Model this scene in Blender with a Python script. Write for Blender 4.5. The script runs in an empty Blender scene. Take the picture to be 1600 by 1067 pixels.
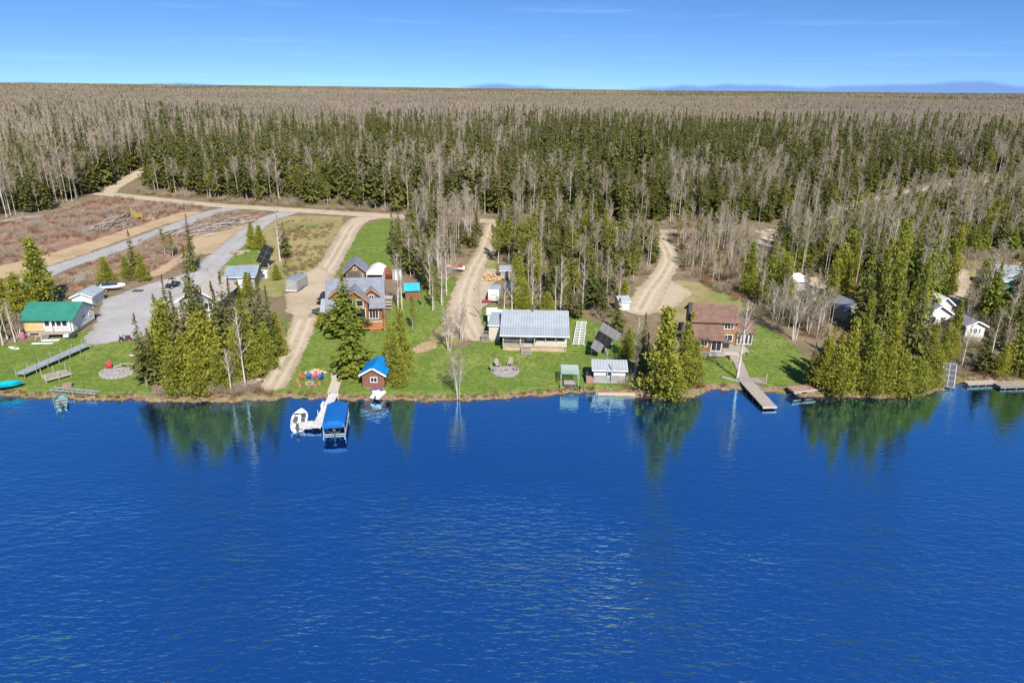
import bpy, math, random
import numpy as np
R = math.radians
rng = np.random.default_rng(7)
random.seed(7)
scene = bpy.context.scene
C = scene.collection

# ------------------------------------------------------------------ camera, sky, sun, exposure
CAM_Z, PITCH, ROLL, F = 42.0, R(20.15), R(0.6), 1080.0          # F in pixels of a 1600 px wide picture
cam_d = bpy.data.cameras.new('camera')
cam = bpy.data.objects.new('camera', cam_d); C.objects.link(cam)
cam_d.sensor_width = 36.0; cam_d.lens = 36.0 * F / 1600.0
cam_d.clip_start = 0.5; cam_d.clip_end = 40000
_fw = np.array([0, math.cos(PITCH), -math.sin(PITCH)])
_u0 = np.array([0, math.sin(PITCH), math.cos(PITCH)]); _r0 = np.array([1.0, 0, 0])
RT = _r0 * math.cos(ROLL) + _u0 * math.sin(ROLL)
UP = _u0 * math.cos(ROLL) - _r0 * math.sin(ROLL)
CP = np.array([0, 0, CAM_Z])
from mathutils import Matrix, Vector
cam.matrix_world = Matrix(((RT[0], UP[0], -_fw[0], 0), (RT[1], UP[1], -_fw[1], 0), (RT[2], UP[2], -_fw[2], CAM_Z), (0, 0, 0, 1)))
scene.camera = cam

SUN_EL, SUN_AZ = R(43), R(18)                                    # azimuth: degrees to the right of straight behind the camera
TO_SUN = Vector((math.sin(SUN_AZ) * math.cos(SUN_EL), -math.cos(SUN_AZ) * math.cos(SUN_EL), math.sin(SUN_EL)))
sd_ = bpy.data.lights.new('sun', 'SUN'); sd_.energy = 5.0; sd_.angle = R(0.53); sd_.color = (1.0, 0.94, 0.85)
sun = bpy.data.objects.new('sun', sd_); C.objects.link(sun)
sun.rotation_euler = TO_SUN.to_track_quat('Z', 'Y').to_euler(); sun.location = (60, -60, 120)

world = bpy.data.worlds.new('World'); scene.world = world; world.use_nodes = True

class NT:
    def __init__(s, tree): s.t = tree; tree.nodes.clear()
    def n(s, kind, ins=None, **props):
        nd = s.t.nodes.new(kind)
        for k, v in props.items(): setattr(nd, k, v)
        for k, v in (ins or {}).items():
            if isinstance(v, bpy.types.NodeSocket): s.t.links.new(v, nd.inputs[k])
            else: nd.inputs[k].default_value = v
        return nd
    def math(s, op, a, b=0.0, c=None, clamp=False):
        nd = s.t.nodes.new('ShaderNodeMath'); nd.operation = op; nd.use_clamp = clamp
        for i, v in enumerate((a, b) if c is None else (a, b, c)):
            if isinstance(v, bpy.types.NodeSocket): s.t.links.new(v, nd.inputs[i])
            else: nd.inputs[i].default_value = v
        return nd.outputs[0]
    def mix(s, f, a, b):
        nd = s.t.nodes.new('ShaderNodeMix'); nd.data_type = 'RGBA'
        for k, v in ((0, f), (6, a), (7, b)):
            if isinstance(v, bpy.types.NodeSocket): s.t.links.new(v, nd.inputs[k])
            else: nd.inputs[k].default_value = v if k == 0 else (tuple(v) + (1,))[:4]
        return nd.outputs[2]
    def noise(s, vec, scale, detail=3, rough=0.55):
        nd = s.n('ShaderNodeTexNoise', {'Scale': scale, 'Detail': detail, 'Roughness': rough})
        if vec is not None: s.t.links.new(vec, nd.inputs['Vector'])
        return nd.outputs['Fac']
    def ramp(s, f, lo, hi):
        nd = s.n('ShaderNodeMapRange', {'Value': f, 'From Min': lo, 'From Max': hi}, interpolation_type='SMOOTHSTEP')
        return nd.outputs[0]
    def mapping(s, vec, loc=(0, 0, 0), rot=(0, 0, 0), scale=(1, 1, 1)):
        nd = s.n('ShaderNodeMapping'); s.t.links.new(vec, nd.inputs['Vector'])
        nd.inputs['Location'].default_value = loc; nd.inputs['Rotation'].default_value = rot; nd.inputs['Scale'].default_value = scale
        return nd.outputs[0]

w = NT(world.node_tree)
tc = w.n('ShaderNodeTexCoord').outputs['Generated']
sep = w.n('ShaderNodeSeparateXYZ', {0: tc})
zz = w.math('ABSOLUTE', sep.outputs[2])
zs = w.math('ADD', w.math('MULTIPLY', zz, 1.7), 0.13)             # thin clear northern air: the blue deepens quickly above the horizon
sv = w.n('ShaderNodeCombineXYZ', {0: sep.outputs[0], 1: sep.outputs[1], 2: zs})
svn = w.n('ShaderNodeVectorMath', {0: sv.outputs[0]}, operation='NORMALIZE')
sky = w.n('ShaderNodeTexSky', {'Vector': svn.outputs[0]}, sky_type='NISHITA', sun_disc=False)
sky.sun_elevation = SUN_EL; sky.sun_rotation = math.pi - SUN_AZ
sky.air_density = 1.0; sky.dust_density = 0.2; sky.ozone_density = 2.5; sky.altitude = 300
hs = w.n('ShaderNodeHueSaturation', {'Saturation': 1.2, 'Value': 1.0, 'Color': sky.outputs[0]})
skyc = w.n('ShaderNodeMix', {0: 1.0}, data_type='RGBA', blend_type='MULTIPLY')
w.t.links.new(hs.outputs[0], skyc.inputs[6]); skyc.inputs[7].default_value = (0.9, 0.98, 1.16, 1)
skyc = skyc.outputs[2]
# thin high streaks and a low far cloud bank, all round the horizon
az = w.math('ARCTAN2', sep.outputs[0], sep.outputs[1])
pv = w.n('ShaderNodeCombineXYZ', {0: az, 1: w.math('MULTIPLY', zz, 14.0), 2: 0.0})
st = w.noise(w.mapping(pv.outputs[0], rot=(0, 0, 0.12), scale=(2.2, 3.2, 1)), 1.6, 5, 0.6)
stm = w.math('MULTIPLY', w.ramp(st, 0.5, 1.0), 0.22)
skyc = w.mix(stm, skyc, (7.2, 9.4, 12.5))
bk = w.noise(w.mapping(pv.outputs[0], loc=(3.4, 0, 0), scale=(3.0, 0.0, 1)), 1.7, 4, 0.5)
bh = w.math('MULTIPLY', w.math('SUBTRACT', bk, w.math('SUBTRACT', 0.56, w.math('MULTIPLY', w.ramp(az, -0.25, 0.45), 0.24))), 0.036)       # top of the bank, as sine of elevation
bm_ = w.ramp(w.math('SUBTRACT', bh, zz), -0.003, 0.003)
skyc = w.mix(w.math('MULTIPLY', bm_, 0.8), skyc, (1.35, 2.35, 5.2))
ln = w.noise(w.mapping(pv.outputs[0], loc=(1.7, 0.3, 0), scale=(1.6, 16, 1)), 1.5, 3, 0.5)
lm = w.math('MULTIPLY', w.ramp(ln, 0.52, 0.72), w.ramp(zz, 0.07, 0.012))
skyc = w.mix(w.math('MULTIPLY', lm, 0.35), skyc, (2.6, 4.3, 8.0))
bg = w.n('ShaderNodeBackground', {'Color': skyc, 'Strength': 0.095})
wo = w.n('ShaderNodeOutputWorld', {'Surface': bg.outputs[0]})

scene.view_settings.view_transform = 'Standard'; scene.view_settings.look = 'None'
scene.view_settings.gamma = 1.0; scene.view_settings.use_curve_mapping = False
scene.view_settings.exposure = 0.65
scene.cycles.max_bounces = 6; scene.cycles.diffuse_bounces = 2; scene.cycles.glossy_bounces = 3
scene.cycles.transmission_bounces = 2; scene.cycles.transparent_max_bounces = 8
scene.cycles.caustics_reflective = False; scene.cycles.caustics_refractive = False
scene.cycles.sample_clamp_indirect = 4.0

# ------------------------------------------------------------------ terrain
def ray(px, py):
    px = np.asarray(px, float); py = np.asarray(py, float)
    d = (px[..., None] - 800) / F * RT + (533.5 - py[..., None]) / F * UP + _fw
    return d
def proj(x, y, z):
    d = np.stack([np.asarray(x, float), np.asarray(y, float), np.asarray(z, float) - CAM_Z], -1)
    dep = np.maximum(d @ _fw, 1e-3)
    return 800 + F * (d @ RT) / dep, 533.5 - F * (d @ UP) / dep, dep
_shore_px = [(-300, 618), (0, 616), (30, 618), (90, 621), (150, 623), (215, 624), (300, 627), (430, 624), (440, 619), (520, 622), (560, 623), (650, 624), (700, 625), (740, 624), (780, 621), (830, 618), (900, 612), (935, 613), (990, 619), (1040, 622), (1085, 617), (1110, 609), (1150, 606), (1200, 611), (1250, 617), (1300, 619), (1400, 620), (1450, 613), (1475, 606), (1500, 598), (1530, 596), (1600, 597), (1900, 595)]
_sr = ray([p[0] for p in _shore_px], [p[1] for p in _shore_px]); _st = CAM_Z / -_sr[:, 2]
SHX = _sr[:, 0] * _st; SHY = _sr[:, 1] * _st
def ys(x):
    return np.interp(x, SHX, SHY) + 0.35 * np.sin(x * 0.9) * np.sin(x * 0.23 + 1) + 0.2 * np.sin(x * 2.3 + 0.7)
_ps = np.arange(0, 14000, 2.0)
_pz = np.interp(_ps, [0, 10, 40, 80, 130, 180, 240, 300, 420, 700, 1500, 14000], [0.0, 0.5, 1.7, 3.0, 4.2, 5.0, 8.5, 10.5, 9.5, 5, 4, 4])
_k = np.exp(-0.5 * (np.arange(-12, 13) / 5.0) ** 2); _k /= _k.sum()
_pz = np.convolve(np.pad(_pz, 12, mode='edge'), _k, 'valid')
def H(x, y):
    x = np.asarray(x, float); y = np.asarray(y, float)
    s = y - ys(x)
    z = np.interp(s, _ps, _pz) + 0.28 * np.clip(s / 1.1, 0, 1) ** 1.5
    a = np.clip((s - 150) / 500, 0, 1)
    z = z + a * (1.6 * np.sin(x / 97 + 1.3) * np.cos(y / 131) + 2.2 * np.sin(x / 310 + 2) * np.sin(y / 420 + 1) + 1.2 * np.sin(x / 53 + y / 71))
    far = np.clip((s - 1500) / 3000, 0, 1)
    z = z + far * (12 * (0.5 + 0.5 * np.sin(x / 1900 + 0.6) * np.cos(y / 2300)) + 5 * np.sin(x / 610 + 1) * np.cos(y / 900))
    return np.where(s < 0, np.maximum(s * 0.3, -1.2), z)
def g(px, py, it=14):
    d = ray(px, py); h = np.zeros(d.shape[:-1])
    for _ in range(it):
        t = (CAM_Z - h) / np.maximum(-d[..., 2], 1e-4)
        h = 0.5 * h + 0.5 * np.maximum(H(d[..., 0] * t, d[..., 1] * t), 0)
    t = (CAM_Z - h) / np.maximum(-d[..., 2], 1e-4)
    return np.stack([d[..., 0] * t, d[..., 1] * t, h], -1)
def height_to(p, ty):                                             # height of an upright thing standing at p whose top is at picture row ty
    d0 = np.asarray(p, float) - CP; v = 533.5 - ty
    return (F * (d0 @ UP) - v * (d0 @ _fw)) / (v * _fw[2] - F * UP[2])

# ------------------------------------------------------------------ materials
MATS = {}
def new_mat(name):
    m = bpy.data.materials.new(name); m.use_nodes = True; MATS[name] = m
    return m, NT(m.node_tree)
def plain(name, c1, c2=None, scale=2.0, rough=0.8, metal=0.0, bump=0.0, bscale=20.0, spec=0.3, stretch=(1, 1, 1), stripes=None, lo=0.35, hi=0.65):
    m, t = new_mat(name)
    co = t.n('ShaderNodeTexCoord').outputs['Object']
    if stretch != (1, 1, 1): co = t.mapping(co, scale=stretch)
    c2 = c2 or tuple(v * 0.8 for v in c1)
    f = t.ramp(t.noise(co, scale, 5, 0.6), lo, hi)
    col = t.mix(f, c1, c2)
    fine = t.noise(co, scale * 9, 3, 0.6)
    col = t.mix(t.math('MULTIPLY', t.ramp(fine, 0.45, 0.8), 0.35), col, tuple(v * 0.6 for v in c1))
    p = t.n('ShaderNodeBsdfPrincipled', {'Base Color': col, 'Roughness': rough, 'Metallic': metal, 'Specular IOR Level': spec})
    hgt = None
    if stripes:                                                   # (axis, per metre): ribs of sheet metal, lap siding
        ax, per = stripes
        sp = t.n('ShaderNodeSeparateXYZ', {0: t.n('ShaderNodeTexCoord').outputs['Object']}).outputs['XYZ'.index(ax)]
        fr = t.math('FRACT', t.math('MULTIPLY', sp, per))
        hgt = t.ramp(fr, 0.0, 0.25)
        b = t.n('ShaderNodeBump', {'Height': hgt, 'Strength': 0.9, 'Distance': 0.05}); t.t.links.new(b.outputs[0], p.inputs['Normal'])
    elif bump:
        b = t.n('ShaderNodeBump', {'Height': t.noise(co, bscale, 4, 0.6), 'Strength': bump, 'Distance': 0.08}); t.t.links.new(b.outputs[0], p.inputs['Normal'])
    t.n('ShaderNodeOutputMaterial', {'Surface': p.outputs[0]})
    return m
def leaf_mat(name, ca, cb, cc, trans=0.3, scale=0.7, stands=None):
    m, t = new_mat(name)
    oi = t.n('ShaderNodeObjectInfo').outputs['Random']
    co = t.n('ShaderNodeTexCoord').outputs['Object']
    col = t.mix(oi, ca, cb)
    col = t.mix(t.ramp(t.noise(co, scale, 3, 0.6), 0.4, 0.72), col, cc)
    if stands:
        lo = t.n('ShaderNodeObjectInfo').outputs['Location']
        for i, (sc, c) in enumerate(stands): col = t.mix(t.math('MULTIPLY', t.ramp(t.noise(t.mapping(lo, loc=(i * 91.0, 17.0 * i, 0), scale=(sc, sc * 0.6, 0)), 1.0, 3, 0.6), 0.48, 0.66), 0.75), col, c)
    rn = t.n('ShaderNodeNewGeometry').outputs['Random Per Island']
    col = t.mix(t.math('MULTIPLY', rn, 0.5), col, tuple(0.45 * (a + b) * 0.5 for a, b in zip(ca, cb)))
    d = t.n('ShaderNodeBsdfDiffuse', {'Color': col}); tr = t.n('ShaderNodeBsdfTranslucent', {'Color': col})
    mx = t.n('ShaderNodeMixShader', {0: trans, 1: d.outputs[0], 2: tr.outputs[0]})
    t.n('ShaderNodeOutputMaterial', {'Surface': mx.outputs[0]})
    return m
def ground_mat(name, cols, scales, sd=None, edge=1.0, bump=0.4, bscale=6.0, tracks=None, rough=0.95):
    """cols: base colour and patches laid over it by noise; sd: the sheet fades raggedly at its border"""
    m, t = new_mat(name)
    co = t.n('ShaderNodeTexCoord').outputs['Object']
    col = cols[0]
    for i, (c, (sc, lo, hi, amt)) in enumerate(zip(cols[1:], scales)):
        f = t.math('MULTIPLY', t.ramp(t.noise(t.mapping(co, loc=(i * 37.3, i * 11.9, 0)), sc, 6, 0.62), lo, hi), amt)
        col = t.mix(f, col, c)
    if tracks:                                                    # wheel tracks worn by driving
        u = t.n('ShaderNodeAttribute', attribute_name='u').outputs['Fac']
        uu = t.math('ADD', t.math('ABSOLUTE', u), t.math('MULTIPLY', t.math('SUBTRACT', t.noise(co, 0.35, 3), 0.5), 0.9))
        band = t.math('SUBTRACT', 1.0, t.ramp(t.math('ABSOLUTE', t.math('SUBTRACT', uu, 0.85)), 0.15, 0.55))
        col = t.mix(t.math('MULTIPLY', band, 0.6), col, tracks)
        crown = t.math('MULTIPLY', t.math('SUBTRACT', 1.0, t.ramp(uu, 0.1, 0.5)), t.ramp(t.noise(co, 0.8, 4, 0.65), 0.42, 0.6))   # weeds between the wheel tracks
        col = t.mix(t.math('MULTIPLY', crown, 0.55), col, (0.24, 0.215, 0.105))
        ver = t.math('MULTIPLY', t.ramp(t.n('ShaderNodeAttribute', attribute_name='sd').outputs['Fac'], -1.6, 0.2), t.ramp(t.noise(co, 1.1, 5, 0.7), 0.42, 0.6))   # litter and weeds on the verges
        col = t.mix(t.math('MULTIPLY', ver, 0.75), col, (0.2, 0.175, 0.085))
    p = t.n('ShaderNodeBsdfPrincipled', {'Base Color': col, 'Roughness': rough, 'Specular IOR Level': 0.15})
    b = t.n('ShaderNodeBump', {'Height': t.noise(co, bscale, 5, 0.65), 'Strength': bump, 'Distance': 0.25}); t.t.links.new(b.outputs[0], p.inputs['Normal'])
    out = p.outputs[0]
    if sd:
        a = t.n('ShaderNodeAttribute', attribute_name='sd').outputs['Fac']
        e = t.math('ADD', t.math('ADD', a, t.math('MULTIPLY', t.math('SUBTRACT', t.noise(co, 0.4, 6, 0.75), 0.5), edge * 3.6)), t.math('MULTIPLY', t.math('SUBTRACT', t.noise(co, 3.5, 3, 0.7), 0.5), edge * 2.2))
        al = t.math('SUBTRACT', 1.0, t.ramp(e, -0.04, 0.04))
        out = t.n('ShaderNodeMixShader', {0: al, 1: t.n('ShaderNodeBsdfTransparent').outputs[0], 2: out}).outputs[0]
    t.n('ShaderNodeOutputMaterial', {'Surface': out})
    return m

ground_mat('forest_floor', [(0.20, 0.15, 0.095), (0.13, 0.12, 0.05), (0.27, 0.2, 0.13), (0.12, 0.08, 0.05)], [(0.05, 0.45, 0.65, 0.8), (0.18, 0.5, 0.7, 0.7), (0.9, 0.5, 0.75, 0.6)], bump=0.8, bscale=2.5)
ground_mat('lawn_grass', [(0.15, 0.205, 0.036), (0.215, 0.25, 0.056), (0.1, 0.16, 0.026), (0.27, 0.24, 0.09), (0.085, 0.13, 0.022), (0.22, 0.165, 0.085)], [(0.09, 0.42, 0.65, 0.85), (0.3, 0.42, 0.68, 0.8), (0.16, 0.54, 0.72, 0.7), (1.6, 0.42, 0.62, 0.9), (0.5, 0.64, 0.78, 0.7)], sd=True, edge=1.0, bump=0.5, bscale=5)
ground_mat('dry_grass', [(0.30, 0.245, 0.11), (0.17, 0.2, 0.055), (0.26, 0.17, 0.10), (0.37, 0.31, 0.19)], [(0.08, 0.45, 0.6, 0.8), (0.25, 0.5, 0.7, 0.8), (0.7, 0.55, 0.75, 0.6)], sd=True, edge=1.6, bump=0.8, bscale=3)
ground_mat('cutover', [(0.28, 0.165, 0.11), (0.21, 0.12, 0.085), (0.36, 0.28, 0.2), (0.23, 0.19, 0.1)], [(0.12, 0.42, 0.6, 0.8), (0.4, 0.52, 0.7, 0.8), (0.9, 0.55, 0.75, 0.7)], sd=True, edge=2.0, bump=1.0, bscale=1.8)
ground_mat('bare_sand', [(0.4, 0.3, 0.175), (0.31, 0.215, 0.12), (0.44, 0.35, 0.235)], [(0.12, 0.45, 0.65, 0.8), (0.6, 0.5, 0.75, 0.7)], sd=True, edge=1.3, bump=0.5)
ground_mat('dirt_road', [(0.42, 0.34, 0.24), (0.33, 0.255, 0.17), (0.46, 0.39, 0.295), (0.27, 0.22, 0.14)], [(0.12, 0.45, 0.65, 0.8), (0.7, 0.5, 0.75, 0.7), (0.3, 0.58, 0.75, 0.6)], sd=True, edge=0.7, bump=0.4, tracks=(0.5, 0.425, 0.325))
ground_mat('gravel', [(0.32, 0.31, 0.30), (0.385, 0.375, 0.36), (0.26, 0.245, 0.23), (0.29, 0.245, 0.19)], [(0.10, 0.42, 0.62, 0.8), (0.5, 0.5, 0.75, 0.7), (0.2, 0.6, 0.8, 0.6)], sd=True, edge=0.8, bump=0.4, tracks=(0.33, 0.32, 0.31))
ground_mat('shore_bank', [(0.24, 0.175, 0.09), (0.17, 0.1, 0.045), (0.33, 0.27, 0.18), (0.13, 0.15, 0.04)], [(0.5, 0.45, 0.6, 0.8), (1.4, 0.5, 0.7, 0.8), (0.25, 0.5, 0.7, 0.8)], bump=1.0, bscale=3)

# water: dark lake body under a rippled surface
m, t = new_mat('lake_water')
co = t.n('ShaderNodeTexCoord').outputs['Object']
wind = t.ramp(t.noise(t.mapping(co, scale=(0.018, 0.03, 1)), 1.0, 4, 0.6), 0.35, 0.7)
n1 = t.noise(t.mapping(co, rot=(0, 0, R(-38)), scale=(0.6, 1.75, 1)), 1.0, 2, 0.5)
n2 = t.noise(t.mapping(co, rot=(0, 0, R(24)), scale=(0.8, 2.1, 1)), 1.2, 2, 0.5)
n0 = t.noise(t.mapping(co, rot=(0, 0, R(-30)), scale=(0.16, 0.5, 1)), 1.0, 3, 0.5)
n3 = t.noise(t.mapping(co, rot=(0, 0, R(-8)), scale=(2.4, 5.5, 1)), 1.4, 3, 0.6)
hh = t.math('ADD', t.math('ADD', t.math('ADD', n1, t.math('MULTIPLY', n0, 1.0)), t.math('MULTIPLY', n2, 0.55)), t.math('MULTIPLY', n3, 0.16))
ysep = t.n('ShaderNodeSeparateXYZ', {0: co}).outputs[1]
calm = t.math('SUBTRACT', 1.0, t.math('MULTIPLY', t.ramp(ysep, 50.0, 76.0), 0.84))   # sheltered water near the bank
amp = t.math('MULTIPLY', calm, t.math('ADD', 0.4, t.math('MULTIPLY', wind, 0.9)))
b = t.n('ShaderNodeBump', {'Height': hh, 'Strength': amp, 'Distance': 0.24})
sh = t.n('ShaderNodeAttribute', attribute_name='shallow').outputs['Fac']
shn = t.math('MULTIPLY', sh, t.ramp(t.noise(t.mapping(co, scale=(0.35, 1, 1)), 0.5, 4, 0.6), 0.3, 0.62))
body = t.mix(shn, (0.001, 0.024, 0.13), (0.16, 0.075, 0.016))
b2 = t.n('ShaderNodeBump', {'Height': hh, 'Strength': amp, 'Distance': 0.5})
p = t.n('ShaderNodeBsdfPrincipled', {'Base Color': body, 'Roughness': 0.3, 'Specular IOR Level': 0.0, 'Normal': b2.outputs[0]})
gl = t.n('ShaderNodeBsdfGlossy', {'Color': (0.43, 0.79, 1.0, 1), 'Roughness': 0.02, 'Normal': b.outputs[0]})
fr = t.n('ShaderNodeFresnel', {'IOR': 1.33, 'Normal': b.outputs[0]})
fac = t.math('MINIMUM', t.math('ADD', 0.34, t.math('MULTIPLY', fr.outputs[0], 5.6)), 0.95)
fac = t.math('MULTIPLY', fac, t.math('SUBTRACT', 1.0, t.math('MULTIPLY', shn, 0.5)))
mx = t.n('ShaderNodeMixShader', {0: fac, 1: p.outputs[0], 2: gl.outputs[0]})
t.n('ShaderNodeOutputMaterial', {'Surface': mx.outputs[0]})

leaf_mat('spruce_needles', (0.165, 0.178, 0.048), (0.25, 0.245, 0.075), (0.115, 0.13, 0.04), 0.4, 0.7, [(0.02, (0.2, 0.215, 0.06)), (0.05, (0.1, 0.125, 0.04))])
leaf_mat('cedar_foliage', (0.43, 0.43, 0.07), (0.31, 0.36, 0.07), (0.5, 0.46, 0.085), 0.45)
leaf_mat('fir_needles', (0.24, 0.285, 0.05), (0.29, 0.32, 0.06), (0.17, 0.21, 0.04), 0.4)
leaf_mat('young_leaves', (0.33, 0.34, 0.05), (0.29, 0.29, 0.06), (0.36, 0.33, 0.09), 0.45)
leaf_mat('bare_twigs', (0.45, 0.37, 0.285), (0.52, 0.43, 0.34), (0.4, 0.31, 0.225), 0.3, 0.7, [(0.012, (0.46, 0.38, 0.2)), (0.004, (0.43, 0.35, 0.31)), (0.02, (0.33, 0.31, 0.17))])
leaf_mat('red_twigs', (0.24, 0.11, 0.075), (0.28, 0.16, 0.09), (0.2, 0.12, 0.07), 0.15)
leaf_mat('dry_twigs', (0.29, 0.22, 0.12), (0.22, 0.2, 0.08), (0.33, 0.25, 0.15), 0.2)
plain('aspen_bark', (0.58, 0.53, 0.46), (0.46, 0.41, 0.35), 1.5, 0.9, stretch=(1, 1, 0.4))
plain('birch_bark', (0.62, 0.58, 0.53), (0.45, 0.41, 0.36), 1.5, 0.85, stretch=(1, 1, 0.5))
plain('conifer_bark', (0.19, 0.145, 0.11), (0.27, 0.235, 0.2), 2.0, 0.95)
plain('dead_wood', (0.44, 0.41, 0.37), (0.33, 0.3, 0.27), 2.0, 0.9)

# ------------------------------------------------------------------ object helpers
def link(o, parent=None):
    C.objects.link(o)
    if parent is not None: o.parent = parent
    return o
def mesh_from(name, verts, faces, mats, midx=None, smooth=False):
    me = bpy.data.meshes.new(name)
    me.from_pydata([tuple(v) for v in verts], [], [tuple(f) for f in faces])
    for mm in mats: me.materials.append(MATS[mm] if isinstance(mm, str) else mm)
    if midx is not None: me.polygons.foreach_set('material_index', np.asarray(midx, np.int32))
    if smooth: me.polygons.foreach_set('use_smooth', np.ones(len(me.polygons), bool))
    me.update(); return me
def quads_mesh(name, V, mats, Fc=None, midx=None):
    """fast mesh from an array of quads V (n,4,3)"""
    n = len(V); me = bpy.data.meshes.new(name)
    me.vertices.add(n * 4); me.vertices.foreach_set('co', np.ascontiguousarray(V, np.float32).ravel())
    me.loops.add(n * 4); me.loops.foreach_set('vertex_index', np.arange(n * 4, dtype=np.int32))
    me.polygons.add(n); me.polygons.foreach_set('loop_start', np.arange(0, n * 4, 4, dtype=np.int32)); me.polygons.foreach_set('loop_total', np.full(n, 4, np.int32))
    for mm in mats: me.materials.append(MATS[mm])
    if midx is not None: me.polygons.foreach_set('material_index', np.asarray(midx, np.int32))
    me.update(calc_edges=True); return me
def tag(o, label=None, cat=None, group=None, kind=None):
    for k, v in (('label', label), ('category', cat), ('group', group), ('kind', kind)):
        if v: o[k] = v
    return o
def empty(name, loc, rz=0.0, sc=1.0):
    o = bpy.data.objects.new(name, None); o.location = tuple(float(v) for v in loc); o.rotation_euler = (0, 0, float(rz)); o.scale = (sc, sc, sc) if np.isscalar(sc) else sc
    o.empty_display_size = 0.3
    return link(o)
def obj(name, me, parent=None):
    return link(bpy.data.objects.new(name, me), parent)
def structure(name, me):
    o = obj(name, me); o['kind'] = 'structure'; return o

# ------------------------------------------------------------------ ground, sheets, water
dist = np.concatenate([np.arange(78, 140, 0.8), np.arange(140, 300, 2.2), np.geomspace(300, 14000, 110)])
ang = np.radians(np.concatenate([np.linspace(-80, -46, 30)[:-1], np.linspace(-46, 46, 420), np.linspace(46, 80, 30)[1:]]))
AA, DD = np.meshgrid(ang, dist)
gx = DD * np.tan(np.clip(AA, R(-80), R(80))); gy = DD + ys(np.clip(gx, -160, 160)) - 92
gz = H(gx, gy)
nr, nc = gx.shape
V = np.stack([gx, gy, gz], -1).reshape(-1, 3)
ii = (np.arange(nr - 1)[:, None] * nc + np.arange(nc - 1)).ravel()
Q = np.stack([ii, ii + 1, ii + nc + 1, ii + nc], -1)
def indexed_mesh(name, V, Q, mats, attrs=None, smooth=True):
    me = bpy.data.meshes.new(name); n = len(Q)
    me.vertices.add(len(V)); me.vertices.foreach_set('co', np.ascontiguousarray(V, np.float32).ravel())
    me.loops.add(n * 4); me.loops.foreach_set('vertex_index', np.ascontiguousarray(Q, np.int32).ravel())
    me.polygons.add(n); me.polygons.foreach_set('loop_start', np.arange(0, n * 4, 4, dtype=np.int32)); me.polygons.foreach_set('loop_total', np.full(n, 4, np.int32))
    if smooth: me.polygons.foreach_set('use_smooth', np.ones(n, bool))
    for k, v in (attrs or {}).items():
        a = me.attributes.new(k, 'FLOAT', 'POINT'); a.data.foreach_set('value', np.ascontiguousarray(v, np.float32))
    for mm in mats: me.materials.append(MATS[mm])
    me.update(calc_edges=True); return me
structure('ground', indexed_mesh('ground', V, Q, ['forest_floor']))
# the water ends a little way under the bank
wx = np.concatenate([[-4000, -1500], np.linspace(-200, 200, 400), [1500, 4000]]); wy0 = -4000.0
k = len(wx); a = np.arange(k - 1)
wrows = [np.full_like(wx, wy0), np.full_like(wx, 60.0), ys(wx) - 3.0, ys(wx) - 1.2, ys(wx) - 0.2, ys(wx) + 1.2]
WV = np.concatenate([np.stack([wx, r_, 0 * wx], -1) for r_ in wrows])
WQ = np.concatenate([np.stack([a + i * k, a + i * k + 1, a + (i + 1) * k + 1, a + (i + 1) * k], -1) for i in range(5)])
structure('lake', indexed_mesh('lake', WV, WQ, ['lake_water'], {'shallow': np.repeat([0, 0, 0, 0.35, 1, 1], k)}, smooth=False))

def poly_sd(P, poly):
    A = np.asarray(poly); B = np.roll(A, -1, 0); d2 = np.full(len(P), 1e18); ins = np.zeros(len(P), bool)
    for a, b in zip(A, B):
        e = b - a; wv = P - a; tt = np.clip((wv @ e) / max(e @ e, 1e-9), 0, 1)
        q = wv - tt[:, None] * e; d2 = np.minimum(d2, (q * q).sum(1))
        c = ((a[1] <= P[:, 1]) & (b[1] > P[:, 1])) | ((b[1] <= P[:, 1]) & (a[1] > P[:, 1]))
        xi = a[0] + (P[:, 1] - a[1]) / (b[1] - a[1] if abs(b[1] - a[1]) > 1e-9 else 1e-9) * e[0]
        ins ^= c & (P[:, 0] < xi)
    return np.where(ins, -1, 1) * np.sqrt(d2)
def path_sd(P, pts, wid):
    best = np.full(len(P), 1e9); u = np.zeros(len(P))
    for i in range(len(pts) - 1):
        a, b = pts[i], pts[i + 1]; e = b - a; wv = P - a; tt = np.clip((wv @ e) / max(e @ e, 1e-9), 0, 1)
        q = wv - tt[:, None] * e; r = np.sqrt((q * q).sum(1)); hw = (wid[i] + (wid[i + 1] - wid[i]) * tt) / 2
        s_ = np.sign(wv[:, 0] * e[1] - wv[:, 1] * e[0]); better = (r - hw) < best
        best = np.where(better, r - hw, best); u = np.where(better, s_ * r, u)
    return best, u
def smooth_path(pts):
    pts = np.asarray(pts, float); tt = np.arange(len(pts)); t2 = np.linspace(0, len(pts) - 1, (len(pts) - 1) * 6 + 1)
    out = []
    for tv in t2:
        i = min(int(tv), len(pts) - 2); f = tv - i
        p0, p1, p2, p3 = pts[max(i - 1, 0)], pts[i], pts[i + 1], pts[min(i + 2, len(pts) - 1)]
        out.append(0.5 * ((2 * p1) + (-p0 + p2) * f + (2 * p0 - 5 * p1 + 4 * p2 - p3) * f ** 2 + (-p0 + 3 * p1 - 3 * p2 + p3) * f ** 3))
    return np.array(out)
CLEAR = []                                                         # sheets no tree may stand on: functions of (N,2) points
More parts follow.
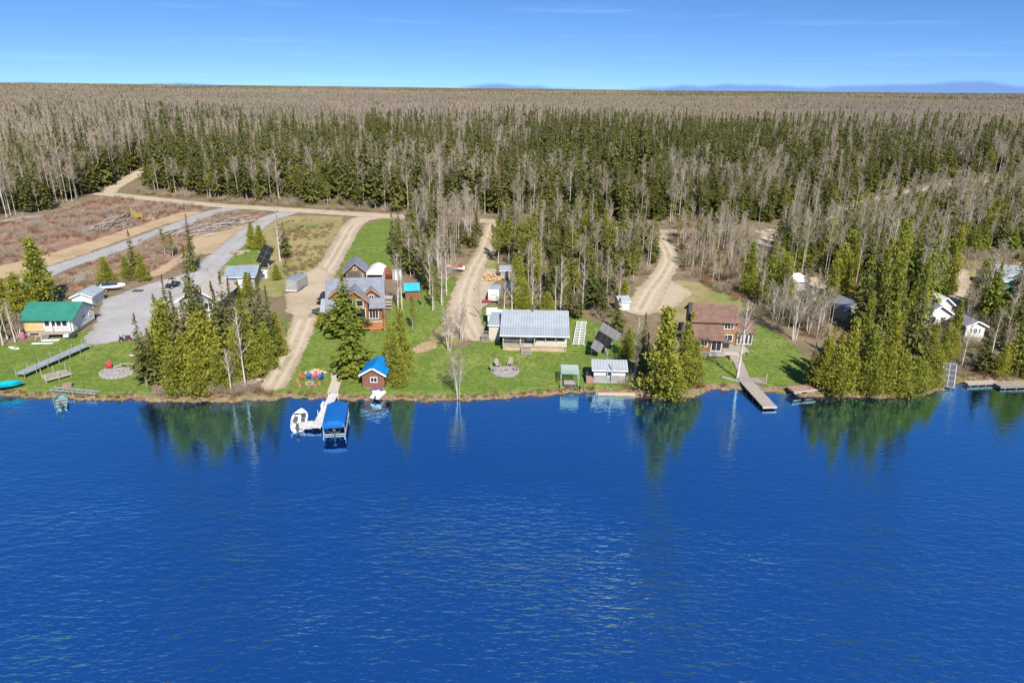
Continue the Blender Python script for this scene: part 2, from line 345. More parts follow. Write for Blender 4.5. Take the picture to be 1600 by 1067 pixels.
def sheet(name, mt, lift, poly=None, path=None, cell=0.7, margin=2.0, clear=True, smin=0.35):
    if poly is not None:
        A = g([p[0] for p in poly], [p[1] for p in poly])[:, :2]
        fn = lambda P, A=A: (poly_sd(P, A), np.full(len(P), 9.0))
    else:
        A3 = g([p[0] for p in path], [p[1] for p in path])[:, :2]
        Aw = smooth_path(np.concatenate([A3, np.array([[p[2]] for p in path])], 1)); A = Aw[:, :2]
        fn = lambda P, A=A, W=Aw[:, 2]: path_sd(P, A, W)
    pad = margin + (8 if path else 0)
    x0, y0 = A.min(0) - pad; x1, y1 = A.max(0) + pad
    xs = np.arange(x0, x1, cell); yy = np.arange(y0, y1, cell); X, Y = np.meshgrid(xs, yy)
    P = np.stack([X.ravel(), Y.ravel()], -1); sdv, u = fn(P)
    nr, nc = X.shape; keepv = (sdv < margin) & (P[:, 1] - ys(P[:, 0]) > smin)
    ii = (np.arange(nr - 1)[:, None] * nc + np.arange(nc - 1)).ravel(); Q = np.stack([ii, ii + 1, ii + nc + 1, ii + nc], -1)
    Q = Q[keepv[Q].all(1)]; used = np.unique(Q); remap = np.zeros(len(P), int); remap[used] = np.arange(len(used))
    Pu = P[used]; V = np.concatenate([Pu, (H(Pu[:, 0], Pu[:, 1]) + lift)[:, None]], 1)
    o = structure(name, indexed_mesh(name, V, remap[Q], [mt], {'sd': sdv[used], 'u': u[used]}))
    if clear: CLEAR.append(fn)
    return o
sheet('cutover_ground', 'cutover', 0.04, poly=[(-40, 350), (60, 342), (130, 318), (185, 308), (330, 322), (320, 330), (240, 350), (180, 372), (110, 392), (-40, 425)], clear=True)
sheet('cutover_ground', 'cutover', 0.04, poly=[(95, 432), (170, 395), (240, 365), (330, 335), (420, 333), (400, 350), (350, 372), (300, 410), (225, 440), (150, 452), (90, 455)], clear=True)
sheet('sandy_ground', 'bare_sand', 0.07, poly=[(-40, 425), (60, 402), (140, 378), (220, 352), (285, 332), (322, 331), (240, 358), (140, 395), (40, 428), (-40, 450)])
sheet('sandy_ground', 'bare_sand', 0.07, poly=[(300, 368), (345, 362), (400, 345), (400, 350), (350, 392), (300, 402), (250, 432), (215, 437), (250, 418), (300, 388)])
sheet('dry_field', 'dry_grass', 0.05, poly=[(345, 408), (390, 365), (440, 338), (540, 338), (530, 360), (500, 420), (470, 440), (430, 470), (395, 440), (345, 440)])
sheet('lawn', 'lawn_grass', 0.09, poly=[(346, 415), (362, 395), (395, 380), (430, 385), (420, 410), (380, 414)], cell=0.9)
sheet('dry_field', 'dry_grass', 0.05, poly=[(690, 470), (745, 385), (775, 362), (780, 400), (760, 470), (700, 560), (640, 560), (650, 520)])
sheet('dry_field', 'dry_grass', 0.05, poly=[(1020, 485), (1050, 436), (1095, 442), (1155, 470), (1180, 485), (1060, 505)])
sheet('dry_field', 'dry_grass', 0.05, poly=[(1480, 405), (1560, 400), (1640, 420), (1640, 470), (1540, 480), (1480, 470)])
sheet('dry_field', 'dry_grass', 0.05, poly=[(1290, 462), (1330, 450), (1370, 470), (1350, 490), (1300, 490)])
sheet('lawn', 'lawn_grass', 0.09, poly=[(-60, 548), (10, 540), (60, 532), (110, 526), (150, 512), (160, 530), (220, 532), (240, 560), (235, 622), (150, 626), (60, 626), (-60, 622)], cell=0.5)
sheet('lawn', 'lawn_grass', 0.09, poly=[(424, 620), (400, 605), (450, 525), (440, 500), (470, 505), (505, 500), (600, 500), (612, 470), (660, 455), (705, 430), (715, 440), (690, 500), (668, 530), (720, 545), (760, 530), (745, 490), (765, 478), (900, 490), (960, 520), (985, 560), (990, 606), (930, 615), (780, 622), (640, 624)], cell=0.5)
sheet('lawn', 'lawn_grass', 0.09, poly=[(545, 380), (556, 358), (600, 344), (640, 345), (640, 400), (610, 430), (530, 428)], cell=0.8)
sheet('lawn', 'lawn_grass', 0.09, poly=[(1088, 545), (1130, 545), (1165, 512), (1195, 508), (1240, 540), (1275, 575), (1270, 604), (1200, 605), (1100, 598)], cell=0.5)
sheet('dirt_road', 'dirt_road', 0.14, path=[(160, 303, 6.5), (215, 309, 6.5), (330, 321, 6.5), (440, 328, 7), (600, 338, 7), (720, 345, 6.5), (840, 349, 6), (1000, 362, 5.5), (1110, 363, 5.5), (1210, 362, 6), (1300, 345, 5), (1350, 318, 5), (1420, 300, 5), (1500, 288, 5), (1640, 280, 5)], cell=1.0)
sheet('side_road', 'dirt_road', 0.12, path=[(164, 304, 7), (180, 292, 6), (215, 272, 6), (240, 259, 6), (262, 250, 6)], cell=1.0)
sheet('gravel_road', 'gravel', 0.12, path=[(372, 325, 7), (330, 333, 6), (280, 352, 6), (220, 375, 6), (150, 400, 6), (90, 420, 6), (40, 442, 6), (-30, 470, 6)], cell=0.8)
sheet('gravel_driveway', 'gravel', 0.12, path=[(450, 333, 7), (415, 345, 6.5), (385, 366, 6), (350, 396, 6), (318, 425, 7), (275, 450, 9), (235, 470, 10), (200, 500, 9), (170, 525, 8)], cell=0.6)
sheet('gravel_yard', 'gravel', 0.13, poly=[(160, 470), (230, 445), (320, 420), (345, 440), (300, 470), (262, 490), (235, 520), (215, 530), (150, 541), (128, 538), (150, 505)], cell=0.5)
sheet('sandy_driveway', 'dirt_road', 0.12, path=[(612, 339, 7), (575, 341, 7), (552, 352, 6), (535, 380, 5.5), (518, 410, 5.2), (498, 440, 6), (484, 475, 5.5), (473, 510, 4.6), (458, 545, 4.2), (440, 580, 4), (428, 602, 4.2)], cell=0.5)
sheet('sandy_yard', 'dirt_road', 0.13, poly=[(445, 462), (470, 430), (500, 415), (520, 430), (512, 470), (500, 495), (470, 500), (448, 490)], cell=0.5)
sheet('cottage_driveway', 'dirt_road', 0.12, path=[(770, 352, 5), (765, 370, 4.6), (758, 392, 4.2), (742, 420, 4.4), (728, 455, 5.5), (725, 490, 6), (735, 515, 5), (742, 528, 3.5)], cell=0.5)
sheet('sandy_yard', 'dirt_road', 0.11, poly=[(745, 420), (775, 420), (770, 470), (745, 490), (715, 530), (690, 525), (700, 480), (725, 440)], cell=0.5)
sheet('cabin_driveway', 'dirt_road', 0.12, path=[(1020, 364, 6), (1035, 380, 5), (1046, 405, 5), (1035, 430, 5), (1015, 458, 6), (1000, 485, 6)], cell=0.6)
sheet('cabin_yard', 'dirt_road', 0.11, poly=[(1008, 455), (1045, 437), (1066, 447), (1085, 458), (1064, 474), (1045, 490), (1000, 490)], cell=0.6)
sheet('lane', 'dirt_road', 0.11, poly=[(1482, 425), (1510, 418), (1520, 445), (1510, 480), (1490, 490), (1478, 460)], cell=0.7)
sheet('lane', 'dirt_road', 0.10, path=[(1205, 363, 6), (1200, 375, 7), (1188, 392, 5)], cell=0.9)
sheet('sandy_yard', 'dirt_road', 0.10, poly=[(1235, 442), (1275, 432), (1295, 450), (1280, 470), (1240, 468)], cell=0.7)
sheet('bare_patch', 'bare_sand', 0.12, poly=[(640, 548), (665, 535), (690, 532), (680, 545), (655, 553)], cell=0.4, margin=1)
# bank along the water
bx = np.arange(-170, 170, 0.4); rows = [-0.4, 0.1, 0.3, 0.5, 0.65, 0.8]
BV = []
for r_ in rows:
    yv = ys(bx) + r_ + 0.25 * np.sin(bx * 3.1 + r_); BV.append(np.stack([bx, yv, H(bx, yv) + 0.05 + (0.0 if r_ > 0 else 0.05)], -1))
BV = np.concatenate(BV); kb = len(bx); a = np.arange(kb - 1)
BQ = np.concatenate([np.stack([a + i * kb, a + i * kb + 1, a + (i + 1) * kb + 1, a + (i + 1) * kb], -1) for i in range(len(rows) - 1)])
structure('shore_bank', indexed_mesh('shore_bank', BV, BQ, ['shore_bank']))

# ------------------------------------------------------------------ trees
def unit(v): return v / np.maximum(np.linalg.norm(v, axis=-1, keepdims=True), 1e-9)
def diamonds(c, u, v):
    return np.stack([c - u, c + v, c + u, c - v], 1)
def tube(pts, rad, n=5):
    """quads round a bent tapering stem"""
    pts = np.asarray(pts, float); out = []; a = np.linspace(0, 2 * np.pi, n + 1)
    ring = []
    for i, p_ in enumerate(pts):
        d = unit(pts[min(i + 1, len(pts) - 1)] - pts[max(i - 1, 0)]); ref = np.array([1.0, 0, 0]) if abs(d[0]) < 0.8 else np.array([0, 1.0, 0])
        e1 = unit(np.cross(d, ref)); e2 = np.cross(d, e1)
        ring.append(p_ + rad[i] * (np.cos(a)[:, None] * e1 + np.sin(a)[:, None] * e2))
    for i in range(len(pts) - 1):
        for k in range(n): out.append([ring[i][k], ring[i][k + 1], ring[i + 1][k + 1], ring[i + 1][k]])
    return np.array(out)
def spruce(seed, h=12.0, r=2.0, whorls=26, per=7, sub=5, clear=0.06, thin=0.0, size=1.0):
    q = np.random.default_rng(seed); L = []
    lean = q.normal(0, 0.012, 2)
    prof = q.uniform(0.75, 1.15, whorls + 1)
    for i in range(whorls):
        f = (i + q.uniform(-0.3, 0.3)) / whorls; f = max(f, 0.0)
        z = h * (clear + (1 - clear) * f); rad = r * (1 - f) ** 0.85 * prof[i] + 0.12
        if f < 0.12: rad *= 0.7 + 2 * f
        nb = max(3, int(per * (1 - 0.5 * f) * q.uniform(0.7, 1.2)))
        az0 = q.uniform(0, 6.28)
        for b in range(nb):
            if q.random() < thin: continue
            az = az0 + b * 6.283 / nb + q.normal(0, 0.25); bl = rad * q.uniform(0.65, 1.15)
            d = np.array([math.cos(az), math.sin(az), 0]); s_ = np.array([-d[1], d[0], 0])
            ns = max(2, int(sub * (0.4 + 0.6 * bl / r)))
            tt = (np.arange(ns) + q.uniform(0.3, 0.9, ns)) / ns
            droop = -0.28 * bl * tt ** 1.3 + 0.10 * bl * tt ** 3
            c = d * (bl * tt)[:, None] + np.array([lean[0] * z, lean[1] * z, z]) + np.stack([0 * tt, 0 * tt, droop + q.normal(0, 0.06, ns)], -1) + s_ * q.normal(0, 0.14 * bl, ns)[:, None]
            ul = (0.2 * bl + 0.16) * q.uniform(0.7, 1.2, ns) * size
            u = unit(d + np.array([0, 0, -0.35]) + q.normal(0, 0.3, (ns, 3))) * ul[:, None]
            v = unit(s_ * q.choice([-1, 1], ns)[:, None] + np.stack([0 * tt, 0 * tt, q.normal(0, 0.55, ns)], -1)) * (ul * q.uniform(0.4, 0.75, ns))[:, None]
            L.append(diamonds(c, u, v))
    n = 14; z = h * np.linspace(0.9, 1.0, n); a = q.uniform(0, 6.28, n)
    c = np.stack([0.1 * np.cos(a) + lean[0] * z, 0.1 * np.sin(a) + lean[1] * z, z], -1)
    L.append(diamonds(c, np.stack([0.05 * np.cos(a), 0.05 * np.sin(a), np.full(n, 0.3)], -1), np.stack([-np.sin(a) * 0.13, np.cos(a) * 0.13, 0 * a], -1)))
    zt = np.array([-0.3, 0.25 * h, 0.6 * h, 0.97 * h]); tr = tube(np.stack([lean[0] * zt, lean[1] * zt, zt], -1), [0.014 * h + 0.04, 0.011 * h + 0.03, 0.006 * h + 0.02, 0.015], 6)
    return tr, np.concatenate(L)
def cedar(seed, h=9.0, r=2.2, clumps=150, per=16, low=0.03, size=0.3, shape=0.8):
    q = np.random.default_rng(seed); L = []; lobes = q.uniform(0, 6.28, 4)
    cz = q.beta(1.15, 1.5, clumps); az = q.uniform(0, 6.28, clumps)
    prof = np.clip(np.minimum(cz / 0.16 + 0.55, 1.0), 0, 1) * (1 - cz) ** shape
    bulge = 1 + 0.22 * np.sin(2 * az + lobes[0] + 3 * cz) + 0.2 * np.sin(3 * az + lobes[1] - 7 * cz) + 0.14 * np.sin(17 * cz + lobes[2])
    rad = r * prof * bulge * q.uniform(0.62, 1.08, clumps) + 0.1
    for i in range(clumps):
        d = np.array([math.cos(az[i]), math.sin(az[i]), 0])
        c0 = d * rad[i] + np.array([0, 0, h * (low + (1 - low) * cz[i])])
        sg = 0.2 * r * (0.5 + 0.7 * prof[i]) * q.uniform(0.7, 1.3)
        n = per; off = q.normal(0, 1, (n, 3)) * sg * np.array([1, 1, 0.75]) - d * np.abs(q.normal(0, 0.25, n))[:, None]
        u = unit(d * 0.6 + np.array([0, 0, 0.75]) + q.normal(0, 0.45, (n, 3))) * (size * q.uniform(0.6, 1.3, n))[:, None]
        v = unit(np.cross(u, q.normal(0, 1, (n, 3)))) * (size * q.uniform(0.35, 0.65, n))[:, None]
        L.append(diamonds(c0 + off, u, v))
    # inner fill so that the trunk only glints through
    n = clumps * 3; zf = q.beta(1.2, 1.6, n); a = q.uniform(0, 6.28, n); rr = r * (1 - zf) ** shape * 0.5 * q.uniform(0, 1, n) ** 0.5
    c = np.stack([rr * np.cos(a), rr * np.sin(a), h * (low + (0.97 - low) * zf)], -1)
    u = unit(q.normal(0, 1, (n, 3)) + np.array([0, 0, 0.5])) * size * 1.3; v = unit(np.cross(u, q.normal(0, 1, (n, 3)))) * size * 0.7
    L.append(diamonds(c, u, v))
    zt = np.array([-0.3, 0.3 * h, 0.9 * h]); tr = tube(np.stack([0 * zt, 0 * zt, zt], -1), [0.02 * h + 0.03, 0.013 * h + 0.02, 0.02], 6)
    return tr, np.concatenate(L)
def bare(seed, h=14.0, limbs=16, twigs=9, spread=1.6, start=0.45, tr_r=None, tw=0.02, lean=0.03, leaf=0, leaf_size=0.22):
    """leafless aspen or birch: pale stem, upswept limbs, a haze of twigs; leaf > 0 adds small new leaves"""
    q = np.random.default_rng(seed); T = []; L = []; G = []
    tr_r = tr_r or 0.0058 * h + 0.025
    zt = np.linspace(-0.3, h, 7); wob = np.cumsum(q.normal(0, lean * h / 7, (7, 2)), 0) - 0; wob[0] = 0; wob[1] *= 0.5
    sp = np.concatenate([wob, zt[:, None]], 1); T.append(tube(sp, np.linspace(1, 0.12, 7) * tr_r, 6))
    def at_(z): return np.array([np.interp(z, zt, sp[:, 0]), np.interp(z, zt, sp[:, 1]), z])
    for i in range(limbs):
        f = start + (0.97 - start) * (i + q.random()) / limbs; z = h * f; az = q.uniform(0, 6.28)
        ln = spread * q.uniform(0.6, 1.25) * (1.15 - 0.75 * (f - start) / (1 - start))
        d = np.array([math.cos(az), math.sin(az), q.uniform(0.6, 1.5)]); d /= np.linalg.norm(d)
        p0 = at_(z); p1 = p0 + d * ln * 0.5; p2 = p1 + unit(d + np.array([0, 0, 0.5])) * ln * 0.5
        rr = tr_r * 0.34 * (1.2 - f * 0.6); T.append(tube([p0, p1, p2], [rr, rr * 0.65, rr * 0.2], 3))
        n = twigs; tt = q.uniform(0.25, 1.0, n); c = p0 + (p2 - p0) * tt[:, None]
        u = unit(d + np.array([0, 0, 0.35]) + q.normal(0, 0.55, (n, 3))) * (ln * q.uniform(0.18, 0.4, n))[:, None]
        v = unit(np.cross(u, q.normal(0, 1, (n, 3)))) * tw * q.uniform(0.6, 1.4, n)[:, None]
        L.append(diamonds(c + u, u, v))
        if leaf:
            m_ = leaf; cc = p0 + (p2 - p0) * q.uniform(0.2, 1.1, m_)[:, None] + q.normal(0, 0.22 * ln, (m_, 3))
            u = unit(q.normal(0, 1, (m_, 3))) * leaf_size; v = unit(np.cross(u, q.normal(0, 1, (m_, 3)))) * leaf_size * 0.7
            G.append(diamonds(cc, u, v))
    return np.concatenate(T), np.concatenate(L), (np.concatenate(G) if leaf else None)

def tree_set(kind, makes, bark, leafm):
    """meshes of a kind: (trunk, crown, joined) per variant with height 1 scale kept in metres"""
    out = []
    for i, (tr, cr, h) in enumerate(makes):
        jm = quads_mesh(kind + '_whole', np.concatenate([tr, cr]), [bark, leafm], midx=np.r_[np.zeros(len(tr)), np.ones(len(cr))])
        out.append((quads_mesh(kind + '_trunk', tr, [bark]), quads_mesh(kind + '_crown', cr, [leafm]), jm, h))
    return out
def bare_pair(*a, **k):
    T, L, G = bare(*a, **k); return T, L
KIND = {}
KIND['spruce'] = tree_set('spruce', [(*spruce(10 + i, h, r, wh, 8, 6, cl, th), h) for i, (h, r, wh, cl, th) in enumerate([(12, 2.0, 30, 0.05, 0.05), (14, 2.0, 34, 0.1, 0.1), (12, 1.7, 30, 0.14, 0.15), (10, 2.1, 26, 0.04, 0.05), (15, 2.3, 36, 0.18, 0.2)])], 'conifer_bark', 'spruce_needles')
KIND['far_spruce'] = tree_set('far_spruce', [(*spruce(30 + i, 16, r, 20, 6, 3, cl, 0.1, 1.5), 16) for i, (r, cl) in enumerate([(2.1, 0.15), (1.7, 0.2), (2.4, 0.1), (1.5, 0.3)])], 'conifer_bark', 'spruce_needles')
KIND['cedar'] = tree_set('cedar', [(*cedar(50 + i, h, r, n, 26, lo, 0.2, shp), h) for i, (h, r, n, lo, shp) in enumerate([(9, 1.85, 150, 0.02, 0.85), (11, 1.8, 165, 0.03, 0.8), (8, 2.1, 135, 0.02, 0.7), (12, 2.1, 185, 0.08, 0.9), (10, 1.6, 130, 0.05, 1.0)])], 'conifer_bark', 'cedar_foliage')
KIND['pine'] = tree_set('pine', [(*spruce(70 + i, 11, 2.7, 40, 10, 9, 0.05, 0.08, 0.72), 11) for i in range(3)], 'conifer_bark', 'fir_needles')
KIND['aspen'] = tree_set('aspen', [(*bare_pair(90 + i, h, 22, 20, sp * 1.2, stt, None, 0.03), h) for i, (h, sp, stt) in enumerate([(15, 1.7, 0.5), (14, 1.5, 0.4), (17, 2.0, 0.55), (13, 1.4, 0.35), (16, 2.3, 0.45)])], 'aspen_bark', 'bare_twigs')
KIND['far_aspen'] = tree_set('far_aspen', [(*bare_pair(110 + i, 16, 18, 16, sp * 1.35, 0.5, 0.13, 0.06), 16) for i, sp in enumerate([2.4, 2.0, 2.8])], 'aspen_bark', 'bare_twigs')
KIND['birch'] = tree_set('birch', [(*bare_pair(130 + i, h, 22, 14, sp, stt, 0.15, 0.02, 0.035), h) for i, (h, sp, stt) in enumerate([(11, 1.9, 0.3), (12, 1.6, 0.35), (10, 2.1, 0.3)])], 'birch_bark', 'bare_twigs')
def leafy(seed, h, sp, n):
    T, L, G = bare(seed, h, 22, 6, sp, 0.28, None, 0.02, 0.03, n, 0.2); return T, G
KIND['leafing'] = tree_set('leafing', [(*leafy(150 + i, h, sp, n), h) for i, (h, sp, n) in enumerate([(11, 1.8, 26), (12, 2.0, 34), (9, 1.7, 22)])], 'birch_bark', 'young_leaves')
def clump(seed, stems, h, sp, out):
    q = np.random.default_rng(seed); T = []; L = []
    for k in range(stems):
        a, b, _ = bare(seed * 10 + k, h * q.uniform(0.7, 1.0), 18, 14, sp * 1.3, 0.3, 0.07, 0.02, 0.04)
        az = k * 6.283 / stems + q.normal(0, 0.3); tl = out * q.uniform(0.6, 1.2)
        for S in (a, b):
            zz_ = np.maximum(S[..., 2], 0); S[..., 0] += 0.25 * math.cos(az) + tl * zz_ * math.cos(az); S[..., 1] += 0.25 * math.sin(az) + tl * zz_ * math.sin(az)
        T.append(a); L.append(b)
    return np.concatenate(T), np.concatenate(L)
KIND['birch_clump'] = tree_set('birch_clump', [(*clump(17 + i, n, h, sp, o), h) for i, (n, h, sp, o) in enumerate([(5, 9, 1.1, 0.13), (4, 9, 1.3, 0.16), (6, 9, 1.0, 0.1)])], 'birch_bark', 'bare_twigs')
def shrub(seed, n, h, r, wid=0.014, leaf=0):
    q = np.random.default_rng(seed); a = q.uniform(0, 6.28, n); rr = r * np.sqrt(q.random(n)); b = np.stack([rr * 0.5 * np.cos(a), rr * 0.5 * np.sin(a), np.zeros(n)], -1)
    d = unit(np.stack([np.cos(a) * 0.5, np.sin(a) * 0.5, np.ones(n)], -1) + q.normal(0, 0.22, (n, 3))); ln = h * q.uniform(0.4, 0.6, n)
    u = d * ln[:, None]; v = unit(np.cross(u, q.normal(0, 1, (n, 3)))) * wid
    L = [diamonds(b + u, u, v)]
    c = b + u * q.uniform(0.8, 1.7, n)[:, None]; u2 = unit(d + q.normal(0, 0.6, (n, 3))) * (ln * 0.45)[:, None]
    L.append(diamonds(c + u2, u2, unit(np.cross(u2, q.normal(0, 1, (n, 3)))) * wid))
    return np.concatenate(L)

def stand(kind, label, p, h, rz=None, var=None, wide=1.0, group=None, cat='tree', name=None, tilt=0.0):
    ms = KIND[kind]; var = int(rng.integers(len(ms))) if var is None else var % len(ms)
    tr, cr, jm, h0 = ms[var]; s_ = h / h0
    nm = name or {'spruce': 'spruce_tree', 'cedar': 'cedar_tree', 'pine': 'pine_tree', 'aspen': 'bare_aspen', 'birch': 'birch_tree', 'leafing': 'leafing_birch', 'birch_clump': 'birch_clump', 'far_spruce': 'spruce_tree', 'far_aspen': 'bare_aspen'}[kind]
    wd = s_ ** 0.6 * wide if kind not in ('aspen', 'birch', 'birch_clump', 'leafing') else s_ * wide
    o = empty(nm, p, rng.uniform(0, 6.28) if rz is None else rz, (wd, wd, s_))
    if tilt: o.rotation_euler = (0, tilt, 0)
    tag(o, label, cat, group)
    obj('trunk', tr, o); obj('crown', cr, o)
    return o

# named yard trees: (kind, base x, base y, top y, width) in the picture, grouped with the words that single the cluster out
YARD = []
def yard(label, group, items):
    for it in items:
        kind, px, py, ty = it[:4]; wd = it[4] if len(it) > 4 else 1.0
        p = g(px, py); h = float(height_to(p, ty)); p[2] = H(p[0], p[1])
        YARD.append((p[0], p[1]))
        stand(kind, label, p, max(h, 1.0), wide=wd, group=group if len(items) > 1 else None)
yard('big bushy yellow-green cedar behind the green-roofed cottage', None, [('cedar', 68, 478, 368, 1.55)])
yard('cedar in the thicket at the picture edge, beside the green-roofed cottage', 'cedars left of the green-roofed cottage', [('cedar', 36, 500, 425, 1.4), ('cedar', 14, 500, 432, 1.35), ('cedar', -6, 505, 412, 1.3), ('cedar', 52, 492, 440, 1.2), ('cedar', -20, 530, 460, 1.2)])
yard('grey leafless birch in the thicket left of the green-roofed cottage', 'bare birches by the cottage', [('birch', 12, 530, 450), ('birch', 24, 535, 465), ('birch', 5, 540, 470), ('birch_clump', 30, 528, 478), ('birch', -10, 536, 450)])
yard('small rounded cedar standing alone behind the white shed', None, [('cedar', 168, 446, 401, 1.0)])
yard('dark spruce rising from bright cedars beside the gravel road', None, [('spruce', 213, 436, 360, 0.8)])
yard('low bright cedar at the foot of the spruce beside the gravel road', 'cedar skirt by the gravel road', [('cedar', 200, 440, 398, 0.9), ('cedar', 224, 440, 392, 1.0)])
yard('olive rounded bush between the two gravel roads', 'olive bushes between the gravel roads', [('leafing', 258, 398, 358, 1.25), ('leafing', 270, 402, 366, 1.25)])
yard('thin spruce with a narrow dark top standing behind the beige-roofed house', None, [('spruce', 302, 425, 335, 0.7)])
yard('tall ragged spruce in front of the beige-roofed house', None, [('spruce', 308, 520, 383, 0.95)])
yard('dark spruce in the shoreline clump beside the stone fire pit', 'spruces in the left shoreline clump', [('spruce', 230, 604, 490, 0.95), ('spruce', 246, 602, 512, 0.85), ('spruce', 288, 598, 455, 0.95), ('spruce', 352, 590, 450, 0.95), ('spruce', 372, 560, 432, 0.8), ('spruce', 345, 560, 440, 0.75), ('spruce', 415, 572, 432, 0.85), ('spruce', 402, 565, 428, 0.8), ('spruce', 428, 560, 448, 0.7), ('spruce', 330, 560, 450, 0.7), ('spruce', 385, 555, 440, 0.75), ('spruce', 300, 575, 470, 0.8), ('spruce', 262, 585, 462, 0.85), ('spruce', 318, 575, 440, 0.8), ('spruce', 275, 560, 430, 0.7), ('spruce', 360, 570, 425, 0.7), ('spruce', 392, 590, 470, 0.8)])
yard('yellow-green cedar in the shoreline clump beside the stone fire pit', 'cedars in the left shoreline clump', [('cedar', 268, 590, 470, 1.1), ('cedar', 277, 617, 540, 1.4), ('cedar', 325, 600, 487, 1.25), ('cedar', 312, 618, 550, 1.25), ('cedar', 258, 585, 500, 1.1), ('cedar', 400, 592, 515, 1.1), ('cedar', 345, 610, 535, 1.1), ('cedar', 436, 556, 488, 1.0), ('cedar', 388, 575, 470, 1.0), ('cedar', 300, 600, 520, 1.1), ('cedar', 420, 580, 500, 1.0), ('cedar', 372, 600, 510, 0.9)])
yard('pale bare birch standing in front of the shoreline clump of conifers', 'bare birches in the left shoreline clump', [('birch', 384, 608, 480, 0.8), ('birch', 362, 614, 545, 1.0)])
yard('scraggly half-bare spruce behind the black solar array', None, [('birch', 438, 409, 325, 0.9)])
yard('full dark spruce beside the black solar array', None, [('spruce', 447, 405, 345, 1.0)])
yard('bushy cedar on the small lawn beside the gravel driveway', 'cedars on the small lawn', [('cedar', 395, 388, 345, 1.1), ('cedar', 407, 390, 352, 1.0)])
yard('small round dark bush beside the enclosed trailer', None, [('cedar', 433, 438, 412, 1.0)])
yard('green bush between the metal-roofed garage and the enclosed trailer', 'bushes near the metal-roofed garage', [('cedar', 388, 462, 424, 1.2), ('cedar', 372, 468, 440, 1.2)])
yard('tall green tree standing against the front of the log house', None, [('pine', 539, 523, 428, 1.6)])
yard('rounded cedar on the lawn at the head of the boardwalk', None, [('pine', 552, 583, 488, 1.6)])
yard('yellowish cedar in the row beside the blue-roofed bunkhouse', 'cedars beside the bunkhouse', [('cedar', 617, 596, 508, 0.85), ('cedar', 630, 590, 478, 0.75), ('cedar', 627, 605, 545, 0.8), ('cedar', 612, 560, 500, 0.8)])
yard('leafing birch on the lawn right of the log house', 'leafing birches near the log house', [('leafing', 645, 516, 462, 0.9), ('leafing', 622, 520, 480, 1.1), ('leafing', 678, 484, 418, 1.0), ('leafing', 660, 480, 450, 0.8)])
yard('white-stemmed birch behind the log house beside the blue-tarped shed', 'birches by the tarped shed', [('birch', 622, 484, 395, 1.0), ('birch', 628, 484, 405, 0.9), ('birch', 676, 486, 425, 0.8)])
yard('spruce between the tarped shed and the cottage driveway', 'spruces by the tarped shed', [('spruce', 668, 452, 380, 0.9), ('spruce', 682, 462, 405, 0.85), ('spruce', 660, 440, 372, 0.8)])
yard('bare birch between the tarped shed and the cottage driveway', 'birches by the cottage driveway', [('birch', 690, 478, 395), ('birch', 672, 466, 390), ('birch', 698, 462, 385), ('birch', 684, 446, 375)])
yard('low round shrub at the corner of the log house', None, [('cedar', 503, 512, 488, 1.3)])
yard('dark spruce at the edge of the back lawn behind the log house', 'spruces by the back lawn', [('spruce', 614, 398, 332, 0.75), ('spruce', 622, 415, 345, 0.8), ('spruce', 640, 402, 330, 0.8), ('spruce', 634, 428, 358, 0.85), ('spruce', 652, 395, 335, 0.7), ('spruce', 625, 392, 325, 0.75)])
yard('grey bare birch clump beside the end of the cottage driveway', 'birch clumps by the cottage driveway', [('birch_clump', 702, 548, 466, 0.8), ('birch_clump', 722, 532, 465, 0.8)])
yard('bare white birch clump standing at the waterline', None, [('birch_clump', 716, 622, 530, 0.75)])
yard('yellow-green leafing tree beside the sandy cottage driveway', 'leafing trees by the cottage driveway', [('leafing', 778, 412, 345, 1.2), ('leafing', 795, 412, 342, 1.2), ('leafing', 812, 420, 350, 1.2), ('leafing', 826, 425, 342, 1.1), ('leafing', 770, 400, 352, 1.0)])
yard('slim cedar in the grove behind the white-roofed bungalow', 'cedars behind the bungalow', [('cedar', 812, 470, 398, 0.95), ('cedar', 818, 485, 435, 0.9), ('cedar', 855, 488, 456, 1.1), ('cedar', 835, 440, 372, 0.9), ('cedar', 805, 450, 395, 0.8), ('cedar', 850, 460, 410, 0.9), ('cedar', 884, 470, 420, 0.85)])
yard('bare birch rising above the roof of the white-roofed bungalow', 'bare birches behind the bungalow', [('birch', 788, 488, 425), ('birch', 800, 488, 420), ('birch', 831, 486, 412, 0.8), ('birch', 843, 484, 425, 0.8), ('birch', 876, 488, 400, 0.8), ('birch', 910, 488, 405, 0.8), ('birch', 868, 486, 415, 0.8)])
yard('small spruce in the grove behind the white-roofed bungalow', 'spruces behind the bungalow', [('spruce', 840, 432, 360, 0.9), ('spruce', 890, 495, 435, 0.9), ('spruce', 905, 500, 450, 0.9), ('spruce', 935, 480, 400, 0.8), ('spruce', 955, 440, 340, 0.9), ('spruce', 975, 440, 355, 0.9), ('spruce', 990, 430, 350, 0.9), ('spruce', 868, 420, 345, 0.9), ('spruce', 920, 430, 345, 0.9)])
yard('dark spruce standing behind the stepped solar array', None, [('spruce', 962, 520, 466, 1.15)])
yard('yellowish cedar between the solar array and the tall shoreline cedar', None, [('cedar', 982, 560, 510, 1.2)])
yard('dark spruce behind the tall shoreline cedar', 'spruces behind the tall shoreline cedar', [('spruce', 1003, 585, 490, 0.7), ('spruce', 1010, 600, 520, 0.8)])
yard('bare white birch beside the lakeside sauna cabin', None, [('birch', 992, 590, 495, 0.8)])
yard('tall yellow-green cedar at the waterline left of the red-roofed house', None, [('cedar', 1032, 622, 474, 1.35)])
yard('low cedar drooping over the water beside the tall shoreline cedar', None, [('cedar', 1050, 624, 560, 1.5)])
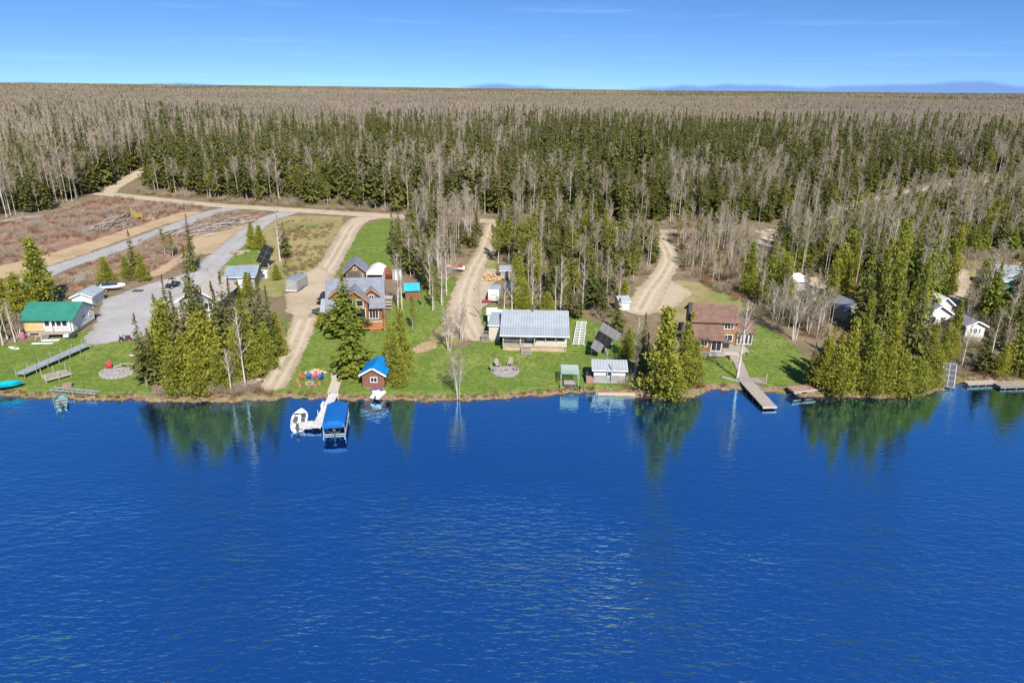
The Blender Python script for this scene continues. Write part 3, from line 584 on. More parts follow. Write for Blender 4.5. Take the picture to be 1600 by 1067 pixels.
yard('cedar growing against the dark side wall of the red-roofed house', 'cedars by the red-roofed house', [('cedar', 1066, 606, 500, 1.0), ('cedar', 1080, 600, 530, 1.05), ('cedar', 1078, 540, 488, 0.7)])
yard('dead white tree with a broken crown beside the red-roofed house', None, [('birch_clump', 1067, 588, 500, 0.7)])
yard('leaning bare white birch beside the wooden walkway to the dock', None, [('birch', 1152, 592, 470, 1.1)])
yard('pale multi-stemmed birch on the slope right of the red-roofed house', 'birch clumps by the red-roofed house', [('birch_clump', 1207, 513, 430, 1.0), ('birch_clump', 1240, 531, 432, 1.0), ('birch_clump', 1262, 520, 440, 0.9), ('birch_clump', 1282, 515, 445, 0.9)])
yard('cedar in the dense grove on the shore right of the swimming raft', 'cedars in the right shoreline grove', [('cedar', 1284, 610, 522, 0.98), ('cedar', 1302, 616, 540, 1.04), ('cedar', 1318, 612, 492, 0.92), ('cedar', 1350, 614, 508, 0.85), ('cedar', 1364, 617, 572, 1.10), ('cedar', 1380, 614, 488, 0.76), ('cedar', 1400, 617, 545, 0.98), ('cedar', 1428, 616, 556, 1.04), ('cedar', 1444, 612, 570, 1.10), ('cedar', 1457, 604, 548, 0.85), ('cedar', 1378, 590, 470, 0.85), ('cedar', 1328, 570, 500, 0.92), ('cedar', 1470, 570, 505, 0.85), ('cedar', 1448, 575, 500, 0.85), ('cedar', 1305, 590, 515, 0.85)])
yard('dark spruce in the dense grove on the shore right of the swimming raft', 'spruces in the right shoreline grove', [('spruce', 1264, 604, 535, 0.85), ('spruce', 1276, 600, 515, 0.75), ('spruce', 1362, 590, 445, 0.8), ('spruce', 1412, 590, 425, 0.8), ('spruce', 1395, 575, 440, 0.75), ('spruce', 1432, 590, 465, 0.8), ('spruce', 1345, 590, 480, 0.75), ('spruce', 1420, 560, 405, 0.75), ('spruce', 1292, 590, 505, 0.7)])
yard('tall light-green pine towering over the right shoreline grove', 'tall pines in the right grove', [('pine', 1415, 480, 340, 0.9), ('pine', 1440, 490, 350, 0.9), ('pine', 1460, 470, 360, 0.8), ('pine', 1350, 470, 370, 0.7)])
yard('tall yellow-green cedar towering over the right shoreline grove', 'tall cedars in the right grove', [('cedar', 1385, 500, 345, 0.85), ('cedar', 1375, 470, 368, 0.8), ('cedar', 1480, 460, 345, 0.75), ('cedar', 1400, 455, 332, 0.8), ('cedar', 1428, 520, 400, 0.7), ('cedar', 1352, 530, 452, 0.7)])
yard('cedar in the clump behind the white lakeside bunkhouse', 'cedars near the white bunkhouse', [('cedar', 1490, 530, 470, 0.7), ('cedar', 1484, 562, 515, 0.8), ('cedar', 1560, 530, 470, 0.9), ('cedar', 1580, 520, 465, 0.9)])
yard('broad spruce on the shore below the white bunkhouse', None, [('spruce', 1535, 582, 525, 1.5)])
yard('cedar at the picture edge above the right docks', 'cedars above the right docks', [('cedar', 1562, 588, 535, 0.9), ('cedar', 1590, 585, 500, 1.1), ('cedar', 1606, 590, 520, 1.0)])
yard('bare pale birch in the trees near the white bunkhouse', 'birches near the white bunkhouse', [('birch', 1502, 575, 490, 0.8), ('birch', 1548, 560, 480, 1.0), ('birch_clump', 1570, 560, 500, 1.0), ('birch_clump', 1512, 500, 440, 1.0), ('birch', 1525, 497, 430, 1.0), ('birch_clump', 1475, 450, 385, 1.0)])
yard('dense cedar in the young woods behind the red-roofed house', 'cedars behind the red-roofed house', [('cedar', 1168, 460, 378, 0.95), ('cedar', 1200, 462, 398, 1.1), ('cedar', 1222, 468, 395, 1.1), ('cedar', 1215, 450, 388, 1.0), ('cedar', 1297, 470, 390, 0.9), ('cedar', 1308, 468, 380, 0.9), ('cedar', 1290, 425, 340, 0.9), ('cedar', 1322, 440, 360, 0.9)])
yard('big solitary dark spruce rising at the right edge of the back forest', None, [('spruce', 1570, 330, 240, 1.0)])
yard('conspicuous full spruce at the road behind the log house', None, [('spruce', 620, 330, 243, 1.1)])

# woodland: what stands on each patch of ground, read from the ground's place in the picture
EDGE = np.array([(-400, 352), (0, 343), (60, 334), (110, 318), (150, 300), (175, 286), (238, 248), (262, 240), (263, 258), (240, 268), (222, 283), (235, 298), (330, 309), (440, 316), (600, 327), (720, 334), (840, 338), (1000, 350), (1110, 352), (1200, 350), (1290, 335), (1345, 310), (1420, 292), (1500, 280), (1640, 272), (2100, 255)])
ex, ey = EDGE[:, 0], EDGE[:, 1]
back_edge = np.array([(-400, 352), (0, 343), (60, 334), (110, 318), (150, 300), (175, 286), (225, 262), (262, 245)])
def in_poly(px, py, poly): return poly_sd(np.stack([px, py], -1), np.array(poly, float)) < 0
MIX = {  # region: (density, [(kind, share, h lo, h hi)])
 'main': (0.88, [('spruce', 0.55, 7, 21), ('aspen', 0.37, 9, 17), ('leafing', 0.08, 6, 12)]),
 'left': (0.88, [('spruce', 0.43, 7, 20), ('aspen', 0.52, 11, 19), ('leafing', 0.05, 6, 9)]),
 'strip': (0.8, [('spruce', 0.34, 7, 14), ('aspen', 0.56, 9, 14), ('leafing', 0.1, 6, 10)]),
 'poles': (0.9, [('aspen', 0.82, 8, 13), ('spruce', 0.09, 4, 8), ('leafing', 0.09, 5, 9)]),
 'grove': (0.75, [('spruce', 0.28, 6, 12), ('aspen', 0.42, 8, 13), ('cedar', 0.17, 4, 9), ('leafing', 0.13, 6, 10)]),
 'young': (0.95, [('aspen', 0.78, 6, 10), ('spruce', 0.1, 3, 6), ('leafing', 0.12, 4, 8)]),
 'right': (0.68, [('spruce', 0.32, 7, 14), ('aspen', 0.38, 9, 15), ('pine', 0.12, 7, 12), ('cedar', 0.09, 5, 10), ('leafing', 0.09, 6, 10)]),
 'mid': (0.8, [('spruce', 0.52, 5, 16), ('aspen', 0.38, 8, 15), ('leafing', 0.08, 5, 9)]),
}
REG = [('strip', [(612, 348), (680, 345), (690, 380), (668, 420), (645, 440), (615, 395)]), ('poles', [(668, 345), (768, 350), (750, 380), (700, 435), (690, 470), (665, 470), (655, 430)]),
       ('grove', [(775, 354), (1015, 366), (1030, 400), (1015, 440), (985, 470), (975, 500), (930, 495), (895, 480), (800, 480), (808, 440), (780, 410)]),
       ('young', [(1055, 368), (1190, 368), (1180, 395), (1215, 420), (1160, 455), (1100, 440), (1062, 420)]),
       ('young', [(1180, 470), (1240, 450), (1300, 470), (1305, 535), (1255, 528), (1200, 495)]), ('right', [(1215, 368), (1300, 355), (1350, 330), (1620, 300), (1900, 300), (1900, 400), (1600, 402), (1480, 405), (1475, 480), (1400, 520), (1300, 520), (1220, 500), (1190, 470), (1230, 430), (1200, 400)]),
       ('right', [(1515, 480), (1570, 478), (1610, 500), (1610, 570), (1540, 560), (1500, 530)])]
BUILD = [(92, 505, 9), (137, 472, 6), (310, 470, 9), (375, 442, 7), (555, 480, 10), (555, 432, 5), (586, 432, 5), (645, 462, 4), (835, 525, 11), (770, 500, 5), (950, 590, 6), (1120, 515, 11), (1518, 515, 5), (1465, 495, 5), (1580, 440, 9), (1590, 475, 6), (1258, 450, 6), (1325, 490, 5), (1332, 460, 6), (783, 435, 6), (775, 465, 6), (985, 478, 4), (460, 448, 5), (415, 405, 4), (938, 540, 6), (905, 525, 5), (612, 425, 5), (1519, 540, 5), (1522, 555, 4)]
BW = np.array([[*g(a_, b_)[:2], r_] for a_, b_, r_ in BUILD])
def vnoise(x, y, s_, k=0):
    return np.sin(x / s_ + 1.7 * k + 1.3 * np.sin(y / s_ * 0.8 + k)) * np.cos(y / s_ * 1.1 - 0.6 * k + 1.1 * np.sin(x / s_ * 0.7 - k))
def cand(d0, d1, sp):
    yy = np.arange(d0, d1, sp); xm = d1 * 0.86; xs = np.arange(-xm, xm, sp); X, Y = np.meshgrid(xs, yy)
    X = (X + rng.uniform(-0.48, 0.48, X.shape) * sp).ravel(); Y = (Y + rng.uniform(-0.48, 0.48, Y.shape) * sp).ravel()
    k_ = np.abs(X) < 0.82 * Y + 25; X, Y = X[k_], Y[k_]; Z = H(X, Y); return X, Y, Z
TREES = []                                                         # (kind, x, y, z, h)
X, Y, Z = cand(110, 430, 2.7); PX, PY, DP = proj(X, Y, Z)
ok = np.ones(len(X), bool); P2 = np.stack([X, Y], -1)
for fn in CLEAR: ok &= fn(P2)[0] > 0.9
for bx_, by_, br_ in BW: ok &= np.hypot(X - bx_, Y - by_) > br_
for tx, ty_ in YARD: ok &= np.hypot(X - tx, Y - ty_) > 1.6
edge_y = np.interp(PX, [-400, 0, 60, 110, 150, 178, 262], [352, 343, 334, 318, 300, 288, 243])
edge_y = np.where(PX > 225, np.interp(PX, [225, 235, 330, 440, 600, 720, 840, 1000, 1110, 1200, 1290, 1345, 1420, 1500, 1640, 2100], [284, 299, 309, 316, 327, 334, 338, 350, 352, 350, 335, 310, 292, 280, 272, 255]), edge_y)
reg = np.full(len(X), '', object)
reg[PY < edge_y] = 'main'; reg[(PY < edge_y) & (PX < 235)] = 'left'; reg[(PY < edge_y) & (PX > 930)] = 'mid'; reg[(PY < edge_y) & (PY < 300) & (PX > 930)] = 'main'
for nm, pl in REG: reg[(reg == '') & in_poly(PX, PY, pl)] = nm
u1 = rng.random(len(X)); u2 = rng.random(len(X)); u3 = rng.random(len(X))
for i in np.nonzero(ok & (reg != ''))[0]:
    den, mix = MIX[reg[i]]
    if u1[i] > den * (1 + 0.35 * vnoise(X[i], Y[i], 14, 4)): continue
    sh = vnoise(X[i], Y[i], 24, 1) * 0.34 + vnoise(X[i], Y[i], 9, 3) * 0.2 + 0.5 * math.exp(-((PX[i] - 1020) / 250) ** 2 - ((PY[i] - 262) / 55) ** 2); deep = np.clip((Y[i] - 335 - 75 * vnoise(X[i], Y[i] * 0.3, 27, 6) - 40 * vnoise(X[i], Y[i], 11, 2)) / 70, 0, 1.3) if reg[i] in ('main', 'left', 'mid') else 0
    acc = 0; kinds = []
    for kd, share, a0, a1 in mix:
        ws = share * ((1 + 1.6 * sh - 0.55 * deep) if kd == 'spruce' else (1 - 1.2 * sh + 0.5 * deep) if kd == 'aspen' else 1)
        kinds.append((kd, max(ws, 0.02), a0, a1)); acc += max(ws, 0.02)
    r_ = u2[i] * acc
    for kd, ws, a0, a1 in kinds:
        r_ -= ws
        if r_ <= 0: break
    TREES.append((kd, X[i], Y[i], Z[i], (a0 + (a1 - a0) * u3[i] ** 1.25) * (1 + 0.16 * vnoise(X[i], Y[i], 33, 7) + 0.1 * vnoise(X[i], Y[i], 12, 9)), reg[i]))
byk = {}
for tr_ in TREES: byk.setdefault(tr_[0], []).append(tr_)
REST = {}
KW = {'spruce': 'dark green spruce', 'aspen': 'bare grey-stemmed aspen', 'cedar': 'yellow-green cedar', 'leafing': 'young yellow-green leafing tree', 'pine': 'light green bushy fir'}
RW = {'main': 'in the tall forest behind the dirt road', 'left': 'in the forest corner left of the side road', 'mid': 'in the woods behind the road on the right half', 'strip': 'in the narrow wood between the back lawn and the road', 'poles': 'among the bare poles left of the cottage driveway', 'grove': 'in the mixed grove behind the bungalow', 'young': 'in the thin young wood behind the red-roofed house', 'right': 'in the mixed woods around the right-hand cabins'}
for kd, ls in byk.items():
    ls.sort(key=lambda q_: q_[2] / q_[4] ** 0.5)
    nmax = 300 - sum(1 for o in C.objects if o.name.startswith({'spruce': 'spruce_tree', 'aspen': 'bare_aspen', 'cedar': 'cedar_tree', 'leafing': 'leafing_birch', 'pine': 'pine_tree'}[kd]))
    for (k_, x, y, z, h, rg_) in ls[:nmax]:
        stand(kd, KW[kd] + ' ' + RW[rg_], (x, y, z - 0.05), h, group=KW[kd] + 's ' + RW[rg_], wide=rng.uniform(0.9, 1.35) if kd != 'aspen' else rng.uniform(0.85, 1.1))
    REST[kd] = ls[nmax:]

# the rest of each kind, beyond counting: one object per kind, instanced on points
def instancer(name, label, cat, pts, meshes):
    """pts: (x, y, z, scale xy, scale z, variant)"""
    pts = np.asarray(pts, float); me = bpy.data.meshes.new(name); me.vertices.add(len(pts)); me.vertices.foreach_set('co', pts[:, :3].astype(np.float32).ravel())
    for nm_, dt, val in (('isc', 'FLOAT_VECTOR', np.stack([pts[:, 3], pts[:, 3], pts[:, 4]], -1)), ('irot', 'FLOAT_VECTOR', np.stack([0 * pts[:, 0], 0 * pts[:, 0], rng.uniform(0, 6.28, len(pts))], -1))):
        at_ = me.attributes.new(nm_, dt, 'POINT'); at_.data.foreach_set('vector', val.astype(np.float32).ravel())
    at_ = me.attributes.new('idx', 'INT', 'POINT'); at_.data.foreach_set('value', pts[:, 5].astype(np.int32))
    o = obj(name, me); tag(o, label, cat, kind='stuff')
    src = bpy.data.collections.new(name + '_source')
    for i, mm in enumerate(meshes): src.objects.link(bpy.data.objects.new('%s_source_%02d' % (name, i), mm))
    ng = bpy.data.node_groups.new(name, 'GeometryNodeTree')
    ng.interface.new_socket('Geometry', in_out='INPUT', socket_type='NodeSocketGeometry'); ng.interface.new_socket('Geometry', in_out='OUTPUT', socket_type='NodeSocketGeometry')
    N = ng.nodes; gi = N.new('NodeGroupInput'); go = N.new('NodeGroupOutput'); ip = N.new('GeometryNodeInstanceOnPoints'); ci = N.new('GeometryNodeCollectionInfo')
    ci.inputs['Collection'].default_value = src; ci.inputs['Separate Children'].default_value = True; ci.inputs['Reset Children'].default_value = True
    ip.inputs['Pick Instance'].default_value = True
    def attr(nm_, dt):
        a_ = N.new('GeometryNodeInputNamedAttribute'); a_.data_type = dt; a_.inputs['Name'].default_value = nm_; return a_.outputs['Attribute']
    lk = ng.links.new
    lk(gi.outputs[0], ip.inputs['Points']); lk(ci.outputs[0], ip.inputs['Instance']); lk(attr('idx', 'INT'), ip.inputs['Instance Index'])
    er = N.new('FunctionNodeEulerToRotation'); lk(attr('irot', 'FLOAT_VECTOR'), er.inputs[0]); lk(er.outputs[0], ip.inputs['Rotation'])
    lk(attr('isc', 'FLOAT_VECTOR'), ip.inputs['Scale']); lk(ip.outputs[0], go.inputs[0])
    md = o.modifiers.new('scatter', 'NODES'); md.node_group = ng
    return o
def rows_of(ls, kd):
    out = []
    for (_, x, y, z, h, _r) in ls:
        v_ = int(rng.integers(len(KIND[kd]))); s_ = h / KIND[kd][v_][3]; out.append((x, y, z - 0.05, s_ ** 0.6 * rng.uniform(0.9, 1.4) if kd != 'aspen' else s_, s_, v_))
    return out
for kd, (nm_, lb) in {'spruce': ('spruce_forest', 'mass of dark spruces deeper in the forest behind the road'), 'aspen': ('aspen_forest', 'mass of bare aspens deeper in the forest behind the road'), 'leafing': ('leafing_forest', 'scattered leafing trees deep in the forest'), 'pine': ('pine_forest', 'scattered pines deep in the forest'), 'cedar': ('cedar_forest', 'scattered cedars deep in the forest')}.items():
    if REST.get(kd): instancer(nm_, lb, 'forest', rows_of(REST[kd], kd), [s_[2] for s_ in KIND[kd]])
far = []
for d0, d1, sp, dens in ((430, 900, 4.2, 0.95), (900, 2200, 7.5, 0.9)):
    X, Y, Z = cand(d0, d1, sp)
    f = 0.17 + 0.26 * vnoise(X, Y, 90, 2) + 0.22 * vnoise(X, Y, 31, 5) + 0.12 * vnoise(X, Y, 240, 8); f = f + 0.3 * np.clip((760 - Y) / 330, 0, 1) * (1 + vnoise(X, Y, 60, 9))
    issp = rng.random(len(X)) < np.clip(f, 0.03, 0.8); k_ = rng.random(len(X)) < dens
    h = np.where(issp, rng.uniform(9, 19, len(X)), rng.uniform(12, 18, len(X))) * (1.0 + 0.1 * vnoise(X, Y, 120, 3)); wd = 1.0 if d0 < 600 else 1.5
    v_ = np.where(issp, rng.integers(0, 4, len(X)), 4 + rng.integers(0, 3, len(X)))
    far.append(np.stack([X, Y, Z, h / 16 * wd, h / 16, v_], -1)[k_])
instancer('far_forest', 'endless grey-brown bare forest dotted with spruces stretching to the horizon', 'forest', np.concatenate(far), [s_[2] for s_ in KIND['far_spruce']] + [s_[2] for s_ in KIND['far_aspen']])
# beyond that, whole stands
def stand_patch(seed, sprf):
    q = np.random.default_rng(seed); A = []; M = []
    for _ in range(70):
        x, y = q.uniform(-70, 70, 2); h = q.uniform(11, 17)
        if q.random() < sprf:
            h *= q.uniform(0.9, 1.5); c = np.stack([q.normal(0, 1.6, 26), q.normal(0, 1.6, 26), np.zeros(26)], -1); zf = q.random(26) ** 1.3; c *= (1 - zf)[:, None]; c[:, 2] = zf * h
            u = unit(q.normal(0, 1, (26, 3))) * 1.1; v = unit(np.cross(u, q.normal(0, 1, (26, 3)))) * 0.8; mi = 0
        else:
            c = np.stack([q.normal(0, 2.6, 24), q.normal(0, 2.6, 24), h * q.uniform(0.55, 1.0, 24)], -1)
            u = unit(q.normal(0, 0.5, (24, 3)) + np.array([0, 0, 1])) * 1.5; v = unit(np.cross(u, q.normal(0, 1, (24, 3)))) * 0.35; mi = 1
        A.append(diamonds(c + np.array([x, y, 0]), u, v)); M.append(np.full(len(c), mi))
    return quads_mesh('stand_patch', np.concatenate(A), ['spruce_needles', 'bare_twigs'], midx=np.concatenate(M))
X, Y, Z = cand(2200, 11000, 130); f = 0.5 + 0.5 * vnoise(X, Y, 420, 4)
v_ = np.clip((f * 4 * rng.uniform(0.5, 1.1, len(X))).astype(int), 0, 3)
instancer('horizon_forest', 'faint far forest along the horizon', 'forest', np.stack([X, Y, Z, 1 + 0 * X, 1 + 0.15 * vnoise(X, Y, 800, 6), v_], -1), [stand_patch(300 + i, s_) for i, s_ in enumerate((0.08, 0.2, 0.4, 0.75))])

# brush: twiggy undergrowth on the cutover, along the roads, in the woods and at the water's edge
SH = {}
for nm_, mt_, prm in (('red', 'red_twigs', [(201, 46, 1.1, 0.8), (202, 40, 0.8, 0.9)]), ('grey', 'bare_twigs', [(203, 60, 1.7, 1.1), (204, 50, 2.4, 1.2)]), ('dry', 'dry_twigs', [(205, 60, 0.55, 0.8), (206, 50, 0.8, 0.7)])):
    SH[nm_] = [quads_mesh('brush_' + nm_, shrub(sd__, n_, h_, r_, 0.022), [mt_]) for sd__, n_, h_, r_ in prm]
def brush(name, label, which, poly, sp, smin=0.7, smax=1.3, prob=1.0, avoid=True):
    A = g([p_[0] for p_ in poly], [p_[1] for p_ in poly])[:, :2]; x0, y0 = A.min(0); x1, y1 = A.max(0)
    X, Y = np.meshgrid(np.arange(x0, x1, sp), np.arange(y0, y1, sp)); X = (X + rng.uniform(-0.5, 0.5, X.shape) * sp).ravel(); Y = (Y + rng.uniform(-0.5, 0.5, Y.shape) * sp).ravel()
    P2 = np.stack([X, Y], -1); k_ = (poly_sd(P2, A) < 0) & (rng.random(len(X)) < prob) & (Y - ys(X) > 0.3)
    if avoid:
        for fn in ROADS: k_ &= fn(P2)[0] > 0.3
    k_ &= rng.random(len(X)) < 0.55 + 0.6 * vnoise(X, Y, 5, 2)
    X, Y = X[k_], Y[k_]; sc_ = rng.uniform(smin, smax, len(X)); pools = [m_ for wn in which for m_ in SH[wn]]
    instancer(name, label, 'brush', np.stack([X, Y, H(X, Y), sc_, sc_, rng.integers(0, len(pools), len(X))], -1), pools)
ROADS = CLEAR[2:4] + CLEAR[13:]
brush('cutover_brush', 'reddish brush covering the cleared land left of the gravel road', ['red', 'red', 'grey'], [(-60, 352), (60, 342), (130, 318), (185, 308), (330, 322), (320, 330), (240, 350), (180, 372), (110, 392), (-60, 425)], 1.1, 0.5, 1.0, 0.8)
brush('cutover_brush', 'reddish brush on the cleared strip between the two gravel roads', ['red', 'grey', 'dry'], [(95, 432), (170, 395), (240, 365), (330, 335), (420, 333), (400, 350), (350, 372), (300, 410), (225, 440), (150, 452), (90, 455)], 1.0, 0.4, 0.9, 0.7)
brush('field_brush', 'dry reddish brush in the field beside the sandy driveway', ['red', 'dry', 'dry'], [(430, 345), (530, 345), (510, 400), (470, 440), (440, 430), (440, 380)], 1.0, 0.5, 1.0, 0.55)
brush('roadside_brush', 'brown brush along the far side of the dirt road', ['dry', 'grey', 'red'], [(215, 300), (240, 296), (330, 305), (600, 322), (840, 336), (1000, 346), (1110, 350), (1110, 360), (1000, 357), (840, 345), (600, 333), (330, 317), (220, 306)], 1.5, 0.7, 1.3, 0.8)
brush('woods_undergrowth', 'grey-brown undergrowth between the bare poles beside the cottage driveway', ['grey', 'dry'], [(612, 345), (768, 352), (745, 390), (700, 440), (690, 475), (650, 450), (615, 400)], 1.6, 0.7, 1.3, 0.7)
brush('woods_undergrowth', 'grey-brown undergrowth in the grove behind the bungalow', ['grey', 'dry', 'grey'], [(775, 354), (1015, 366), (1030, 400), (1010, 450), (985, 480), (975, 505), (895, 492), (800, 488), (808, 440), (780, 410)], 1.8, 0.7, 1.3, 0.7)
brush('woods_undergrowth', 'pale twiggy undergrowth in the young woods behind the red-roofed house', ['grey', 'dry', 'red'], [(1050, 366), (1200, 366), (1230, 430), (1290, 470), (1280, 530), (1200, 500), (1100, 445), (1060, 420)], 1.4, 0.8, 1.5, 0.8)
brush('woods_undergrowth', 'brown undergrowth among the trees at the right side', ['grey', 'red', 'dry'], [(1230, 440), (1290, 400), (1640, 400), (1640, 590), (1470, 590), (1290, 600), (1260, 540)], 1.3, 0.6, 1.3, 0.8)
brush('shore_brush', 'reddish twigs at the water in front of the left conifer clump', ['red', 'grey', 'dry'], [(212, 612), (260, 600), (400, 605), (430, 612), (425, 628), (212, 628)], 0.6, 0.4, 0.9, 0.9)
brush('shore_brush', 'dry grass and twigs along the waterline of the big lawn', ['dry', 'red'], [(450, 620), (640, 621), (740, 621), (740, 626), (640, 627), (450, 625)], 0.55, 0.25, 0.6, 0.4)
brush('shore_brush', 'reddish brush at the water around the sauna cabin', ['red', 'dry', 'grey'], [(935, 605), (1000, 600), (1000, 625), (935, 620)], 0.55, 0.4, 0.9, 0.9)
brush('shore_brush', 'reddish dry brush along the bank below the red-roofed house', ['red', 'dry', 'red'], [(1075, 597), (1145, 590), (1150, 610), (1085, 620)], 0.5, 0.4, 0.8, 0.95)
brush('shore_brush', 'reddish brush beside the head of the wooden dock', ['red', 'dry', 'red'], [(1180, 590), (1230, 595), (1235, 615), (1190, 612)], 0.5, 0.4, 0.8, 0.95)
_all = [(px_, 612) for px_ in range(-60, 1700, 60)]
for nm__, x0_, x1_ in (('left lawn', -60, 215), ('big lawn', 440, 935), ('right docks', 1460, 1660)):
    ww = g([x0_, x1_], [618, 618])[:, 0]; n_ = int((ww[1] - ww[0]) * 4); xx_ = rng.uniform(ww[0], ww[1], n_); yy_ = ys(xx_) + np.abs(rng.normal(0.25, 0.3, n_)); sc__ = rng.uniform(0.15, 0.45, n_)
    instancer('shore_grass', 'fringe of dry brown grass along the waterline of the ' + nm__, 'grass', np.stack([xx_, yy_, np.maximum(H(xx_, yy_), 0.0), sc__, sc__, rng.integers(0, 3, n_)], -1), SH['dry'] + SH['red'][:1])

# ------------------------------------------------------------------ building materials
plain('green_metal', (0.035, 0.21, 0.145), (0.028, 0.17, 0.12), 0.6, 0.5, 0.0, spec=0.5, stripes=('X', 2.5))
plain('grey_metal', (0.33, 0.365, 0.38), (0.28, 0.31, 0.33), 0.5, 0.45, 0.0, spec=0.5, stripes=('X', 2.2))
plain('grey_metal_y', (0.33, 0.38, 0.42), (0.27, 0.31, 0.35), 0.5, 0.45, 0.0, spec=0.5, stripes=('Y', 2.2))
plain('slate_metal', (0.24, 0.30, 0.35), (0.19, 0.24, 0.29), 0.5, 0.5, spec=0.5, stripes=('X', 2.2))
plain('blue_metal', (0.0, 0.19, 0.52), (0.0, 0.165, 0.46), 0.5, 0.45, spec=0.5, stripes=('Y', 3))
plain('blue_vinyl', (0.004, 0.115, 0.38), (0.004, 0.095, 0.33), 0.6, 0.55, spec=0.4, bump=0.2, bscale=2)
plain('cyan_tarp', (0.03, 0.36, 0.55), (0.02, 0.30, 0.47), 1.2, 0.5, spec=0.4, bump=0.5, bscale=3)
plain('teal_paint', (0.0, 0.38, 0.46), (0.0, 0.31, 0.39), 1.2, 0.45, spec=0.5)
plain('beige_shingle', (0.42, 0.36, 0.315), (0.36, 0.305, 0.265), 1.2, 0.95, bump=0.5, bscale=9)
plain('grey_shingle', (0.215, 0.225, 0.255), (0.165, 0.175, 0.205), 1.0, 0.95, bump=0.5, bscale=9)
plain('red_shingle', (0.2, 0.122, 0.09), (0.15, 0.09, 0.066), 1.0, 0.95, bump=0.5, bscale=9)
plain('log_wall', (0.28, 0.15, 0.07), (0.205, 0.105, 0.05), 0.9, 0.75, stripes=('Z', 4.0), stretch=(0.4, 0.4, 3))
plain('cedar_siding', (0.42, 0.225, 0.10), (0.34, 0.175, 0.075), 0.9, 0.75, stripes=('Z', 5.0), stretch=(0.4, 0.4, 3))
plain('brown_siding', (0.27, 0.125, 0.082), (0.22, 0.10, 0.066), 0.8, 0.8, stripes=('Z', 6.0))
plain('white_siding', (0.74, 0.74, 0.73), (0.66, 0.66, 0.66), 0.6, 0.6, stripes=('Z', 5.0))
plain('cream_siding', (0.62, 0.57, 0.47), (0.54, 0.49, 0.40), 0.6, 0.7, stripes=('Z', 5.0))
plain('grey_siding', (0.40, 0.40, 0.40), (0.31, 0.30, 0.29), 0.8, 0.8, stripes=('Z', 6.0))
plain('plywood', (0.62, 0.43, 0.20), (0.55, 0.37, 0.165), 1.5, 0.8)
plain('skirt_board', (0.46, 0.36, 0.235), (0.38, 0.29, 0.18), 1.2, 0.85)
plain('weathered_wood', (0.36, 0.32, 0.275), (0.27, 0.235, 0.20), 1.6, 0.9, stretch=(1, 4, 4))
plain('pale_wood', (0.50, 0.43, 0.34), (0.42, 0.355, 0.275), 1.6, 0.85, stretch=(1, 4, 4))
plain('orange_wood', (0.42, 0.19, 0.08), (0.34, 0.15, 0.06), 1.6, 0.7)
plain('raft_wood', (0.33, 0.205, 0.155), (0.27, 0.165, 0.125), 1.2, 0.85)
plain('white_paint', (0.78, 0.78, 0.77), (0.70, 0.70, 0.69), 1.0, 0.45, spec=0.5)
plain('white_gel', (0.80, 0.80, 0.79), (0.72, 0.72, 0.71), 1.0, 0.25, spec=0.5)
plain('dock_white', (0.56, 0.56, 0.54), (0.46, 0.46, 0.44), 1.6, 0.7)
plain('aluminium', (0.55, 0.57, 0.58), (0.47, 0.49, 0.50), 1.5, 0.4, 0.5, spec=0.5)
plain('pale_green_metal', (0.42, 0.52, 0.47), (0.36, 0.45, 0.41), 1.5, 0.5, 0.2, spec=0.5)
plain('boat_green', (0.14, 0.30, 0.26), (0.11, 0.25, 0.21), 1.5, 0.5, spec=0.5)
plain('black_plastic', (0.018, 0.018, 0.02), (0.03, 0.03, 0.032), 1.5, 0.45, spec=0.5)
plain('charcoal', (0.06, 0.06, 0.065), (0.09, 0.09, 0.095), 1.5, 0.6, spec=0.4)
plain('rubber', (0.02, 0.02, 0.02), (0.03, 0.03, 0.03), 2.0, 0.85)
plain('red_paint', (0.44, 0.028, 0.028), (0.36, 0.022, 0.022), 1.5, 0.4, spec=0.5)
plain('maroon_paint', (0.12, 0.03, 0.03), (0.09, 0.022, 0.022), 1.5, 0.4, spec=0.5)
plain('orange_paint', (0.45, 0.15, 0.05), (0.36, 0.12, 0.04), 1.5, 0.5, spec=0.4)
plain('pink_paint', (0.45, 0.12, 0.24), (0.36, 0.1, 0.2), 1.5, 0.5)
plain('purple_paint', (0.22, 0.08, 0.36), (0.18, 0.065, 0.30), 1.5, 0.5)
plain('yellow_paint', (0.42, 0.31, 0.06), (0.33, 0.24, 0.05), 1.5, 0.5)
plain('navy_paint', (0.015, 0.045, 0.14), (0.012, 0.035, 0.11), 1.5, 0.4, spec=0.5)
plain('blue_plastic', (0.01, 0.09, 0.34), (0.01, 0.075, 0.29), 1.5, 0.5)
plain('stone', (0.42, 0.39, 0.35), (0.32, 0.295, 0.265), 2.5, 0.9, bump=0.6, bscale=8)
plain('shore_rock', (0.29, 0.245, 0.2), (0.2, 0.16, 0.12), 2.5, 0.9, bump=0.6, bscale=8)
plain('ash_gravel', (0.34, 0.31, 0.30), (0.27, 0.245, 0.235), 2.5, 0.95, bump=0.6, bscale=8)
plain('split_wood', (0.62, 0.44, 0.24), (0.48, 0.31, 0.15), 3.0, 0.9)
plain('grey_log', (0.36, 0.31, 0.275), (0.27, 0.23, 0.2), 1.6, 0.95)
plain('brown_log', (0.30, 0.19, 0.115), (0.21, 0.13, 0.08), 1.6, 0.95)
plain('concrete', (0.43, 0.41, 0.385), (0.36, 0.34, 0.32), 1.5, 0.9)
plain('solar_black', (0.010, 0.010, 0.016), (0.014, 0.014, 0.02), 1.0, 0.55, spec=0.1)
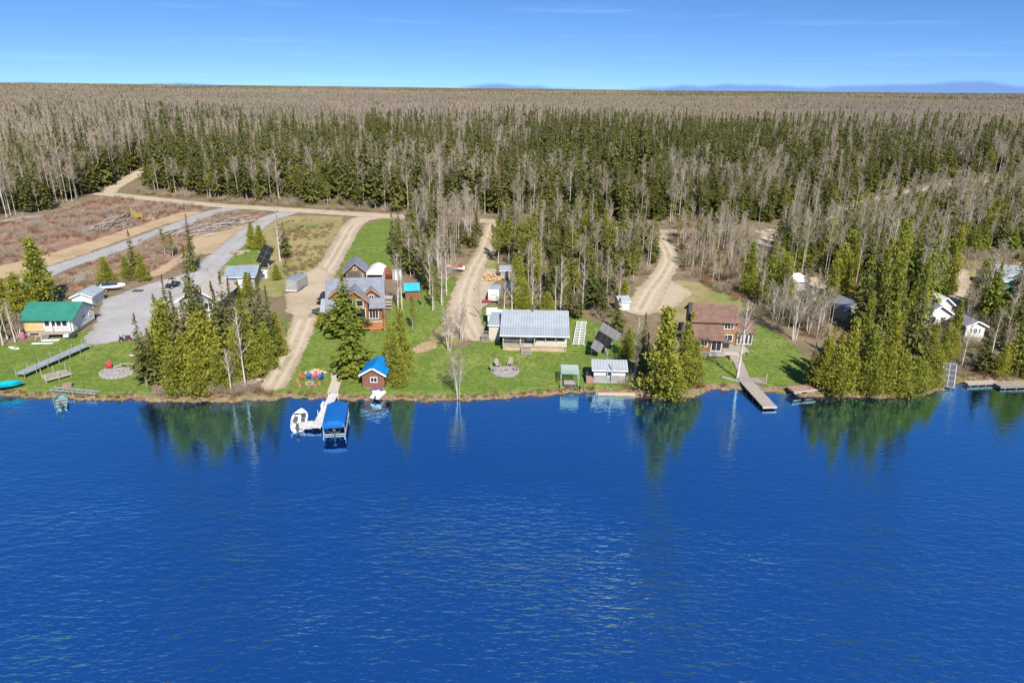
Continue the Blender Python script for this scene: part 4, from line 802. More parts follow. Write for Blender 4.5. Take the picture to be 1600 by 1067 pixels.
plain('solar_grey', (0.16, 0.155, 0.165), (0.14, 0.135, 0.145), 1.0, 0.6, spec=0.15)
m, t = new_mat('glass')
t.n('ShaderNodeOutputMaterial', {'Surface': t.n('ShaderNodeBsdfPrincipled', {'Base Color': (0.025, 0.03, 0.036, 1), 'Roughness': 0.08, 'Specular IOR Level': 0.5}).outputs[0]})

# ------------------------------------------------------------------ mesh parts
class MB:
    def __init__(s): s.v = []; s.f = []
    def add(s, vs, fs):
        k_ = len(s.v); s.v += [tuple(map(float, p_)) for p_ in vs]; s.f += [tuple(i + k_ for i in f_) for f_ in fs]
    def box(s, cx, cy, cz, sx, sy, sz, rz=0.0, rx=0.0):
        c_, n_ = math.cos(rz), math.sin(rz); cx_, sx_ = math.cos(rx), math.sin(rx); vs = []
        for dz in (-0.5, 0.5):
            for dx, dy in ((-0.5, -0.5), (0.5, -0.5), (0.5, 0.5), (-0.5, 0.5)):
                x, y, z = dx * sx, dy * sy, dz * sz; y, z = y * cx_ - z * sx_, y * sx_ + z * cx_
                vs.append((cx + x * c_ - y * n_, cy + x * n_ + y * c_, cz + z))
        s.add(vs, [(3, 2, 1, 0), (4, 5, 6, 7), (0, 1, 5, 4), (1, 2, 6, 5), (2, 3, 7, 6), (3, 0, 4, 7)])
    def cyl(s, p0, p1, r0, r1=None, n=8):
        r1 = r0 if r1 is None else r1; p0 = np.array(p0, float); p1 = np.array(p1, float); d = unit(p1 - p0); ref = np.array([0, 0, 1.0]) if abs(d[2]) < 0.9 else np.array([1.0, 0, 0])
        a = unit(np.cross(d, ref)); b_ = np.cross(d, a); an = np.arange(n) * 2 * np.pi / n; ring = np.cos(an)[:, None] * a + np.sin(an)[:, None] * b_
        s.add(list(p0 + r0 * ring) + list(p1 + r1 * ring), [tuple(range(n))[::-1], tuple(range(n, 2 * n))] + [(i, (i + 1) % n, n + (i + 1) % n, n + i) for i in range(n)])
    def slab(s, q, th):
        q = np.array(q, float); nrm = unit(np.cross(q[1] - q[0], q[3] - q[0])); nrm = nrm if nrm[2] >= 0 else -nrm
        s.add(list(q) + list(q + nrm * th), [(3, 2, 1, 0), (4, 5, 6, 7), (0, 1, 5, 4), (1, 2, 6, 5), (2, 3, 7, 6), (3, 0, 4, 7)])
    def ext(s, prof, a0, a1, axis='x'):
        n = len(prof); mk = (lambda a, p_: (a, p_[0], p_[1])) if axis == 'x' else (lambda a, p_: (p_[0], a, p_[1])) if axis == 'y' else (lambda a, p_: (p_[0], p_[1], a))
        s.add([mk(a0, p_) for p_ in prof] + [mk(a1, p_) for p_ in prof], [tuple(range(n))[::-1], tuple(range(n, 2 * n))] + [(i, (i + 1) % n, n + (i + 1) % n, n + i) for i in range(n)])
def part(par, name, mt, fn, kind=None, label=None, smooth=False):
    b_ = MB()
    if callable(fn): fn(b_)
    else:
        for s_ in fn: getattr(b_, s_[0])(*s_[1:])
    o = obj(name, mesh_from(name, b_.v, b_.f, [mt], smooth=smooth), par)
    import bmesh
    bb = bmesh.new(); bb.from_mesh(o.data); bmesh.ops.recalc_face_normals(bb, faces=bb.faces); bb.to_mesh(o.data); bb.free()
    if kind: o['kind'] = kind
    if label: o['label'] = label
    return o
def thing(name, label, cat, loc, rz=0.0, group=None, sc=1.0):
    return tag(empty(name, loc, rz, sc), label, cat, group)
def copy_tree(o, parent=None):
    c = o.copy(); link(c, None); c.parent = parent
    for ch in o.children: copy_tree(ch, c)
    return c
def span(L, Rr):
    a_ = g(*L); b_ = g(*Rr); mid = (a_ + b_) / 2; d = b_ - a_
    return mid, float(np.hypot(d[0], d[1])), math.atan2(d[1], d[0])
def window(par, face, u, z, w_, h_, W, D, y0=0.0, fm='white_paint', mull=1):
    def bar(b_, u0, z0, uw, zh, pr, th):
        if face == 'f': b_.box(u0, y0 - pr + th / 2, z0, uw, th, zh)
        elif face == 'b': b_.box(u0, D + pr - th / 2, z0, uw, th, zh)
        elif face == 'r': b_.box(W / 2 + pr - th / 2, u0, z0, th, uw, zh)
        else: b_.box(-W / 2 - pr + th / 2, u0, z0, th, uw, zh)
    def fr(b_):
        t_ = 0.09
        bar(b_, u, z + h_ / 2, w_ + t_, t_, 0.07, 0.12); bar(b_, u, z - h_ / 2, w_ + t_ + 0.06, t_, 0.09, 0.14)
        for k_ in range(mull + 1 + 1): bar(b_, u - w_ / 2 + w_ * k_ / (mull + 1), z, t_ if k_ in (0, mull + 1) else 0.06, h_ - t_, 0.06, 0.11)
    o = part(par, 'window', fm, fr); part(o, 'pane', 'glass', lambda b_: bar(b_, u, z, w_ - 0.02, h_ - 0.02, 0.025, 0.05)); return o
def gable(name, label, cat, L, Rr, D, hw, rise, axis, wm, rm, base=0.15, ov=0.35, wins=(), trim='white_paint', group=None, skirt='concrete', drop=0.6, W=None, rzadd=0.0, door=None, th=0.12):
    mid, W0, rz = span(L, Rr); W = W or W0; o = thing(name, label, cat, mid, rz + rzadd, group); b0 = base; top = b0 + hw
    part(o, 'foundation', skirt, [('box', 0, D / 2, (b0 - drop) / 2 - 0.01, W - 0.12, D - 0.12, b0 + drop)])
    if axis == 'x': part(o, 'wall', wm, lambda b_: b_.ext([(0, b0), (D, b0), (D, top), (D / 2, top + rise), (0, top)], -W / 2, W / 2))
    elif axis == 'y': part(o, 'wall', wm, lambda b_: b_.ext([(-W / 2, b0), (W / 2, b0), (W / 2, top), (0, top + rise), (-W / 2, top)], 0, D, 'y'))
    else: part(o, 'wall', wm, lambda b_: b_.ext([(0, b0), (D, b0), (D, top + rise), (0, top)], -W / 2, W / 2))
    def rf(b_):
        z0 = 0.02
        if axis == 'x':
            sl = rise / (D / 2)
            b_.slab([(-W / 2 - ov, -ov, top - sl * ov + z0), (W / 2 + ov, -ov, top - sl * ov + z0), (W / 2 + ov, D / 2, top + rise + z0), (-W / 2 - ov, D / 2, top + rise + z0)], th)
            b_.slab([(-W / 2 - ov, D / 2, top + rise + z0), (W / 2 + ov, D / 2, top + rise + z0), (W / 2 + ov, D + ov, top - sl * ov + z0), (-W / 2 - ov, D + ov, top - sl * ov + z0)], th)
        elif axis == 'y':
            sl = rise / (W / 2)
            b_.slab([(-W / 2 - ov, -ov, top - sl * ov + z0), (0, -ov, top + rise + z0), (0, D + ov, top + rise + z0), (-W / 2 - ov, D + ov, top - sl * ov + z0)], th)
            b_.slab([(0, -ov, top + rise + z0), (W / 2 + ov, -ov, top - sl * ov + z0), (W / 2 + ov, D + ov, top - sl * ov + z0), (0, D + ov, top + rise + z0)], th)
        else:
            sl = rise / D
            b_.slab([(-W / 2 - ov, -ov, top - sl * ov + z0), (W / 2 + ov, -ov, top - sl * ov + z0), (W / 2 + ov, D + ov, top + rise + sl * ov + z0), (-W / 2 - ov, D + ov, top + rise + sl * ov + z0)], th)
    r_ = part(o, 'roof', rm, rf)
    if trim:
        def tr_(b_):
            if axis == 'x':
                sl = rise / (D / 2); b_.box(0, -ov - 0.02, top - sl * ov + 0.03, W + 2 * ov + 0.02, 0.04, 0.17)
                for sx in (-1, 1): b_.slab([(sx * (W / 2 + ov) - 0.03, -ov, top - sl * ov - 0.1), (sx * (W / 2 + ov) + 0.03, -ov, top - sl * ov - 0.1), (sx * (W / 2 + ov) + 0.03, D / 2, top + rise - 0.1), (sx * (W / 2 + ov) - 0.03, D / 2, top + rise - 0.1)], 0.2)
            elif axis == 'y':
                sl = rise / (W / 2)
                for sx in (-1, 1): b_.slab([(sx * (W / 2 + ov), -ov - 0.05, top - sl * ov - 0.1), (sx * (W / 2 + ov), -ov + 0.02, top - sl * ov - 0.1), (0, -ov + 0.02, top + rise - 0.1), (0, -ov - 0.05, top + rise - 0.1)], 0.24)
            else: b_.box(0, -ov - 0.02, top - rise / D * ov + 0.03, W + 2 * ov + 0.02, 0.04, 0.17)
        part(r_, 'fascia', trim, tr_)
    for wn in wins: window(o, wn[0], wn[1], b0 + wn[2], wn[3], wn[4], W, D, mull=wn[5] if len(wn) > 5 else 1)
    if door:
        dr = part(o, 'door', door[3] if len(door) > 3 else 'white_paint', [('box', door[0], -0.03, b0 + door[2] / 2 + 0.02, door[1], 0.1, door[2])])
        part(dr, 'handle', 'charcoal', [('box', door[0] + door[1] * 0.38, -0.11, b0 + 1.0, 0.05, 0.07, 0.14)])
    return o, W
def railing(par, p0, p1, z, h=0.95, mt='weathered_wood', step=0.35, name='railing'):
    p0 = np.array(p0, float); p1 = np.array(p1, float); ln = np.linalg.norm(p1 - p0); n = max(2, int(ln / step)); ang_ = math.atan2(p1[1] - p0[1], p1[0] - p0[0])
    def fn(b_):
        m_ = (p0 + p1) / 2
        b_.box(m_[0], m_[1], z + h, ln, 0.1, 0.07, ang_); b_.box(m_[0], m_[1], z + 0.15, ln, 0.06, 0.06, ang_)
        for k_ in range(n + 1):
            q = p0 + (p1 - p0) * k_ / n; b_.box(q[0], q[1], z + h / 2, 0.05, 0.05, h - 0.05, ang_)
    return part(par, name, mt, fn)
def steps(par, cx, y0, ztop, w_, n, mt='weathered_wood', run=0.3, dirn=-1):
    rise_ = ztop / n
    for k_ in range(n): part(par, 'step', mt, [('box', cx, y0 + dirn * run * (k_ + 0.5), ztop - rise_ * (k_ + 0.6), w_, run + 0.03, 0.07)])
    part(par, 'stringer', mt, lambda b_: [b_.slab([(cx + s_ * w_ / 2 - 0.04, y0, ztop - 0.35), (cx + s_ * w_ / 2 + 0.04, y0, ztop - 0.35), (cx + s_ * w_ / 2 + 0.04, y0 + dirn * run * n, -0.15), (cx + s_ * w_ / 2 - 0.04, y0 + dirn * run * n, -0.15)], 0.24) for s_ in (-1, 1)])
def boards(par, x0, x1, y0, y1, z, mt, across='x', bw=0.15, th=0.05, name='decking'):
    """deck boards laid side by side with open joints"""
    def fn(b_):
        if across == 'x':
            n = int((y1 - y0) / bw)
            for k_ in range(n): b_.box((x0 + x1) / 2 + random.uniform(-0.015, 0.015), y0 + (k_ + 0.5) * (y1 - y0) / n, z + random.uniform(-0.006, 0.006), x1 - x0, (y1 - y0) / n - 0.025, th)
        else:
            n = int((x1 - x0) / bw)
            for k_ in range(n): b_.box(x0 + (k_ + 0.5) * (x1 - x0) / n, (y0 + y1) / 2 + random.uniform(-0.015, 0.015), z + random.uniform(-0.006, 0.006), (x1 - x0) / n - 0.025, y1 - y0, th)
    return part(par, name, mt, fn, kind='stuff')
def wheel(par, x, y, z, r, w_, axis='x'):
    d = np.array([1, 0, 0]) if axis == 'x' else np.array([0, 1, 0]); c = np.array([x, y, z]); o = part(par, 'wheel', 'rubber', [('cyl', c - d * w_ / 2, c + d * w_ / 2, r, r, 14)])
    part(o, 'rim', 'aluminium', [('cyl', c - d * (w_ / 2 + 0.015), c + d * (w_ / 2 + 0.015), r * 0.55, r * 0.55, 10)])
def hull_mesh(L, B, hgt, n=11, open_=True, sheer=0.25, stern=0.85):
    """boat shell along +y (bow at +L/2): outer skin, gunwale and inner skin"""
    b_ = MB(); st_ = []
    for i in range(n):
        s_ = i / (n - 1); wd = B / 2 * (stern + (1 - stern) * min(1, s_ * 3)) * max(0.03, (1 - max(0, (s_ - 0.5) / 0.5) ** 2.4)); zk = 0.55 * hgt * max(0, (s_ - 0.72) / 0.28) ** 2; zg = hgt * (1 + sheer * s_ ** 2); y = -L / 2 + L * s_
        st_.append([(-wd, y, zg), (-wd * 0.86, y, zk + 0.35 * (zg - zk)), (-wd * 0.45, y, zk + 0.06), (0, y, zk), (wd * 0.45, y, zk + 0.06), (wd * 0.86, y, zk + 0.35 * (zg - zk)), (wd, y, zg), (wd - 0.07 * min(1, wd / 0.1), y, zg), (wd * 0.8, y, zk + 0.4 * (zg - zk)), (wd * 0.5, y, zk + 0.14), (-wd * 0.5, y, zk + 0.14), (-wd * 0.8, y, zk + 0.4 * (zg - zk)), (-wd + 0.07 * min(1, wd / 0.1), y, zg)])
    k_ = len(st_[0]); vs = [p_ for r_ in st_ for p_ in r_]
    fs = [(i * k_ + j, i * k_ + (j + 1) % k_, (i + 1) * k_ + (j + 1) % k_, (i + 1) * k_ + j) for i in range(n - 1) for j in range(k_)] + [tuple(range(k_))[::-1], tuple((n - 1) * k_ + j for j in range(k_))]
    b_.add(vs, fs); return b_
def hull(par, mt, L, B, hgt, **kw):
    b_ = hull_mesh(L, B, hgt, **kw); o = obj('hull', mesh_from('hull', b_.v, b_.f, [mt]), par)
    import bmesh
    bb = bmesh.new(); bb.from_mesh(o.data); bmesh.ops.recalc_face_normals(bb, faces=bb.faces); bb.to_mesh(o.data); bb.free(); return o
def outboard(par, y, z, mt='charcoal'):
    o = part(par, 'outboard_motor', mt, [('box', 0, y - 0.25, z + 0.35, 0.38, 0.55, 0.42), ('box', 0, y - 0.22, z + 0.6, 0.3, 0.42, 0.1)]); part(o, 'motor_leg', 'charcoal', [('box', 0, y - 0.25, z - 0.25, 0.13, 0.22, 0.85)]); return o
def at(px, py, dz=0.0):
    if py is None: return (px[0], px[1], max(float(H(px[0], px[1])), 0.0) + dz)
    p_ = g(px, py); return (p_[0], p_[1], p_[2] + dz)

# ------------------------------------------------------------------ left property
o, W = gable('cottage', 'white cottage with green metal roof and unfinished plywood front', 'cottage', (40, 525), (118, 523), 7.0, 2.35, 1.75, 'x', 'white_siding', 'green_metal', 0.75, 0.55, [('r', 3.6, 1.35, 0.9, 0.7), ('r', 5.6, 1.35, 0.5, 0.5, 0)], 'green_metal', drop=-0.35, rzadd=-0.05, skirt='weathered_wood')
part(o, 'plywood_panel', 'plywood', [('box', -W / 2 + 0.2 * W, -0.06, 1.92, 0.4 * W - 0.1, 0.08, 2.2)])
for k_ in range(2): part(o, 'plywood_panel', 'plywood', [('box', -W / 2 + (0.12 + 0.16 * k_) * W, -0.115, 1.9, 0.035, 0.02, 2.2)])
part(o, 'porch_floor', 'weathered_wood', [('box', 0.2 * W, -0.75, 0.7, 0.6 * W, 1.5, 0.1)])
for k_ in range(4): window(o, 'f', 0.0 * W + 0.12 * W * k_ - 0.02 * W, 2.25, 0.85, 1.2, W, 7.0, mull=0)
railing(o, (-0.06 * W, -1.45), (0.49 * W, -1.45), 0.75, 0.9, 'pale_wood'); steps(o, 0.02 * W, -1.5, 0.72, 1.0, 3)
for k_ in range(5): part(o, 'pier', 'concrete', [('box', -W / 2 + 0.4 + k_ * (W - 0.8) / 4, 0.25, 0.1, 0.35, 0.35, 1.1)])
for k_ in range(2): part(o, 'porch_post', 'white_paint', [('box', (0.1 + 0.37 * k_) * W, -0.45, 1.75, 0.1, 0.1, 2.0)])
gable('garden_shed', 'white shed with grey metal roof behind the green-roofed cottage', 'shed', (115, 482), (146, 481), 5.2, 2.1, 0.75, 'y', 'white_siding', 'grey_metal_y', 0.1, 0.3, [], door=None)
def boat(name, label, px, py, rz, L, B, hgt, mt, dz=0.0, motor=True, seats='white_gel', cover=None, group=None, nseat=3, trailer=False):
    o = thing(name, label, 'boat', at(px, py, dz), rz, group); hull(o, mt, L, B, hgt)
    for k_ in range(nseat): part(o, 'seat', seats, [('box', 0, -L * 0.36 + k_ * L * 0.26, hgt * 0.62, B * (0.84 - 0.14 * (k_ == nseat - 1)), 0.34, 0.12)])
    if motor: outboard(o, -L / 2, hgt * 0.7)
    if cover: part(o, 'boat_cover', cover, lambda b_: b_.add([(-B * 0.47, -L * 0.4, hgt * 1.02), (B * 0.47, -L * 0.4, hgt * 1.02), (B * 0.45, L * 0.12, hgt * 1.08), (-B * 0.45, L * 0.12, hgt * 1.08), (0, -L * 0.38, hgt * 1.45), (0, L * 0.25, hgt * 1.4)], [(0, 1, 4), (1, 2, 5, 4), (2, 3, 5), (3, 0, 4, 5)]))
    if trailer:
        tr_ = part(o, 'trailer_frame', 'aluminium', [('box', 0, 0.2, -0.12, 0.12, L * 1.15, 0.1), ('box', 0, -L * 0.2, -0.14, B * 1.0, 0.1, 0.1)])
        for s_ in (-1, 1): wheel(o, s_ * B * 0.55, -L * 0.2, -0.2, 0.3, 0.18)
    return o
boat('speedboat', 'white boat with navy cover parked beside the white shed', 177, 454, R(-75), 4.8, 1.9, 0.75, 'white_gel', 0.5, True, cover='navy_paint', trailer=True)
o = thing('pallet', 'dark flat pallet lying on the grey gravel yard', 'pallet', at(216, 456), R(4))
for k_ in range(6): part(o, 'slat', 'charcoal', [('box', 0, -0.5 + k_ * 0.2, 0.3, 1.9, 0.15, 0.05)])
part(o, 'bearer', 'charcoal', [('box', s_ * 0.8, 0, 0.13, 0.12, 1.1, 0.28) for s_ in (-1, 0, 1)])
def utv(name, label, px, py, rz, mt='black_plastic', cage=True, sc=1.0, group=None):
    o = thing(name, label, 'vehicle', at(px, py, 0.12), rz, group, sc)
    part(o, 'body', mt, lambda b_: b_.ext([(-1.35, 0.42), (1.3, 0.42), (1.4, 0.75), (0.75, 1.0), (0.3, 0.72), (-0.35, 0.72), (-0.45, 0.98), (-1.4, 0.98)], -0.62, 0.62, 'x'))
    part(o, 'seat', 'charcoal', [('box', 0, -0.1, 0.82, 1.1, 0.5, 0.2), ('box', 0, -0.36, 1.1, 1.1, 0.14, 0.5)])
    if cage:
        part(o, 'roll_cage', 'black_plastic', lambda b_: [b_.cyl((s_ * 0.6, -0.45, 0.95), (s_ * 0.55, -0.4, 1.85), 0.035) or b_.cyl((s_ * 0.6, 0.75, 0.95), (s_ * 0.55, 0.35, 1.85), 0.035) for s_ in (-1, 1)])
        part(o, 'roof', 'black_plastic', [('box', 0, -0.02, 1.89, 1.25, 1.0, 0.06)])
    else: part(o, 'handlebar', 'charcoal', [('cyl', (-0.4, 0.45, 1.2), (0.4, 0.45, 1.2), 0.03), ('cyl', (0, 0.6, 0.9), (0, 0.45, 1.2), 0.04)])
    for sx in (-1, 1):
        for sy in (-0.9, 0.95): wheel(o, sx * 0.68, sy, 0.3, 0.34, 0.26)
    return o
utv('side_by_side', 'black side-by-side buggy parked on the grey gravel yard', 271, 450, R(155))
o = thing('lawn_tractor', 'dark red riding mower at the edge of the gravel yard', 'mower', at(195, 533), R(-60))
part(o, 'hood', 'maroon_paint', [('box', 0, 0.55, 0.65, 0.55, 0.8, 0.45)]); part(o, 'chassis', 'charcoal', [('box', 0, 0, 0.35, 0.6, 1.7, 0.16)]); part(o, 'seat', 'black_plastic', [('box', 0, -0.4, 0.72, 0.45, 0.4, 0.12), ('box', 0, -0.6, 0.92, 0.45, 0.1, 0.4)]); part(o, 'fender', 'maroon_paint', [('box', 0, -0.45, 0.58, 0.95, 0.6, 0.1)]); part(o, 'mower_deck', 'charcoal', [('box', 0, 0.1, 0.22, 1.1, 0.7, 0.12)])
part(o, 'steering_wheel', 'black_plastic', [('cyl', (0, 0.1, 0.75), (0, -0.05, 1.05), 0.03), ('cyl', (0, -0.05, 1.04), (0, -0.06, 1.08), 0.17, 0.17, 10)])
for sx in (-1, 1): wheel(o, sx * 0.42, -0.5, 0.26, 0.27, 0.2); wheel(o, sx * 0.35, 0.7, 0.18, 0.19, 0.14)
for (px, py, wd, ln, lb) in ((67, 538, 3.4, 0.55, 'long narrow white board lying on the grass before the cottage'), (80, 533, 2.8, 0.8, 'white panel propped on boards below the cottage porch')):
    o = thing('white_board', lb, 'board', at(px, py, 0.12), R(5)); part(o, 'panel', 'white_paint', [('box', 0, 0, 0.06, wd, ln, 0.05)]); part(o, 'support', 'weathered_wood', [('box', s_ * wd * 0.35, 0, -0.03, 0.1, ln * 0.9, 0.13) for s_ in (-1, 1)])
def board_hull(name, label, cat, px, py, rz, L, B, mt, dz=0.12):
    o = thing(name, label, cat, at(px, py, dz), rz); ns = 20; a_ = np.arange(ns) * 2 * np.pi / ns; pr = [(B / 2 * math.cos(x) * (1 - 0.25 * max(0, math.sin(x))), L / 2 * math.sin(x)) for x in a_]
    part(o, 'board', mt, lambda b_: b_.ext(pr, 0, 0.12, 'z')); part(o, 'deck_pad', 'charcoal', [('box', 0, -L * 0.15, 0.13, B * 0.5, L * 0.3, 0.02)]); part(o, 'fin', 'charcoal', [('box', 0, -L * 0.42, -0.04, 0.02, 0.2, 0.1)]); return o
board_hull('paddle_board', 'white paddle board lying on the far left of the lawn', 'paddle board', 22, 545, R(70), 2.4, 0.7, 'white_gel')
board_hull('oval_board', 'small white oval board on the grass beside the spruces', 'board', 208, 556, R(-70), 1.0, 0.6, 'white_gel')
o = thing('propane_tank', 'pale pink upright tank at the corner of the cottage', 'tank', at(37, 530)); part(o, 'tank_body', 'pink_paint', lambda b_: [b_.cyl((0, 0, 0.1), (0, 0, 1.1), 0.3, 0.3, 14), b_.cyl((0, 0, 1.1), (0, 0, 1.3), 0.3, 0.15, 14)]); part(o, 'valve', 'charcoal', [('cyl', (0, 0, 1.3), (0, 0, 1.45), 0.07)])
o = thing('sawhorse', 'pale wooden sawhorse standing before the plywood wall', 'sawhorse', at(62, 532)); part(o, 'beam', 'pale_wood', [('box', 0, 0, 0.8, 1.2, 0.12, 0.1)])
for sx in (-1, 1):
    for sy in (-1, 1): part(o, 'leg', 'pale_wood', [('cyl', (sx * 0.5, 0, 0.8), (sx * 0.55, sy * 0.35, 0), 0.04)])
o = thing('garden_cart', 'black and white cart beside the cottage steps', 'cart', at(106, 529), R(10)); part(o, 'tub', 'white_paint', [('box', 0, 0, 0.6, 0.75, 1.1, 0.4)]); part(o, 'rack', 'black_plastic', [('box', 0.9, 0.2, 0.45, 0.8, 1.0, 0.5)])
for s_ in (-1, 1): wheel(o, s_ * 0.42, 0, 0.22, 0.22, 0.1)
def dock_frame(name, label, A, B_, wid, h0, legs=5, mt='aluminium', rails=True, posts=1.2, deckm=None, extra=0.0, cat='dock', group=None, z1=None):
    a_ = np.array(at(*A)); b_ = np.array(at(*B_)); d = b_ - a_; L = float(np.hypot(d[0], d[1])); o = thing(name, label, cat, a_, math.atan2(d[1], d[0]) - math.pi / 2, group); zz_ = lambda s_: h0 + d[2] * s_
    def fr(m_):
        for sx in (-1, 1): m_.slab([(sx * wid / 2 - 0.05, 0, zz_(0)), (sx * wid / 2 + 0.05, 0, zz_(0)), (sx * wid / 2 + 0.05, L, zz_(1)), (sx * wid / 2 - 0.05, L, zz_(1))], 0.14)
        n = int(L / 0.75)
        for k_ in range(n + 1): m_.box(0, L * k_ / n, zz_(k_ / n) + 0.07, wid, 0.09, 0.09)
    part(o, 'frame', mt, fr)
    if deckm: part(o, 'decking', deckm, lambda m_: [m_.box(0, (k_ + 0.5) * L / int(L / 0.2), zz_((k_ + 0.5) / int(L / 0.2)) + 0.17, wid - 0.02, L / int(L / 0.2) - 0.04, 0.045) for k_ in range(int(L / 0.2))], kind='stuff')
    for k_ in range(legs):
        for sx in (-1, 1):
            s_ = k_ / max(1, legs - 1); part(o, 'leg', mt, [('cyl', (sx * (wid / 2 + 0.07), L * s_, zz_(s_) - h0 - 0.1), (sx * (wid / 2 + 0.07), L * s_, zz_(s_) + posts), 0.04)])
    return o, L
dock_frame('stored_dock', 'long aluminium dock stored on the lawn above the fire pit path', (33, 592), (136, 546), 1.5, 0.75, 7, deckm='aluminium', posts=1.0)
o, L_ = dock_frame('dock_platform', 'low square grey dock platform on posts beside the long stored dock', (70, 596), (108, 586), 2.4, 0.45, 3, 'pale_wood', posts=1.2, deckm='weathered_wood')
dock_frame('gangway', 'long silver ramp frame lying along the shore behind the green boat', (84, 611), (152, 617), 0.9, 0.3, 3, posts=0.3)
o = thing('cooler_box', 'small brown wooden box on the grass behind the green boat', 'box', at(107, 605), R(10)); part(o, 'box_body', 'raft_wood', [('box', 0, 0, 0.3, 1.2, 0.7, 0.5)]); part(o, 'lid', 'raft_wood', [('box', 0, 0, 0.58, 1.28, 0.78, 0.06)])
o = thing('covered_boat', 'small boat under a bright turquoise cover at the left waterline', 'boat', at(17, 608, 0.45), R(-68)); hull(o, 'teal_paint', 3.2, 1.4, 0.5)
part(o, 'cover', 'teal_paint', lambda b_: b_.add([(-0.68, -1.55, 0.52), (0.68, -1.55, 0.52), (0.72, 0.3, 0.56), (-0.72, 0.3, 0.56), (0, -1.45, 0.85), (0, 0.5, 0.9), (0, 1.55, 0.66)], [(0, 1, 4), (1, 2, 5, 4), (3, 0, 4, 5), (2, 6, 5), (6, 3, 5)]))
boat('fishing_boat', 'green aluminium fishing boat with outboard pulled up on the shore', (-62.8, 87.4), None, R(32), 4.3, 1.75, 0.7, 'boat_green', -0.1, True, 'aluminium', nseat=4)
def firepit(label, px, py, rx, stones=22, rim=True):
    o = thing('fire_pit', label, 'fire pit', at(px, py, 0.1)); n = 36; a_ = np.arange(n) * 2 * np.pi / n
    part(o, 'gravel_pad', 'ash_gravel', lambda b_: b_.ext([(rx * math.cos(x), rx * math.sin(x)) for x in a_], -0.3, 0.06, 'z'))
    if rim:
        for k_ in range(stones):
            x = k_ * 2 * math.pi / stones; part(o, 'stone', 'stone', lambda b_: b_.box(rx * math.cos(x), rx * math.sin(x), 0.06 + random.uniform(0, 0.03), 2 * math.pi * rx / stones * 0.93, 0.3, 0.26, x + math.pi / 2))
    part(o, 'fire_ring', 'stone', lambda b_: [b_.box(0.55 * math.cos(x), 0.55 * math.sin(x), 0.18, 0.3, 0.2, 0.3, x + math.pi / 2) for x in np.arange(10) * 0.6283]); part(o, 'embers', 'charcoal', [('box', 0, 0, 0.1, 0.7, 0.7, 0.1)])
    return o
firepit('round stone-edged fire pit on the left lawn beside the spruces', 186, 582, 2.5, 26)
def bench(name, label, px, py, rz, L=2.0, mt='weathered_wood', cat='bench'):
    o = thing(name, label, cat, at(px, py, 0.16), rz); part(o, 'seat', mt, [('box', 0, 0, 0.44, L, 0.35, 0.07)])
    for s_ in (-1, 1): part(o, 'leg', mt, [('box', s_ * L * 0.4, 0, 0.2, 0.1, 0.3, 0.42)])
bench('log_bench', 'grey plank bench behind the round stone fire pit', 199, 574, 0.05, 2.1)
def chair(name, label, px, py, rz, mt, group=None, sc=1.0):
    o = thing(name, label, 'chair', at(px, py, 0.13), rz, group, sc)
    part(o, 'seat', mt, [('box', 0, 0, 0.36, 0.6, 0.62, 0.06)])
    for k_ in range(5): part(o, 'slat', mt, [('box', -0.26 + k_ * 0.13, 0.36, 0.75, 0.11, 0.05, 0.85 + 0.08 * (2 - abs(k_ - 2)), 0, -0.25)])
    for s_ in (-1, 1): part(o, 'arm', mt, [('box', s_ * 0.36, -0.02, 0.6, 0.14, 0.75, 0.04)]); part(o, 'leg', mt, [('box', s_ * 0.34, -0.3, 0.3, 0.08, 0.1, 0.6)]); part(o, 'leg', mt, [('box', s_ * 0.34, 0.28, 0.28, 0.08, 0.1, 0.56)])
    return o
chair('lawn_chair', 'red lawn chair on the stone-edged fire pit', 171, 577, R(30), 'red_paint')

# beige house and garage behind the conifers
o, W = gable('lake_house', 'house with beige shingled roof behind the shoreline conifers', 'house', (284, 496), (342, 496), 10.0, 2.8, 2.1, 'y', 'grey_siding', 'beige_shingle', 0.6, 0.6, [('f', 1.8, 1.6, 1.4, 1.4), ('f', -1.8, 1.6, 1.4, 1.4)], 'white_paint')
part(o, 'porch_floor', 'pale_wood', [('box', 0.5, -1.2, 0.55, W * 0.9, 2.4, 0.12)]); railing(o, (-W * 0.4, -2.35), (W * 0.5, -2.35), 0.6, 0.95, 'white_paint')
for k_ in range(3): part(o, 'porch_post', 'white_paint', [('box', -W * 0.3 + k_ * W * 0.35, -2.3, 1.6, 0.14, 0.14, 2.2)])
gable('garage', 'garage with slate-blue metal roof behind the beige-roofed house', 'garage', (356, 452), (399, 451), 6.5, 2.6, 1.3, 'x', 'grey_siding', 'slate_metal', 0.1, 0.45, [], door=(0.5, 2.4, 2.1, 'white_paint'))
o = thing('white_storage_box', 'small white storage box beside the slate-roofed garage', 'box', at(413, 434), R(0)); part(o, 'box_body', 'white_paint', [('box', 0, 0, 0.75, 1.7, 1.3, 1.4)]); part(o, 'lid', 'white_paint', [('box', 0, 0, 1.5, 1.85, 1.45, 0.1)]); part(o, 'door', 'charcoal', [('box', 0, -0.66, 0.6, 0.8, 0.04, 0.9)])
o = thing('low_rail', 'low timber rail on white posts beside the gravel yard', 'rail', at(266, 492), R(62)); part(o, 'rail_beam', 'raft_wood', [('box', 2.5, 0, 0.45, 5.2, 0.16, 0.16)])
for k_ in range(4): part(o, 'post', 'white_paint', [('box', 0.2 + 1.6 * k_, 0, 0.25, 0.18, 0.18, 0.6)])
